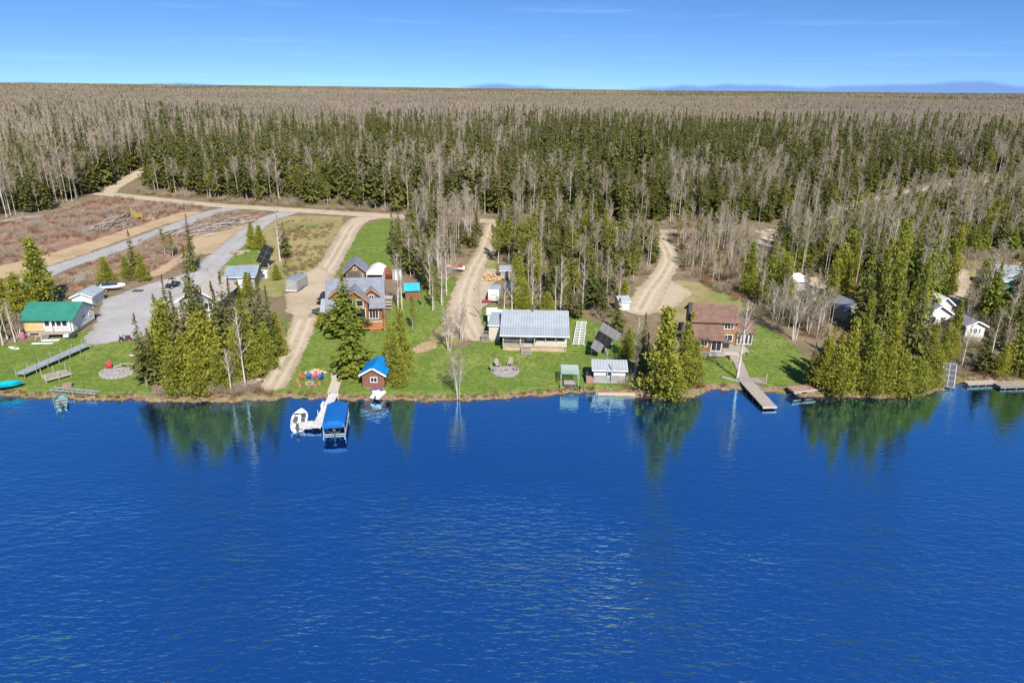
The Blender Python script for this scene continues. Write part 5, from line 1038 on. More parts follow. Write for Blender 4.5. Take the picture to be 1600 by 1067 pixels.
def solar(name, label, px, py, hub, rows_, e1, e2, n, pw, ph, mats_, tilt_label=None):
    """panels bolted to a frame on one mast; e1 runs along a row, e2 down the rows"""
    base = np.array(at(px, py)); o = thing(name, label, 'solar array', base); e1 = unit(np.array(e1, float)); e2 = unit(np.array(e2, float) - e1 * (np.array(e2) @ e1)); nn = np.cross(e2, e1); nn = nn if nn[1] < 0 else -nn; hub = np.array(hub, float)
    part(o, 'mast', 'aluminium', [('cyl', (0, 0, -0.2), tuple(hub - nn * 0.15 - np.array([0, 0, 0.0])), 0.11)])
    part(o, 'frame', 'aluminium', lambda b_: [b_.cyl(hub - nn * 0.1 - e1 * 1.8, hub - nn * 0.1 + e1 * 1.8, 0.05), b_.cyl(hub - nn * 0.1 - e2 * 2.0, hub - nn * 0.1 + e2 * 2.0, 0.05)])
    for r_, (cnt, off, mt) in enumerate(rows_):
        for c_ in range(cnt):
            c = hub + e1 * ((c_ - (cnt - 1) / 2) * pw + off) + e2 * ((r_ - (len(rows_) - 1) / 2) * ph)
            a_, b2 = e1 * (pw / 2 - 0.03), e2 * (ph / 2 - 0.04)
            def fn(b_): b_.add([c - a_ - b2, c + a_ - b2, c + a_ + b2, c - a_ + b2] + [v_ + nn * 0.05 for v_ in (c - a_ - b2, c + a_ - b2, c + a_ + b2, c - a_ + b2)], [(3, 2, 1, 0), (4, 5, 6, 7), (0, 1, 5, 4), (1, 2, 6, 5), (2, 3, 7, 6), (3, 0, 4, 7)])
            part(o, 'solar_panel', mt, fn)
    return o
solar('solar_array', 'all-black solar array on a mast beside the slate-roofed garage', 421, 418, (-0.7, 0.1, 2.9), [(2, 0, 'solar_black'), (2, 0, 'solar_black'), (2, 0, 'solar_black')], (0.8, 0.25, -0.5), (-0.7, -0.55, -0.55), None, 1.25, 1.45, None)
o = thing('cargo_trailer', 'enclosed grey cargo trailer with blue-grey roof beside the sandy driveway', 'trailer', at(456, 458), R(-8))
part(o, 'trailer_body', 'grey_siding', lambda b_: b_.ext([(-1.2, 0.5), (1.2, 0.5), (1.2, 2.55), (1.05, 2.68), (-1.05, 2.68), (-1.2, 2.55)], 0, 5.4, 'y')); part(o, 'roof', 'slate_metal', [('box', 0, 2.7, 2.71, 2.1, 5.3, 0.05)]); part(o, 'bumper', 'white_paint', [('box', 0, -0.1, 0.5, 2.4, 0.12, 0.15)]); part(o, 'tongue', 'charcoal', [('box', 0, 6.1, 0.5, 0.12, 1.5, 0.12)]); part(o, 'rear_door', 'grey_siding', [('box', 0, -0.03, 1.55, 2.1, 0.05, 1.9)])
for sx in (-1, 1):
    for yy_ in (2.3, 3.2): wheel(o, sx * 1.15, yy_, 0.36, 0.36, 0.22)

# clearing: machine, timber piles, felled logs
o = thing('excavator', 'yellow excavator working at the slash pile beside the gravel road', 'excavator', at(214, 343), R(60), None, 0.8)
part(o, 'track', 'charcoal', [('box', -1.1, 0, 0.45, 0.55, 3.6, 0.8)]); part(o, 'track', 'charcoal', [('box', 1.1, 0, 0.45, 0.55, 3.6, 0.8)]); part(o, 'house', 'yellow_paint', [('box', 0, -0.5, 1.5, 2.5, 2.6, 1.0)]); cb = part(o, 'cab', 'yellow_paint', [('box', -0.75, 0.5, 2.1, 0.95, 1.4, 1.7)]); part(cb, 'pane', 'glass', [('box', -0.75, 1.22, 2.3, 0.8, 0.04, 1.0)])
part(o, 'boom', 'yellow_paint', [('cyl', (0.2, 0.9, 1.7), (0.2, 3.4, 3.6), 0.22), ('cyl', (0.2, 3.4, 3.6), (0.2, 5.2, 1.6), 0.17)]); part(o, 'bucket', 'charcoal', [('box', 0.2, 5.2, 1.2, 0.9, 0.7, 0.8)])
def logpile(name, label, A, B_, wid, n, mts, hgt=1.2, lmin=3, lmax=9):
    a_ = np.array(at(*A)); b_ = np.array(at(*B_)); d = b_ - a_; L = float(np.hypot(d[0], d[1])); o = thing(name, label, 'log pile', a_, math.atan2(d[1], d[0]))
    for k_ in range(n):
        ln = random.uniform(lmin, min(lmax, L)); s_ = random.uniform(0, L - ln * 0.8); off = random.gauss(0, wid / 2.6); z = max(0.12, hgt * random.random() * max(0.1, 1 - (abs(off) / wid) * 1.6)); an = random.gauss(0, 0.22); r_ = random.uniform(0.09, 0.24)
        zt = d[2] * (s_ + ln / 2) / L
        part(o, 'log', random.choice(mts), [('cyl', (s_, off, z + zt + random.uniform(-0.1, 0.2)), (s_ + ln * math.cos(an), off + ln * math.sin(an), z + zt + random.uniform(-0.1, 0.2)), r_, r_ * 0.6, 6)])
logpile('slash_pile', 'long pile of grey felled poles left of the yellow excavator', (140, 366), (202, 338), 6.5, 140, ['grey_log', 'grey_log', 'brown_log', 'dead_wood'], 1.7)
logpile('slash_pile', 'long pile of grey felled poles between the two gravel roads', (268, 372), (392, 342), 7.0, 170, ['grey_log', 'grey_log', 'brown_log', 'dead_wood'], 1.7)
logpile('slash_pile', 'thin row of brown logs along the lower side of the gravel road', (222, 380), (275, 360), 1.6, 14, ['brown_log', 'grey_log'], 0.5)
logpile('slash_pile', 'scattered yellow split logs beside the yellow excavator', (220, 345), (240, 338), 3.0, 26, ['split_wood', 'plywood'], 0.9, 0.8, 2.2)
logpile('slash_pile', 'dead grey branches beside the black shadowed cedar thicket', (110, 445), (148, 428), 3.0, 26, ['dead_wood', 'grey_log'], 0.6, 1.5, 4.5)
logpile('slash_pile', 'pale fallen poles at the foot of the forest edge at far left', (-10, 352), (60, 338), 4.0, 24, ['dead_wood', 'grey_log'], 0.5, 3, 8)
logpile('slash_pile', 'brush and poles piled beside the small back lawn', (358, 398), (388, 394), 2.2, 16, ['brown_log', 'dead_wood'], 0.4, 1.5, 4)

# ------------------------------------------------------------------ log house
o, W = gable('log_house', 'brown log house with grey roof, dormers and front deck', 'house', (516, 508), (598, 504), 8.2, 3.0, 3.9, 'x', 'log_wall', 'grey_shingle', 0.5, 0.6, [('r', 2.2, 1.6, 0.9, 1.1), ('r', 5.5, 1.6, 0.9, 1.1), ('f', 0.30 * 10.6, 1.4, 1.6, 2.0, 2)], 'log_wall')
def dormer(cx, wd, y0, zb, zt, yb, nm, wins=()):
    d = part(o, nm, 'log_wall', lambda b_: b_.ext([(cx - wd / 2, zb), (cx + wd / 2, zb), (cx + wd / 2, zt - wd * 0.42), (cx, zt), (cx - wd / 2, zt - wd * 0.42)], y0, yb, 'y'))
    ovx = wd / 2 + 0.35; zz_ = zt - (ovx) * 0.84 + 0.02
    part(d, 'dormer_roof', 'grey_shingle', lambda b_: [b_.slab([(cx - ovx, y0 - 0.4, zz_), (cx, y0 - 0.4, zt + 0.02), (cx, yb, zt + 0.02), (cx - ovx, yb, zz_)], 0.13), b_.slab([(cx, y0 - 0.4, zt + 0.02), (cx + ovx, y0 - 0.4, zz_), (cx + ovx, yb, zz_), (cx, yb, zt + 0.02)], 0.13)])
    part(d, 'bargeboard', 'orange_wood', lambda b_: [b_.slab([(cx + s_ * ovx, y0 - 0.46, zz_ - 0.12), (cx + s_ * ovx, y0 - 0.41, zz_ - 0.12), (cx, y0 - 0.41, zt - 0.1), (cx, y0 - 0.46, zt - 0.1)], 0.24) for s_ in (-1, 1)])
    return d
dormer(0.0 * W, 4.4, -1.6, 0.4, 6.6, 3.9, 'front_gable'); dormer(0.31 * W, 2.3, 0.9, 3.6, 6.2, 3.6, 'dormer'); dormer(-0.33 * W, 2.3, 0.9, 3.6, 6.2, 3.6, 'dormer')
for ux in (-1.05, 1.05): window(o, 'f', ux, 2.2, 1.5, 2.4, W, 8.2, y0=-1.6, mull=0); window(o, 'f', ux * 0.85, 4.35, 1.2, 1.2, W, 8.2, y0=-1.6, mull=0)
window(o, 'f', 0.31 * W, 4.6, 0.9, 0.9, W, 8.2, y0=0.9); window(o, 'f', -0.33 * W, 4.6, 0.9, 0.9, W, 8.2, y0=0.9)
part(o, 'deck', 'orange_wood', [('box', 0.05 * W, -2.6, 0.42, W * 1.0, 3.4, 0.14)]); railing(o, (-0.45 * W, -4.25), (0.25 * W, -4.25), 0.5, 0.95, 'orange_wood'); railing(o, (0.54 * W, -4.25), (0.54 * W, -0.9), 0.5, 0.95, 'orange_wood'); steps(o, 0.38 * W, -4.3, 0.45, 1.8, 2, 'orange_wood')
part(o, 'deck_post', 'orange_wood', [('box', x * W, -4.2, 0.1, 0.18, 0.18, 0.7) for x in (-0.45, -0.2, 0.05, 0.3, 0.54)])
part(o, 'porch_roof', 'grey_metal_y', [('slab', [(-W / 2 - 1.6, -0.6, 2.5), (-W / 2 + 1.4, -0.6, 2.62), (-W / 2 + 1.4, 3.6, 3.9), (-W / 2 - 1.6, 3.6, 3.8)], 0.1)]); part(o, 'porch_post', 'orange_wood', [('box', -W / 2 - 1.4, -0.45, 1.3, 0.16, 0.16, 2.5), ('box', -W / 2 - 1.4, 3.4, 1.8, 0.16, 0.16, 3.7)])
ch = part(o, 'chimney', 'aluminium', [('cyl', (0.14 * W, 5.0, 5.6), (0.14 * W, 5.0, 8.0), 0.13, 0.13, 10), ('cyl', (0.14 * W, 5.0, 8.0), (0.14 * W, 5.0, 8.15), 0.2, 0.2, 10)])
o2, W2 = gable('log_garage', 'small log garage with grey gable roof behind the log house', 'garage', (541, 441), (571, 440), 6.0, 2.3, 1.8, 'y', 'log_wall', 'grey_shingle', 0.1, 0.55, [('f', 0, 2.8, 0.7, 0.5, 0)], 'grey_shingle')
part(o2, 'garage_door', 'charcoal', [('box', -0.35, -0.04, 1.2, 2.5, 0.08, 2.0)])
o = thing('carport_tent', 'white fabric carport with an open dark front behind the log house', 'carport', at(586, 442), R(2)); an = np.linspace(0, math.pi, 9); pr = [(-1.75, 0.05)] + [(-1.75, 2.2)] + [(-1.0, 2.75), (0, 3.05), (1.0, 2.75)] + [(1.75, 2.2), (1.75, 0.05)]
pin = [(x * 0.96, z if z < 0.1 else z - 0.06) for x, z in pr]
part(o, 'canopy', 'white_gel', lambda b_: b_.add([(x, y, z) for y in (0, 6) for x, z in pr] + [(x, y, z) for y in (0, 5.9) for x, z in pin], [(i, i + 1, 7 + i + 1, 7 + i) for i in range(6)] + [(14 + i, 21 + i, 21 + i + 1, 14 + i + 1) for i in range(6)] + [(i, 14 + i, 14 + i + 1, i + 1) for i in range(6)] + [tuple(range(7, 14))]))
part(o, 'front_flap', 'white_gel', lambda b_: b_.ext([(-1.68, 1.75), (1.68, 1.75), (1.68, 2.15), (0.95, 2.68), (0, 2.97), (-0.95, 2.68), (-1.68, 2.15)], 0.02, 0.06, 'y')); part(o, 'pole', 'aluminium', [('cyl', (s_ * 1.68, 0.1, 0), (s_ * 1.68, 0.1, 2.2), 0.04) for s_ in (-1, 1)])
o, W = gable('tarped_shed', 'small brown shed with a bright turquoise roof beside the birches', 'shed', (634, 470), (655, 469), 2.6, 2.0, 1.0, 'x', 'brown_siding', 'cyan_tarp', 0.1, 0.25, [], None)
o = thing('lumber_rack', 'red lumber rack behind the white carport', 'rack', at(609, 436), R(5)); [part(o, 'shelf', 'red_paint', [('box', 0, 0, 0.5 + 0.6 * k_, 2.2, 0.8, 0.1)]) for k_ in range(4)]; [part(o, 'post', 'weathered_wood', [('box', s_ * 1.0, 0, 1.2, 0.12, 0.7, 2.5)]) for s_ in (-1, 1)]
o = thing('panel_rack', 'pale grey panels leaning on a frame beside the red lumber rack', 'panels', at(620, 438), R(0)); [part(o, 'panel', 'white_paint' if k_ % 2 else 'grey_siding', [('box', -0.7 + 0.5 * k_, 0.1 * k_, 1.2, 0.42, 0.08, 2.3, 0, -0.12)]) for k_ in range(4)]; part(o, 'stand', 'weathered_wood', [('box', 0, 0.5, 0.9, 2.0, 0.1, 0.1), ('box', -0.9, 0.5, 0.45, 0.1, 0.1, 0.9), ('box', 0.9, 0.5, 0.45, 0.1, 0.1, 0.9)])
o = thing('wood_rack', 'open shelf rack with a curved grey top beside the log house', 'rack', at(607, 484), R(0)); [part(o, 'shelf', 'pale_wood', [('box', 0, 0, 0.4 + 0.6 * k_, 1.5, 0.7, 0.08)]) for k_ in range(4)]; [part(o, 'post', 'weathered_wood', [('box', s_ * 0.72, 0, 1.15, 0.09, 0.6, 2.3)]) for s_ in (-1, 1)]; part(o, 'top', 'grey_metal', [('slab', [(-0.9, -0.5, 2.3), (0.9, -0.5, 2.3), (0.9, 0.5, 2.6), (-0.9, 0.5, 2.6)], 0.06)])
def pickup(name, label, px, py, rz, mt):
    o = thing(name, label, 'pickup truck', at(px, py, 0.14), rz)
    part(o, 'body', mt, lambda b_: b_.ext([(-2.7, 0.45), (2.6, 0.45), (2.7, 0.8), (2.55, 1.08), (1.35, 1.15), (-2.7, 1.15)], -0.95, 0.95, 'x')); cb_ = part(o, 'cab', mt, lambda b_: b_.ext([(-0.7, 1.12), (1.4, 1.12), (0.75, 1.85), (-0.55, 1.85)], -0.85, 0.85, 'x'))
    part(cb_, 'windshield', 'glass', [('slab', [(-0.72, 1.36, 1.2), (0.72, 1.36, 1.2), (0.66, 0.8, 1.83), (-0.66, 0.8, 1.83)], 0.03)]); part(cb_, 'side_window', 'glass', [('box', s_ * 0.86, 0.25, 1.48, 0.04, 1.1, 0.42) for s_ in (-1, 1)]); part(o, 'bed', 'charcoal', [('box', 0, -1.7, 1.16, 1.6, 1.8, 0.03)])
    for sx in (-1, 1):
        for sy in (-1.7, 1.7): wheel(o, sx * 0.85, sy, 0.4, 0.4, 0.26)
        part(o, 'headlight', 'white_gel', [('box', sx * 0.7, 2.66, 0.85, 0.35, 0.06, 0.18)])
    return o
pickup('pickup_truck', 'dark pickup truck parked beside the log house', 511, 472, R(170), 'black_plastic')
utv('red_quad', 'red four-wheeler parked behind the flatbed trailer beside the log house', 511, 484, R(200), 'red_paint', False, 0.85)
o = thing('utility_trailer', 'dark tilt-bed utility trailer on the sandy driveway beside the log house', 'trailer', at(500, 492, 0.15), R(-38)); part(o, 'bed', 'charcoal', [('box', 0, 0.6, 0.6, 1.7, 3.4, 0.1)]); part(o, 'side_rail', 'charcoal', [('box', s_ * 0.85, 0.6, 0.8, 0.07, 3.4, 0.35) for s_ in (-1, 1)]); part(o, 'front_panel', 'weathered_wood', [('box', 0, 2.3, 1.0, 1.7, 0.08, 0.9)]); part(o, 'tongue', 'charcoal', [('cyl', (-0.6, -1.1, 0.55), (0, -2.6, 0.45), 0.05), ('cyl', (0.6, -1.1, 0.55), (0, -2.6, 0.45), 0.05)])
for sx in (-1, 1): wheel(o, sx * 0.98, 0.3, 0.32, 0.34, 0.2)
o = thing('garden_swing', 'orange wooden swing frame beside the green tree before the log house', 'swing', at(517, 512), R(10)); part(o, 'beam', 'orange_wood', [('cyl', (-0.8, 0, 2.0), (0.8, 0, 2.0), 0.08)]); [part(o, 'leg', 'orange_wood', [('cyl', (s_ * 0.8, 0, 2.0), (s_ * 0.9, q_ * 0.6, 0), 0.07)]) for s_ in (-1, 1) for q_ in (-1, 1)]; part(o, 'seat', 'orange_wood', [('box', 0, 0, 0.7, 1.1, 0.45, 0.08), ('box', 0, 0.22, 1.0, 1.1, 0.06, 0.5)]); part(o, 'chain', 'charcoal', [('cyl', (s_ * 0.5, 0, 0.7), (s_ * 0.55, 0, 2.0), 0.015) for s_ in (-1, 1)])

# ------------------------------------------------------------------ bunkhouse, walk, dock, lift, boats
o, W = gable('bunkhouse', 'small brown bunkhouse with a bright blue metal roof at the water', 'bunkhouse', (567, 607), (601, 608), 4.3, 2.15, 0.95, 'y', 'brown_siding', 'blue_metal', 0.2, 0.35, [('f', 0.1, 1.25, 0.95, 0.75)], 'white_paint')
part(o, 'kayak_paddles', 'purple_paint', [('box', 0.5, -0.5, 0.25, 1.6, 0.35, 0.16, 0.1)])
a_ = np.array(at(532, 580)); b_ = np.array(at(520, 617)); d = b_ - a_; L = float(np.hypot(d[0], d[1]))
o = thing('boardwalk', 'grey plank boardwalk sloping across the lawn to the white dock', 'boardwalk', b_ + np.array([0, 0, 0.1]), math.atan2(-d[1], -d[0]) - math.pi / 2)
part(o, 'decking', 'pale_wood', lambda m_: [m_.box(0, (k_ + 0.5) * L / 26, 0.32 - d[2] * (k_ + 0.5) / 26, 1.5, L / 26 - 0.03, 0.06) for k_ in range(26)], kind='stuff'); part(o, 'stringer', 'weathered_wood', lambda m_: [m_.slab([(s_ * 0.7 - 0.05, 0, 0.1), (s_ * 0.7 + 0.05, 0, 0.1), (s_ * 0.7 + 0.05, L, 0.1 - d[2]), (s_ * 0.7 - 0.05, L, 0.1 - d[2])], 0.18) for s_ in (-1, 1)]); part(o, 'landing', 'charcoal', [('box', 0, L + 0.5, 0.25 - d[2], 1.7, 1.1, 0.08)])
a_ = np.array([-25.5, 90.9, 0]); b_ = np.array([-25.25, 79.9, 0]); d = b_ - a_; L = float(np.hypot(d[0], d[1])); rz = math.atan2(d[1], d[0]) + math.pi / 2
o = thing('white_dock', 'white L-shaped dock between the white boat and the blue boat lift', 'dock', (a_[0], a_[1], 0), rz)
part(o, 'decking', 'dock_white', lambda m_: [m_.box(0, -L * (k_ + 0.5) / 30, 0.5, 1.25, L / 30 - 0.03, 0.06) for k_ in range(30)] + [m_.box(-1.55, -L + 0.1 + k_ * 0.22, 0.5, 1.75, 0.19, 0.06) for k_ in range(9)], kind='stuff'); part(o, 'frame', 'aluminium', [('box', 0.55, -L / 2, 0.38, 0.08, L, 0.16), ('box', -0.55, -L / 2, 0.38, 0.08, L, 0.16), ('box', -1.55, -L + 0.1, 0.38, 1.7, 0.08, 0.16)])
for k_ in range(4):
    for sx in (-1, 1): part(o, 'post', 'white_paint', [('cyl', (sx * 0.66, -L * (k_ + 0.3) / 3.6, -0.8), (sx * 0.66, -L * (k_ + 0.3) / 3.6, 1.1), 0.04)])
part(o, 'bench', 'white_gel', [('box', -0.5, -L * 0.45, 0.85, 0.3, 0.9, 0.6)])
def lift(name, label, px, py, rz, wd, ln, hgt, roofm, framem, group=None, full=True, dz=0.0):
    o = thing(name, label, 'boat lift', at(px, py, dz), rz); 
    for sx in (-1, 1):
        for sy in (0.12, 0.88): part(o, 'post', framem, [('cyl', (sx * wd / 2, ln * sy, -0.6 if dz == 0 and full else 0), (sx * wd / 2, ln * sy, hgt), 0.055)])
    part(o, 'top_frame', framem, [('box', s_ * wd / 2, ln / 2, hgt, 0.08, ln, 0.08) for s_ in (-1, 1)] + [('box', 0, ln * (k_ + 0.5) / 6, hgt + 0.16, wd, 0.06, 0.06) for k_ in range(6)])
    part(o, 'base_beam', framem, [('box', s_ * wd / 2, ln / 2, 0.12, 0.12, ln, 0.14) for s_ in (-1, 1)] + [('box', 0, ln * k_, 0.14, wd, 0.12, 0.12) for k_ in (0.12, 0.88)]); part(o, 'bunk', 'weathered_wood', [('box', s_ * wd * 0.2, ln / 2, 0.42, 0.18, ln * 0.7, 0.12) for s_ in (-1, 1)])
    return o
o = lift('covered_boat_lift', 'boat lift under a bright blue canopy at the end of the white dock', (-22.45, 78.1), None, R(8.4), 2.65, 6.9, 1.72, 'blue_vinyl', 'aluminium')
def can(b_):
    w2, l0, l1, z = 1.42, -0.1, 7.0, 1.84; pr = [(-w2, z - 0.35), (-w2 * 0.96, z + 0.1), (-w2 * 0.5, z + 0.36), (0, z + 0.42), (w2 * 0.5, z + 0.36), (w2 * 0.96, z + 0.1), (w2, z - 0.35)]; k_ = len(pr); ysn = [(l0, 0.0, -0.3), (l0 + 0.5, 1.0, 0), (l1 - 0.9, 1.0, 0), (l1, 0.72, -0.25)]
    vs = [(x * (1 if f_ else 0.98), y, zc + dz_ if zc > z - 0.3 else zc) for (y, f_, dz_) in ysn for (x, zc) in [(x * (f_ if f_ else 0.97), zc) for x, zc in pr]]
    b_.add(vs, [(i * k_ + j, i * k_ + j + 1, (i + 1) * k_ + j + 1, (i + 1) * k_ + j) for i in range(3) for j in range(k_ - 1)] + [tuple(range(k_)), tuple(range(3 * k_, 4 * k_))])
part(o, 'canopy', 'blue_vinyl', can)
o = boat('lift_boat', 'dark hulled boat hanging inside the blue-canopied lift', (-22.9, 81.4), None, R(8.4), 5.2, 1.9, 0.7, 'charcoal', 0.25, True, 'cream_siding')
o = boat('bowrider', 'white open motorboat with outboard moored beside the white dock', (-28.0, 82.3), None, R(10.5), 5.2, 2.1, 0.85, 'white_gel', -0.12, True, 'white_gel', nseat=2)
part(o, 'console', 'charcoal', [('box', 0.45, 0.4, 0.95, 0.55, 0.5, 0.4)]); part(o, 'windshield', 'glass', [('slab', [(-0.85, 0.75, 0.95), (0.85, 0.75, 0.95), (0.7, 0.45, 1.3), (-0.7, 0.45, 1.3)], 0.03)])
for (sx, sy) in ((-0.5, -0.7), (0.5, -0.7), (-0.45, 0.1)): part(o, 'bucket_seat', 'charcoal', [('box', sx, sy, 0.75, 0.45, 0.4, 0.14), ('box', sx, sy - 0.22, 0.95, 0.45, 0.1, 0.4)])
for (px, py, rz, mt, lb) in ((472, 594, 60, 'orange_paint', 'orange chair, farther from the boardwalk, in the lawn circle'), (483, 593, 20, 'blue_plastic', 'blue chair between the orange and the pink lawn chairs'), (493, 592, -5, 'pink_paint', 'pink chair in the circle beside the boardwalk'), (502, 594, -30, 'blue_plastic', 'blue chair nearest the boardwalk in the lawn circle')):
    chair('lawn_chair', lb, px, py, R(rz), mt, 'chairs round the small fire', 0.85)
def stump(label, px, py, group):
    o = thing('stump_stool', label, 'stool', at(px, py, 0.1), random.uniform(0, 3), group); part(o, 'log_body', 'brown_log', [('cyl', (0, 0, 0), (0, 0, 0.42), 0.3, 0.27, 10)]); part(o, 'cut_face', 'orange_wood', [('cyl', (0, 0, 0.42), (0, 0, 0.45), 0.27, 0.27, 10)])
for px, py in ((466, 599), (469, 606), (483, 606), (493, 606), (499, 602)): stump('low log stool in the circle of coloured lawn chairs', px, py, 'log stools round the small fire')
o = thing('campfire', 'small stone campfire in the middle of the coloured lawn chairs', 'fire pit', at(484, 601, 0.1)); [part(o, 'stone', 'stone', [('box', 0.5 * math.cos(k_ * 0.7), 0.5 * math.sin(k_ * 0.7), 0.12, 0.36, 0.24, 0.25, k_ * 0.7 + 1.57)]) for k_ in range(9)]; part(o, 'ashes', 'charcoal', [('box', 0, 0, 0.05, 0.6, 0.6, 0.08)])
def woodheap(name, label, px, py, rx, ry, hgt, n, ln=0.45, mts=('split_wood', 'split_wood', 'plywood', 'pale_wood')):
    o = thing(name, label, 'firewood', at(px, py, 0.08))
    for k_ in range(n):
        a__ = random.uniform(0, 6.28); q = math.sqrt(random.random()); x, y = rx * q * math.cos(a__), ry * q * math.sin(a__); z = random.random() * hgt * (1 - q ** 1.5) + 0.08
        part(o, 'split_log', random.choice(mts), [('box', x, y, z, ln, 0.2, 0.17, random.uniform(0, 3.1), random.uniform(-0.4, 0.4))])
woodheap('firewood_pile', 'long low heap of yellow split wood behind the lawn chairs', 493, 584, 1.7, 0.6, 0.6, 70, 0.5)
woodheap('firewood_pile', 'big round heap of pale split wood beside the cottage driveway', 766, 437, 2.0, 1.9, 1.6, 150, 0.55)
woodheap('firewood_pile', 'smaller yellow wood heap behind the round heap by the driveway', 783, 436, 1.2, 1.0, 0.9, 60, 0.55)
woodheap('firewood_pile', 'tan slash heap beside the leafing tree at the top of the driveway', 759, 372, 1.4, 1.0, 0.8, 40, 0.8)
o = thing('pedal_boat', 'white pedal boat drawn up on the bank below the bunkhouse', 'boat', at(591, 621, 0.25), R(-15)); [part(o, 'float', 'white_gel', lambda b_: b_.ext([(s_ * 0.45 - 0.25, 0), (s_ * 0.45 + 0.25, 0), (s_ * 0.45 + 0.28, 0.25), (s_ * 0.45 + 0.15, 0.42), (s_ * 0.45 - 0.15, 0.42), (s_ * 0.45 - 0.28, 0.25)], -1.1, 1.1, 'y')) for s_ in (-1, 1)]; part(o, 'deck', 'white_gel', [('box', 0, -0.1, 0.42, 1.1, 1.6, 0.1)]); part(o, 'seat', 'white_gel', [('box', 0, -0.4, 0.7, 1.2, 0.2, 0.5)])
o = thing('carved_post', 'carved grey post beside the top of the boardwalk', 'post', at(519, 592)); part(o, 'post_body', 'stone', [('cyl', (0, 0, 0), (0, 0, 0.8), 0.18, 0.12, 8)]); part(o, 'cap', 'stone', [('cyl', (0, 0, 0.8), (0, 0, 1.0), 0.16, 0.1, 8)])
o = thing('plywood_sheet', 'pale sheet with two dark holes lying at the end of the sandy driveway', 'board', at(398, 598, 0.2), R(-25)); part(o, 'sheet', 'pale_wood', [('box', 0, 0, 0.06, 1.2, 2.4, 0.06)]); [part(o, 'cutout', 'charcoal', [('cyl', (0, s_, 0.085), (0, s_, 0.105), 0.17, 0.17, 10)]) for s_ in (-0.45, 0.1)]

# ------------------------------------------------------------------ bungalow
BASE = 0.95
o, W = gable('bungalow', 'white-roofed bungalow with a long front porch and centre steps', 'bungalow', (786, 540), (884, 543), 8.0, 2.35, 1.75, 'x', 'cream_siding', 'grey_metal', BASE, 0.4, [], 'white_paint', drop=0.6)
D_ = 8.0
part(o, 'porch_floor', 'pale_wood', [('box', 0, -1.15, BASE - 0.06, W, 2.3, 0.12)]); part(o, 'porch_skirt', 'skirt_board', [('box', 0, -2.1, 0.35, W - 0.1, 0.08, 1.05)])
part(o, 'porch_roof', 'grey_metal', [('slab', [(-W / 2 - 0.45, -2.75, 2.78), (W / 2 + 0.45, -2.75, 2.78), (W / 2 + 0.45, 0.05, 3.42), (-W / 2 - 0.45, 0.05, 3.42)], 0.1)]); part(o, 'porch_fascia', 'white_paint', [('box', 0, -2.78, 2.8, W + 0.92, 0.05, 0.18)])
for x in (-0.49, -0.22, 0.0, 0.17, 0.33, 0.49): part(o, 'porch_post', 'white_paint' if x > 0.4 else 'cream_siding', [('box', x * W, -2.2, 1.88, 0.13, 0.13, 1.8)])
railing(o, (-0.49 * W, -2.25), (-0.17 * W, -2.25), BASE, 0.9, 'weathered_wood'); part(o, 'porch_apron', 'cream_siding', [('box', 0.25 * W, -2.25, BASE + 0.25, 0.48 * W, 0.08, 0.75)])
part(o, 'screen_panel', 'cream_siding', [('box', x * W, -2.2, BASE + 0.75, 0.13 * W, 0.06, 0.3) for x in (0.09, 0.25, 0.41)])
for ux, ww, zz_ in ((-0.28, 1.0, 1.35), (-0.18, 1.4, 1.35), (0.03, 0.7, 1.6), (0.25, 1.2, 1.4), (0.36, 0.9, 1.4)): window(o, 'f', ux * W, BASE + zz_, ww, 1.1, W, D_)
dr = part(o, 'door', 'white_paint', [('box', -0.08 * W, -0.04, BASE + 1.02, 0.9, 0.1, 2.0)]); part(dr, 'handle', 'charcoal', [('box', -0.08 * W + 0.35, -0.11, BASE + 1.0, 0.05, 0.06, 0.12)])
steps(o, -0.13 * W, -2.35, BASE - 0.05, 1.6, 5, 'weathered_wood')
ch = part(o, 'chimney', 'charcoal', [('cyl', (-0.04 * W, 3.6, 4.4), (-0.04 * W, 3.6, 6.0), 0.14, 0.14, 10), ('cyl', (-0.04 * W, 3.6, 6.0), (-0.04 * W, 3.6, 6.15), 0.22, 0.22, 10)])
for (fx, fy) in ((-0.3, -1.0), (0.14, -1.2), (0.28, -1.3), (0.4, -1.0)): part(o, 'porch_bench', 'weathered_wood', [('box', fx * W, fy, BASE + 0.35, 1.1, 0.5, 0.1), ('box', fx * W, fy + 0.3, BASE + 0.65, 1.1, 0.08, 0.5)])
an_, Wa = gable('bungalow_annex', 'cream lean-to annex with grey roof left of the bungalow', 'annex', (764, 533), (781, 534), 4.6, 2.5, 0.7, 's', 'cream_siding', 'grey_metal', 0.4, 0.2, [], 'white_paint')
o = thing('side_steps', 'small dark wooden landing with steps left of the bungalow annex', 'steps', at(758, 534), 0.02); part(o, 'landing', 'weathered_wood', [('box', 0, 0.7, 0.9, 1.3, 1.3, 0.1)]); railing(o, (-0.62, 0.1), (0.62, 0.1), 0.95, 0.9, 'weathered_wood', 0.25); [part(o, 'step', 'weathered_wood', [('box', 0, -0.15 - 0.28 * k_, 0.65 - 0.22 * k_, 1.3, 0.3, 0.07)]) for k_ in range(3)]; part(o, 'leg', 'weathered_wood', [('box', s_ * 0.55, 1.2, 0.4, 0.1, 0.1, 1.0) for s_ in (-1, 1)])
gable('pump_house', 'tiny white hut with one window behind the bungalow annex', 'hut', (762, 508), (776, 508), 2.4, 2.0, 0.25, 's', 'white_siding', 'white_paint', 0.1, 0.2, [('f', 0.1, 1.35, 0.7, 0.6)], 'white_paint')
fp = firepit('round gravel fire pit with grey chairs before the bungalow', 790, 581, 2.15, 0, False)
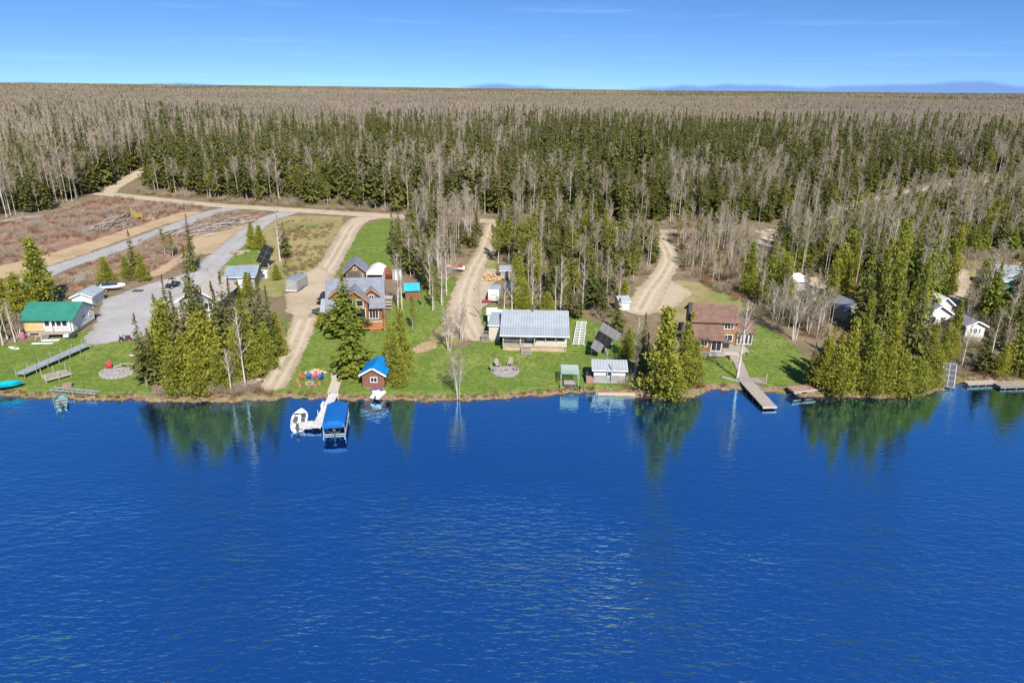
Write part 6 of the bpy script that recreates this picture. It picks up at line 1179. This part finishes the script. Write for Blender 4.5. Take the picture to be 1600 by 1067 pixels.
for (px, py, rz, lb) in ((777, 574, 25, 'grey armchair at the back of the fire pit, farther from the boat lift'), (797, 572, -15, 'grey armchair at the back of the fire pit, directly below the porch steps'), (771, 581, 75, 'grey armchair at the driveway end of the fire pit'), (806, 580, -75, 'grey armchair at the boat-lift end of the fire pit')):
    chair('garden_chair', lb, px, py, R(rz), 'weathered_wood', 'grey chairs round the fire pit')
lf = lift('empty_boat_lift', 'pale metal boat lift with slatted top standing on the lawn', 890, 611, R(-2), 2.6, 3.9, 2.35, None, 'pale_green_metal', dz=0.08)
part(lf, 'roof_slats', 'pale_green_metal', [('box', 0, 0.25 + 0.24 * k_, 2.6 + 0.12 * math.sin(k_ / 15 * math.pi), 2.6, 0.08, 0.05) for k_ in range(15)], kind='stuff'); part(lf, 'platform', 'weathered_wood', [('box', 0, 1.4, 0.75, 1.7, 1.6, 0.1)]); part(lf, 'tank', 'charcoal', [('box', 0, 0.9, 0.45, 1.6, 0.8, 0.4)])
for s_ in (-1, 1): wheel(lf, s_ * 1.5, 0.3, 0.35, 0.38, 0.14)
for k_, (A_, B2, lb) in enumerate((((899, 541), (905, 506), 'ladder-like white dock section on the grass, closer to the bungalow'), ((908, 541), (912, 506), 'ladder-like white dock section on the grass, closer to the solar array'))): dock_frame('stored_dock_section', lb, A_, B2, 0.85, 0.35, 3, 'white_paint', posts=0.1, group='stored dock sections beside the bungalow')
solar('stepped_solar_array', 'stepped grey and black solar array on a mast beside the sauna cabin', 950, 556, (-0.9, -0.2, 3.0), [(4, 0.55, 'solar_grey'), (3, 0.0, 'solar_black'), (2, -0.45, 'solar_grey')], (0.83, 0.1, -0.55), (-0.55, -0.5, -0.67), None, 1.0, 1.62, None)
o, W = gable('sauna_cabin', 'white and grey lakeside sauna cabin with a thin stovepipe', 'cabin', (927, 600), (976, 601), 3.6, 2.2, 0.75, 'x', 'white_siding', 'grey_metal', 0.2, 0.3, [('f', -0.1, 1.45, 0.5, 0.75, 0)], 'white_paint')
part(o, 'lower_cladding', 'grey_siding', [('box', 0, -0.05, 0.85, W + 0.02, 0.06, 1.25)]); part(o, 'stovepipe', 'aluminium', [('cyl', (0.25, -0.35, 0.9), (0.25, -0.35, 4.0), 0.09, 0.09, 8), ('cyl', (-0.35, -0.3, 1.6), (-0.35, -0.3, 2.6), 0.07, 0.07, 8)])
o = thing('storage_crate', 'brown crate with a black cover beside the sauna cabin', 'crate', at(921, 598), R(0)); part(o, 'crate_body', 'raft_wood', [('box', 0, 0, 0.55, 1.1, 1.2, 0.8)]); part(o, 'cover', 'black_plastic', [('box', 0.05, 1.0, 0.8, 1.1, 0.9, 1.3)])
for s_ in (-1, 1): wheel(o, s_ * 0.6, -0.2, 0.25, 0.25, 0.12)
o = thing('retaining_wall', 'low timber retaining wall along the water below the sauna cabin', 'wall', at(963, 618), 0.0); [part(o, 'timber', 'pale_wood', [('box', 0, 0.0 + 0.06 * k_, 0.1 + 0.22 * k_, 5.4, 0.2, 0.2)]) for k_ in range(2)]; part(o, 'post', 'weathered_wood', [('cyl', (-2.9, 0.1, -0.5), (-2.9, 0.1, 1.0), 0.12)])
o = thing('garden_hose', 'coiled green hose hanging on a post behind the sauna cabin', 'hose', at(948, 566)); part(o, 'post', 'weathered_wood', [('box', 0, 0.1, 0.6, 0.1, 0.1, 1.2)]); part(o, 'coil', 'green_metal', lambda b_: [b_.cyl((0.35 * math.cos(x), 0, 0.8 + 0.35 * math.sin(x)), (0.35 * math.cos(x + 0.6), 0, 0.8 + 0.35 * math.sin(x + 0.6)), 0.06) for x in np.arange(0, 6.3, 0.6)])
o = thing('short_post', 'short dark post on the lawn before the bungalow porch', 'post', at(882, 559)); part(o, 'post_body', 'charcoal', [('cyl', (0, 0, 0), (0, 0, 1.5), 0.05)]); part(o, 'cap', 'charcoal', [('cyl', (0, 0, 1.5), (0, 0, 1.62), 0.1)])

# yard behind the bungalow
boat('red_boat', 'red and white boat on a trailer in the trees left of the cottage driveway', 711, 424, R(78), 4.2, 1.7, 0.7, 'white_gel', 0.45, False, 'red_paint', cover='red_paint', trailer=True)
o = thing('yard_light', 'thin light pole with an arm beside the cottage driveway', 'light pole', at(750, 492)); part(o, 'pole', 'weathered_wood', [('cyl', (0, 0, 0), (0, 0, 5.0), 0.09, 0.06)]); ar = part(o, 'arm', 'weathered_wood', [('cyl', (0, 0, 4.9), (-0.9, 0, 5.05), 0.035)]); part(ar, 'lamp_head', 'charcoal', [('box', -1.0, 0, 5.0, 0.4, 0.2, 0.12)])
o = thing('leaning_pole', 'dark leaning timber beside the cottage driveway', 'timber', at(746, 496)); part(o, 'timber_body', 'grey_log', [('cyl', (0, 0, 0.05), (-1.0, 0.3, 2.0), 0.12)]); part(o, 'foot', 'stone', [('box', 0, 0, 0.08, 0.4, 0.4, 0.25)])
gable('tool_shed', 'grey shed with metal roof behind the pile of split wood', 'shed', (782, 437), (797, 437), 2.4, 1.9, 0.4, 's', 'grey_siding', 'grey_metal', 0.1, 0.25, [], 'white_paint')
o = thing('camper', 'pale grey camper trailer beside the round pile of split wood', 'camper', at(771, 474), R(-4)); part(o, 'shell', 'white_siding', lambda b_: b_.ext([(0, 0.5), (4.6, 0.5), (4.9, 1.4), (4.4, 2.6), (0.4, 2.6), (-0.2, 1.6)], -1.05, 1.05, 'x')); window(o, 'f', 0, 1.7, 1.0, 0.5, 2.1, 4.6, y0=-0.1); part(o, 'roof_panel', 'grey_metal_y', [('box', 0, 2.4, 2.63, 2.0, 3.9, 0.05)]); part(o, 'door', 'charcoal', [('box', -1.06, 1.6, 1.4, 0.04, 0.7, 1.7)]); [wheel(o, s_ * 0.95, 2.2, 0.32, 0.33, 0.2) for s_ in (-1, 1)]
o = thing('tarped_load', 'small trailer under a dark blue tarp in the trees behind the bungalow', 'trailer', at(797, 462), R(5)); part(o, 'tarp', 'navy_paint', lambda b_: b_.ext([(-0.95, 0.5), (0.95, 0.5), (0.85, 1.6), (0.3, 2.0), (-0.4, 1.95), (-0.9, 1.5)], 0, 2.8, 'y')); part(o, 'bed', 'charcoal', [('box', 0, 1.4, 0.45, 1.8, 2.9, 0.1)]); [wheel(o, s_ * 0.95, 1.4, 0.3, 0.3, 0.18) for s_ in (-1, 1)]
utv('small_quad', 'small red quad beside the pale camper trailer', 760, 474, R(100), 'red_paint', False, 0.6)
boat('stored_dinghy', 'small white dinghy behind the tiny white hut', 776, 490, R(80), 2.6, 1.2, 0.45, 'white_gel', 0.2, False, nseat=2)
gable('grey_shed', 'small pale shed with grey roof at the end of the red-roofed house driveway', 'shed', (967, 486), (983, 485), 2.6, 1.8, 0.6, 'x', 'white_siding', 'grey_metal', 0.1, 0.2, [])

# ------------------------------------------------------------------ red-roofed house
mid, W0, rz = span((1080, 541), (1148, 543)); o = thing('red_roofed_house', 'split-level wooden house with dark red roofs and a lakeside deck', 'house', mid, rz); W = W0
part(o, 'foundation', 'concrete', [('box', 0, 3.4, 0.1, W - 0.1, 6.7, 1.2)])
part(o, 'wall', 'cedar_siding', lambda b_: b_.ext([(0, 0.5), (6.8, 0.5), (6.8, 4.6), (3.6, 6.3), (0, 4.6)], -W / 2, W / 2))
part(o, 'roof', 'red_shingle', [('slab', [(-W / 2 - 0.45, -0.5, 4.38), (W / 2 + 0.45, -0.5, 4.38), (W / 2 + 0.45, 3.6, 6.33), (-W / 2 - 0.45, 3.6, 6.33)], 0.14), ('slab', [(-W / 2 - 0.45, 3.6, 6.33), (W / 2 + 0.45, 3.6, 6.33), (W / 2 + 0.45, 7.3, 4.38), (-W / 2 - 0.45, 7.3, 4.38)], 0.14)])
wl = W * 0.60; cx = -W / 2 + wl / 2
lw = part(o, 'lower_wall', 'cedar_siding', lambda b_: b_.ext([(-3.4, 0.5), (-0.002, 0.5), (-0.002, 4.0), (-3.4, 2.55)], cx - wl / 2 + 0.03, cx + wl / 2))
part(o, 'lower_roof', 'red_shingle', [('slab', [(cx - wl / 2 - 0.35, -3.9, 2.4), (cx + wl / 2 + 0.35, -3.9, 2.4), (cx + wl / 2 + 0.35, -0.01, 4.06), (cx - wl / 2 - 0.35, -0.01, 4.06)], 0.14)])
part(o, 'side_wall_dark_sheet', 'charcoal', [('box', -W / 2 - 0.03, 3.4, 2.6, 0.05, 6.6, 3.8)])  # charcoal sheet over the whole left wall, darker than the cedar siding
part(o, 'chimney', 'charcoal', [('box', -W / 2 - 0.35, 2.2, 3.4, 0.6, 0.7, 7.0), ('box', -W / 2 - 0.35, 2.2, 6.95, 0.7, 0.8, 0.15)])
window(o, 'f', 0.31 * W, 3.8, 1.5, 1.0, W, 6.8, mull=2); window(o, 'f', cx - 1.1, 1.75, 1.5, 0.8, W, 6.8, y0=-3.4, mull=2); window(o, 'f', cx + 1.15, 1.45, 1.6, 1.75, W, 6.8, y0=-3.4, mull=1); window(o, 'f', 0.3 * W, 1.7, 1.7, 1.1, W, 6.8, mull=1)
part(o, 'sunroom_wall', 'cedar_siding', [('box', W / 2 + 1.3, 1.4, 1.6, 2.58, 3.4, 2.2)]); part(o, 'sunroom_roof', 'red_shingle', [('slab', [(W / 2 + 0.02, -0.7, 2.75), (W / 2 + 2.95, -0.7, 2.75), (W / 2 + 2.95, 3.3, 3.9), (W / 2 + 0.02, 3.3, 3.9)], 0.12)])
for k_ in range(4): window(o, 'f', W / 2 + 0.45 + 0.62 * k_, 1.65, 0.5, 1.7, W, 6.8, y0=-0.3, mull=0)
for (x0, x1, y0, y1) in ((-W / 2 - 0.1, W * 0.12, -5.0, -3.45), (W * 0.12, W / 2 + 1.6, -3.4, -0.36)): boards(o, x0, x1, y0, y1, 0.46, 'weathered_wood', 'x')
part(o, 'deck_frame', 'weathered_wood', [('box', -W * 0.19, -4.95, 0.28, W * 0.63, 0.1, 0.28), ('box', W * 0.37, -3.35, 0.28, W * 0.5, 0.1, 0.28)]); part(o, 'deck_post', 'charcoal', [('box', -W / 2 + 0.2 + k_ * W * 0.145, -4.8, -0.35, 0.14, 0.14, 1.1) for k_ in range(5)])
boards(o, W * 0.12, W * 0.45, -5.0, -3.45, 0.455, 'pale_wood', 'x'); [part(o, 'step', 'pale_wood', [('box', W * 0.35, -5.15 - 0.3 * k_, 0.3 - 0.17 * k_, 1.9, 0.3, 0.07)]) for k_ in range(5)]
o2 = thing('barbecue', 'black covered barbecue on the deck of the red-roofed house', 'barbecue', (0, 0, 0)); o2.location = o.matrix_world @ Vector((0, 0, 0)); 
_c, _s = math.cos(rz), math.sin(rz); bx_, by_ = W * 0.2, -1.4; o2.location = (mid[0] + bx_ * _c - by_ * _s, mid[1] + bx_ * _s + by_ * _c, mid[2] + 0.49); o2.rotation_euler = (0, 0, rz); part(o2, 'cover', 'black_plastic', lambda b_: b_.ext([(-0.3, 0.02), (0.3, 0.02), (0.3, 0.9), (0.12, 1.15), (-0.2, 1.15), (-0.3, 0.9)], -0.75, 0.75)); part(o2, 'side_shelf', 'charcoal', [('box', 1.0, 0, 0.85, 0.5, 0.5, 0.05)])
def walk(name, label, A, B_, wid, za, zb, mt, n, cat='walkway', posts=True, edge=None):
    a_ = np.array(at(*A)); b_ = np.array(at(*B_)); d = b_ - a_; L = float(np.hypot(d[0], d[1])); o = thing(name, label, cat, (a_[0], a_[1], 0), math.atan2(d[1], d[0]) - math.pi / 2); z0, z1 = a_[2] + za, b_[2] + zb
    part(o, 'decking', mt, lambda m_: [m_.box(random.uniform(-0.02, 0.02), L * (k_ + 0.5) / n, z0 + (z1 - z0) * (k_ + 0.5) / n + random.uniform(-0.01, 0.01), wid, L / n - 0.035, 0.06) for k_ in range(n)], kind='stuff')
    part(o, 'beam', 'weathered_wood', lambda m_: [m_.slab([(s_ * wid * 0.42 - 0.06, 0, z0 - 0.26), (s_ * wid * 0.42 + 0.06, 0, z0 - 0.26), (s_ * wid * 0.42 + 0.06, L, z1 - 0.26), (s_ * wid * 0.42 - 0.06, L, z1 - 0.26)], 0.2) for s_ in (-1, 1)])
    if edge: part(o, 'end_trim', edge, [('box', 0, L + 0.06, z1 - 0.08, wid + 0.1, 0.08, 0.24)])
    if posts:
        for k_ in range(4):
            for s_ in (-1, 1): part(o, 'post', 'weathered_wood', [('cyl', (s_ * wid * 0.45, L * (k_ + 0.4) / 3.9, -0.9), (s_ * wid * 0.45, L * (k_ + 0.4) / 3.9, z0 + (z1 - z0) * k_ / 3.9 - 0.04), 0.07)])
    return o
walk('plank_walk', 'weathered plank walk from the red-roofed house down to the dock', (1149, 556), (1163, 592), 1.5, 0.12, 0.25, 'weathered_wood', 22, posts=False)
walk('wooden_dock', 'weathered wooden dock reaching into the lake below the red-roofed house', (1163, 596), (1202, 640), 2.0, 0.35, 0.45, 'weathered_wood', 28, 'dock', edge='cream_siding')
o = thing('dock_landing', 'wide grey landing of planks at the head of the wooden dock', 'landing', at(1175, 598, 0.2), R(-6)); boards(o, -1.9, 1.9, -0.7, 1.2, 0.15, 'weathered_wood', 'y'); part(o, 'beam', 'weathered_wood', [('box', 0, y_, 0.02, 3.8, 0.14, 0.18) for y_ in (-0.5, 1.0)]); part(o, 'bollard', 'pale_wood', [('cyl', (1.9, -0.4, -0.3), (1.9, -0.4, 1.5), 0.07)])
o = thing('fallen_log', 'pale driftwood log lying on the bank beside the dock landing', 'log', at(1146, 596, 0.25), R(-38)); part(o, 'log_body', 'dead_wood', [('cyl', (-1.8, 0, 0), (1.8, 0, -0.1), 0.16, 0.1)]); part(o, 'branch', 'dead_wood', [('cyl', (0.4, 0, 0), (0.9, 0.3, 0.4), 0.05, 0.03)])
o = thing('swim_raft', 'flat brown swimming raft beached beside the cedars', 'raft', at(1251, 612, 0.1), R(14)); boards(o, -1.9, 1.9, -1.0, 1.0, 0.5, 'raft_wood', 'x'); part(o, 'float', 'cream_siding', [('box', s_ * 1.0, 0, 0.22, 1.2, 1.7, 0.44) for s_ in (-1, 1)]); part(o, 'edge_trim', 'pale_wood', [('box', 0, -1.05, 0.45, 3.9, 0.06, 0.2)])

# ------------------------------------------------------------------ right side
o = thing('steep_gangway', 'grey gridded aluminium ramp sloping to the water at the right', 'ramp', at(1479, 607), R(-29))
part(o, 'frame', 'aluminium', [('slab', [(s_ * 0.85 - 0.06, -0.3, 0.25), (s_ * 0.85 + 0.06, -0.3, 0.25), (s_ * 0.85 + 0.06, 3.0, 2.9), (s_ * 0.85 - 0.06, 3.0, 2.9)], 0.14) for s_ in (-1, 1)]); part(o, 'deck_panel', 'charcoal', [('slab', [(-0.8, -0.3, 0.3), (0.8, -0.3, 0.3), (0.8, 3.0, 2.95), (-0.8, 3.0, 2.95)], 0.04)]); [part(o, 'crossbar', 'aluminium', [('box', 0, -0.25 + 0.8 * k_, 0.42 + 0.642 * k_, 1.7, 0.09, 0.09)]) for k_ in range(5)]; part(o, 'centre_rail', 'aluminium', [('slab', [(-0.05, -0.3, 0.36), (0.05, -0.3, 0.36), (0.05, 3.0, 3.01), (-0.05, 3.0, 3.01)], 0.06)]); part(o, 'leg', 'aluminium', [('cyl', (s_ * 0.85, 2.9, 2.85), (s_ * 0.85, 3.1, 0), 0.06) for s_ in (-1, 1)])
walk('shore_dock', 'narrow pale dock along the shore beside the gridded ramp', (1508, 602), (1554, 600), 1.1, 0.45, 0.45, 'pale_wood', 26, 'dock', posts=True)
walk('floating_dock', 'wide grey dock with a pale edge at the right picture border', (1556, 605), (1625, 603), 1.9, 0.45, 0.45, 'weathered_wood', 34, 'dock', posts=True)
o = thing('dock_post', 'tall grey post on the bank behind the right docks', 'post', at(1588, 588)); part(o, 'post_body', 'weathered_wood', [('cyl', (0, 0, -0.2), (0, 0, 2.6), 0.18, 0.15)]); part(o, 'cap', 'stone', [('cyl', (0, 0, 2.6), (0, 0, 2.72), 0.2)])
gable('white_bunkhouse', 'small white gabled bunkhouse with three front windows on posts', 'bunkhouse', (1505, 534), (1534, 534), 4.2, 2.2, 0.8, 'y', 'white_siding', 'grey_shingle', 0.8, 0.35, [('f', 0, 1.2, 0.62, 0.95, 1), ('f', -0.75, 1.2, 0.3, 0.95, 0), ('f', 0.75, 1.2, 0.3, 0.95, 0)], 'white_paint')
gable('white_cabin', 'white gabled cabin mostly hidden by the cedars left of the white bunkhouse', 'cabin', (1442, 515), (1482, 514), 5.5, 2.4, 1.5, 'y', 'white_siding', 'grey_shingle', 0.6, 0.4, [('f', -0.9, 1.3, 0.9, 0.9), ('f', 0.9, 1.3, 0.9, 0.9)], 'white_paint')
gable('white_garage', 'white gabled garage glimpsed behind the white cabin', 'garage', (1460, 494), (1484, 494), 4.5, 2.3, 1.2, 'y', 'white_siding', 'white_paint', 0.2, 0.4, [], 'white_paint')
o, W = gable('green_barn', 'long barn with pale roof and green front at the right picture edge', 'barn', (1566, 458), (1640, 462), 9.0, 2.6, 2.2, 'x', 'brown_siding', 'grey_metal', 0.2, 0.5, [], 'white_paint', rzadd=0.0)
part(o, 'green_front', 'green_metal', [('box', 0, -0.05, 1.4, W - 0.1, 0.06, 2.3)]); part(o, 'side_door', 'charcoal', [('box', -W / 2 - 0.04, 2.2, 1.2, 0.06, 1.6, 2.0)])
gable('metal_shed', 'shed with plain pale metal roof below the green barn', 'shed', (1584, 492), (1640, 494), 6.0, 2.3, 1.3, 'x', 'brown_siding', 'grey_metal', 0.1, 0.4, [], 'white_paint')
gable('grey_cabin', 'small grey cabin half hidden behind the cedar grove', 'cabin', (1318, 503), (1346, 502), 4.5, 2.2, 1.2, 'y', 'grey_siding', 'grey_shingle', 0.3, 0.4, [('f', 0, 1.3, 0.9, 0.8)], 'white_paint')
gable('storage_shed', 'low white-roofed storage shed among the birches', 'shed', (1237, 456), (1262, 455), 4.0, 2.1, 0.5, 's', 'grey_siding', 'white_paint', 0.1, 0.3, [], 'white_paint')
pickup('parked_truck', 'grey pickup truck parked behind the bare birches', 1262, 468, R(15), 'grey_siding')
for k_, (px, py, mt, lb) in enumerate(((1322, 461, 'red_paint', 'red canoe lying in the clearing behind the grey cabin'), (1335, 464, 'red_paint', 'pinkish red kayak lying beside the red canoe'), (1330, 454, 'orange_paint', 'orange canoe behind the two red boats'), (1354, 463, 'aluminium', 'silver boat hull lying beside the red boats'))):
    o = thing('canoe', lb, 'canoe', at(px, py, 0.75), R(80)); o.rotation_euler = (0, math.pi, R(80)); hull(o, mt, 3.6, 0.95, 0.5, stern=0.3); part(o, 'keel_strip', mt, [('box', 0, 0, -0.01, 0.06, 3.0, 0.05)])
# boulders and driftwood along the waterline
rk = random.Random(3)
def rock_mesh(seed):
    q = np.random.default_rng(seed); import bmesh
    bb = bmesh.new(); bmesh.ops.create_icosphere(bb, subdivisions=2, radius=1.0)
    for v_ in bb.verts: v_.co *= 1 + 0.22 * math.sin(3 * v_.co.x + seed) * math.cos(2.3 * v_.co.y) + q.normal(0, 0.06); v_.co.z *= 0.6
    me = bpy.data.meshes.new('rock'); bb.to_mesh(me); bb.free(); me.materials.append(MATS['shore_rock']); return me
RM = [rock_mesh(i) for i in range(4)]; pts = []
for k_ in range(450):
    x = rk.uniform(-110, 110); s_ = rk.choice([0.08, 0.1, 0.12, 0.15, 0.2, 0.3]); y = float(ys(x)) + rk.uniform(-0.5, 0.9); pts.append((x, y, max(float(H(x, y)), -0.05) + 0.3 * s_, s_, s_ * rk.uniform(0.6, 1.0), rk.randrange(4)))
instancer('shore_stones', 'pale stones scattered along the waterline', 'stones', pts, RM)
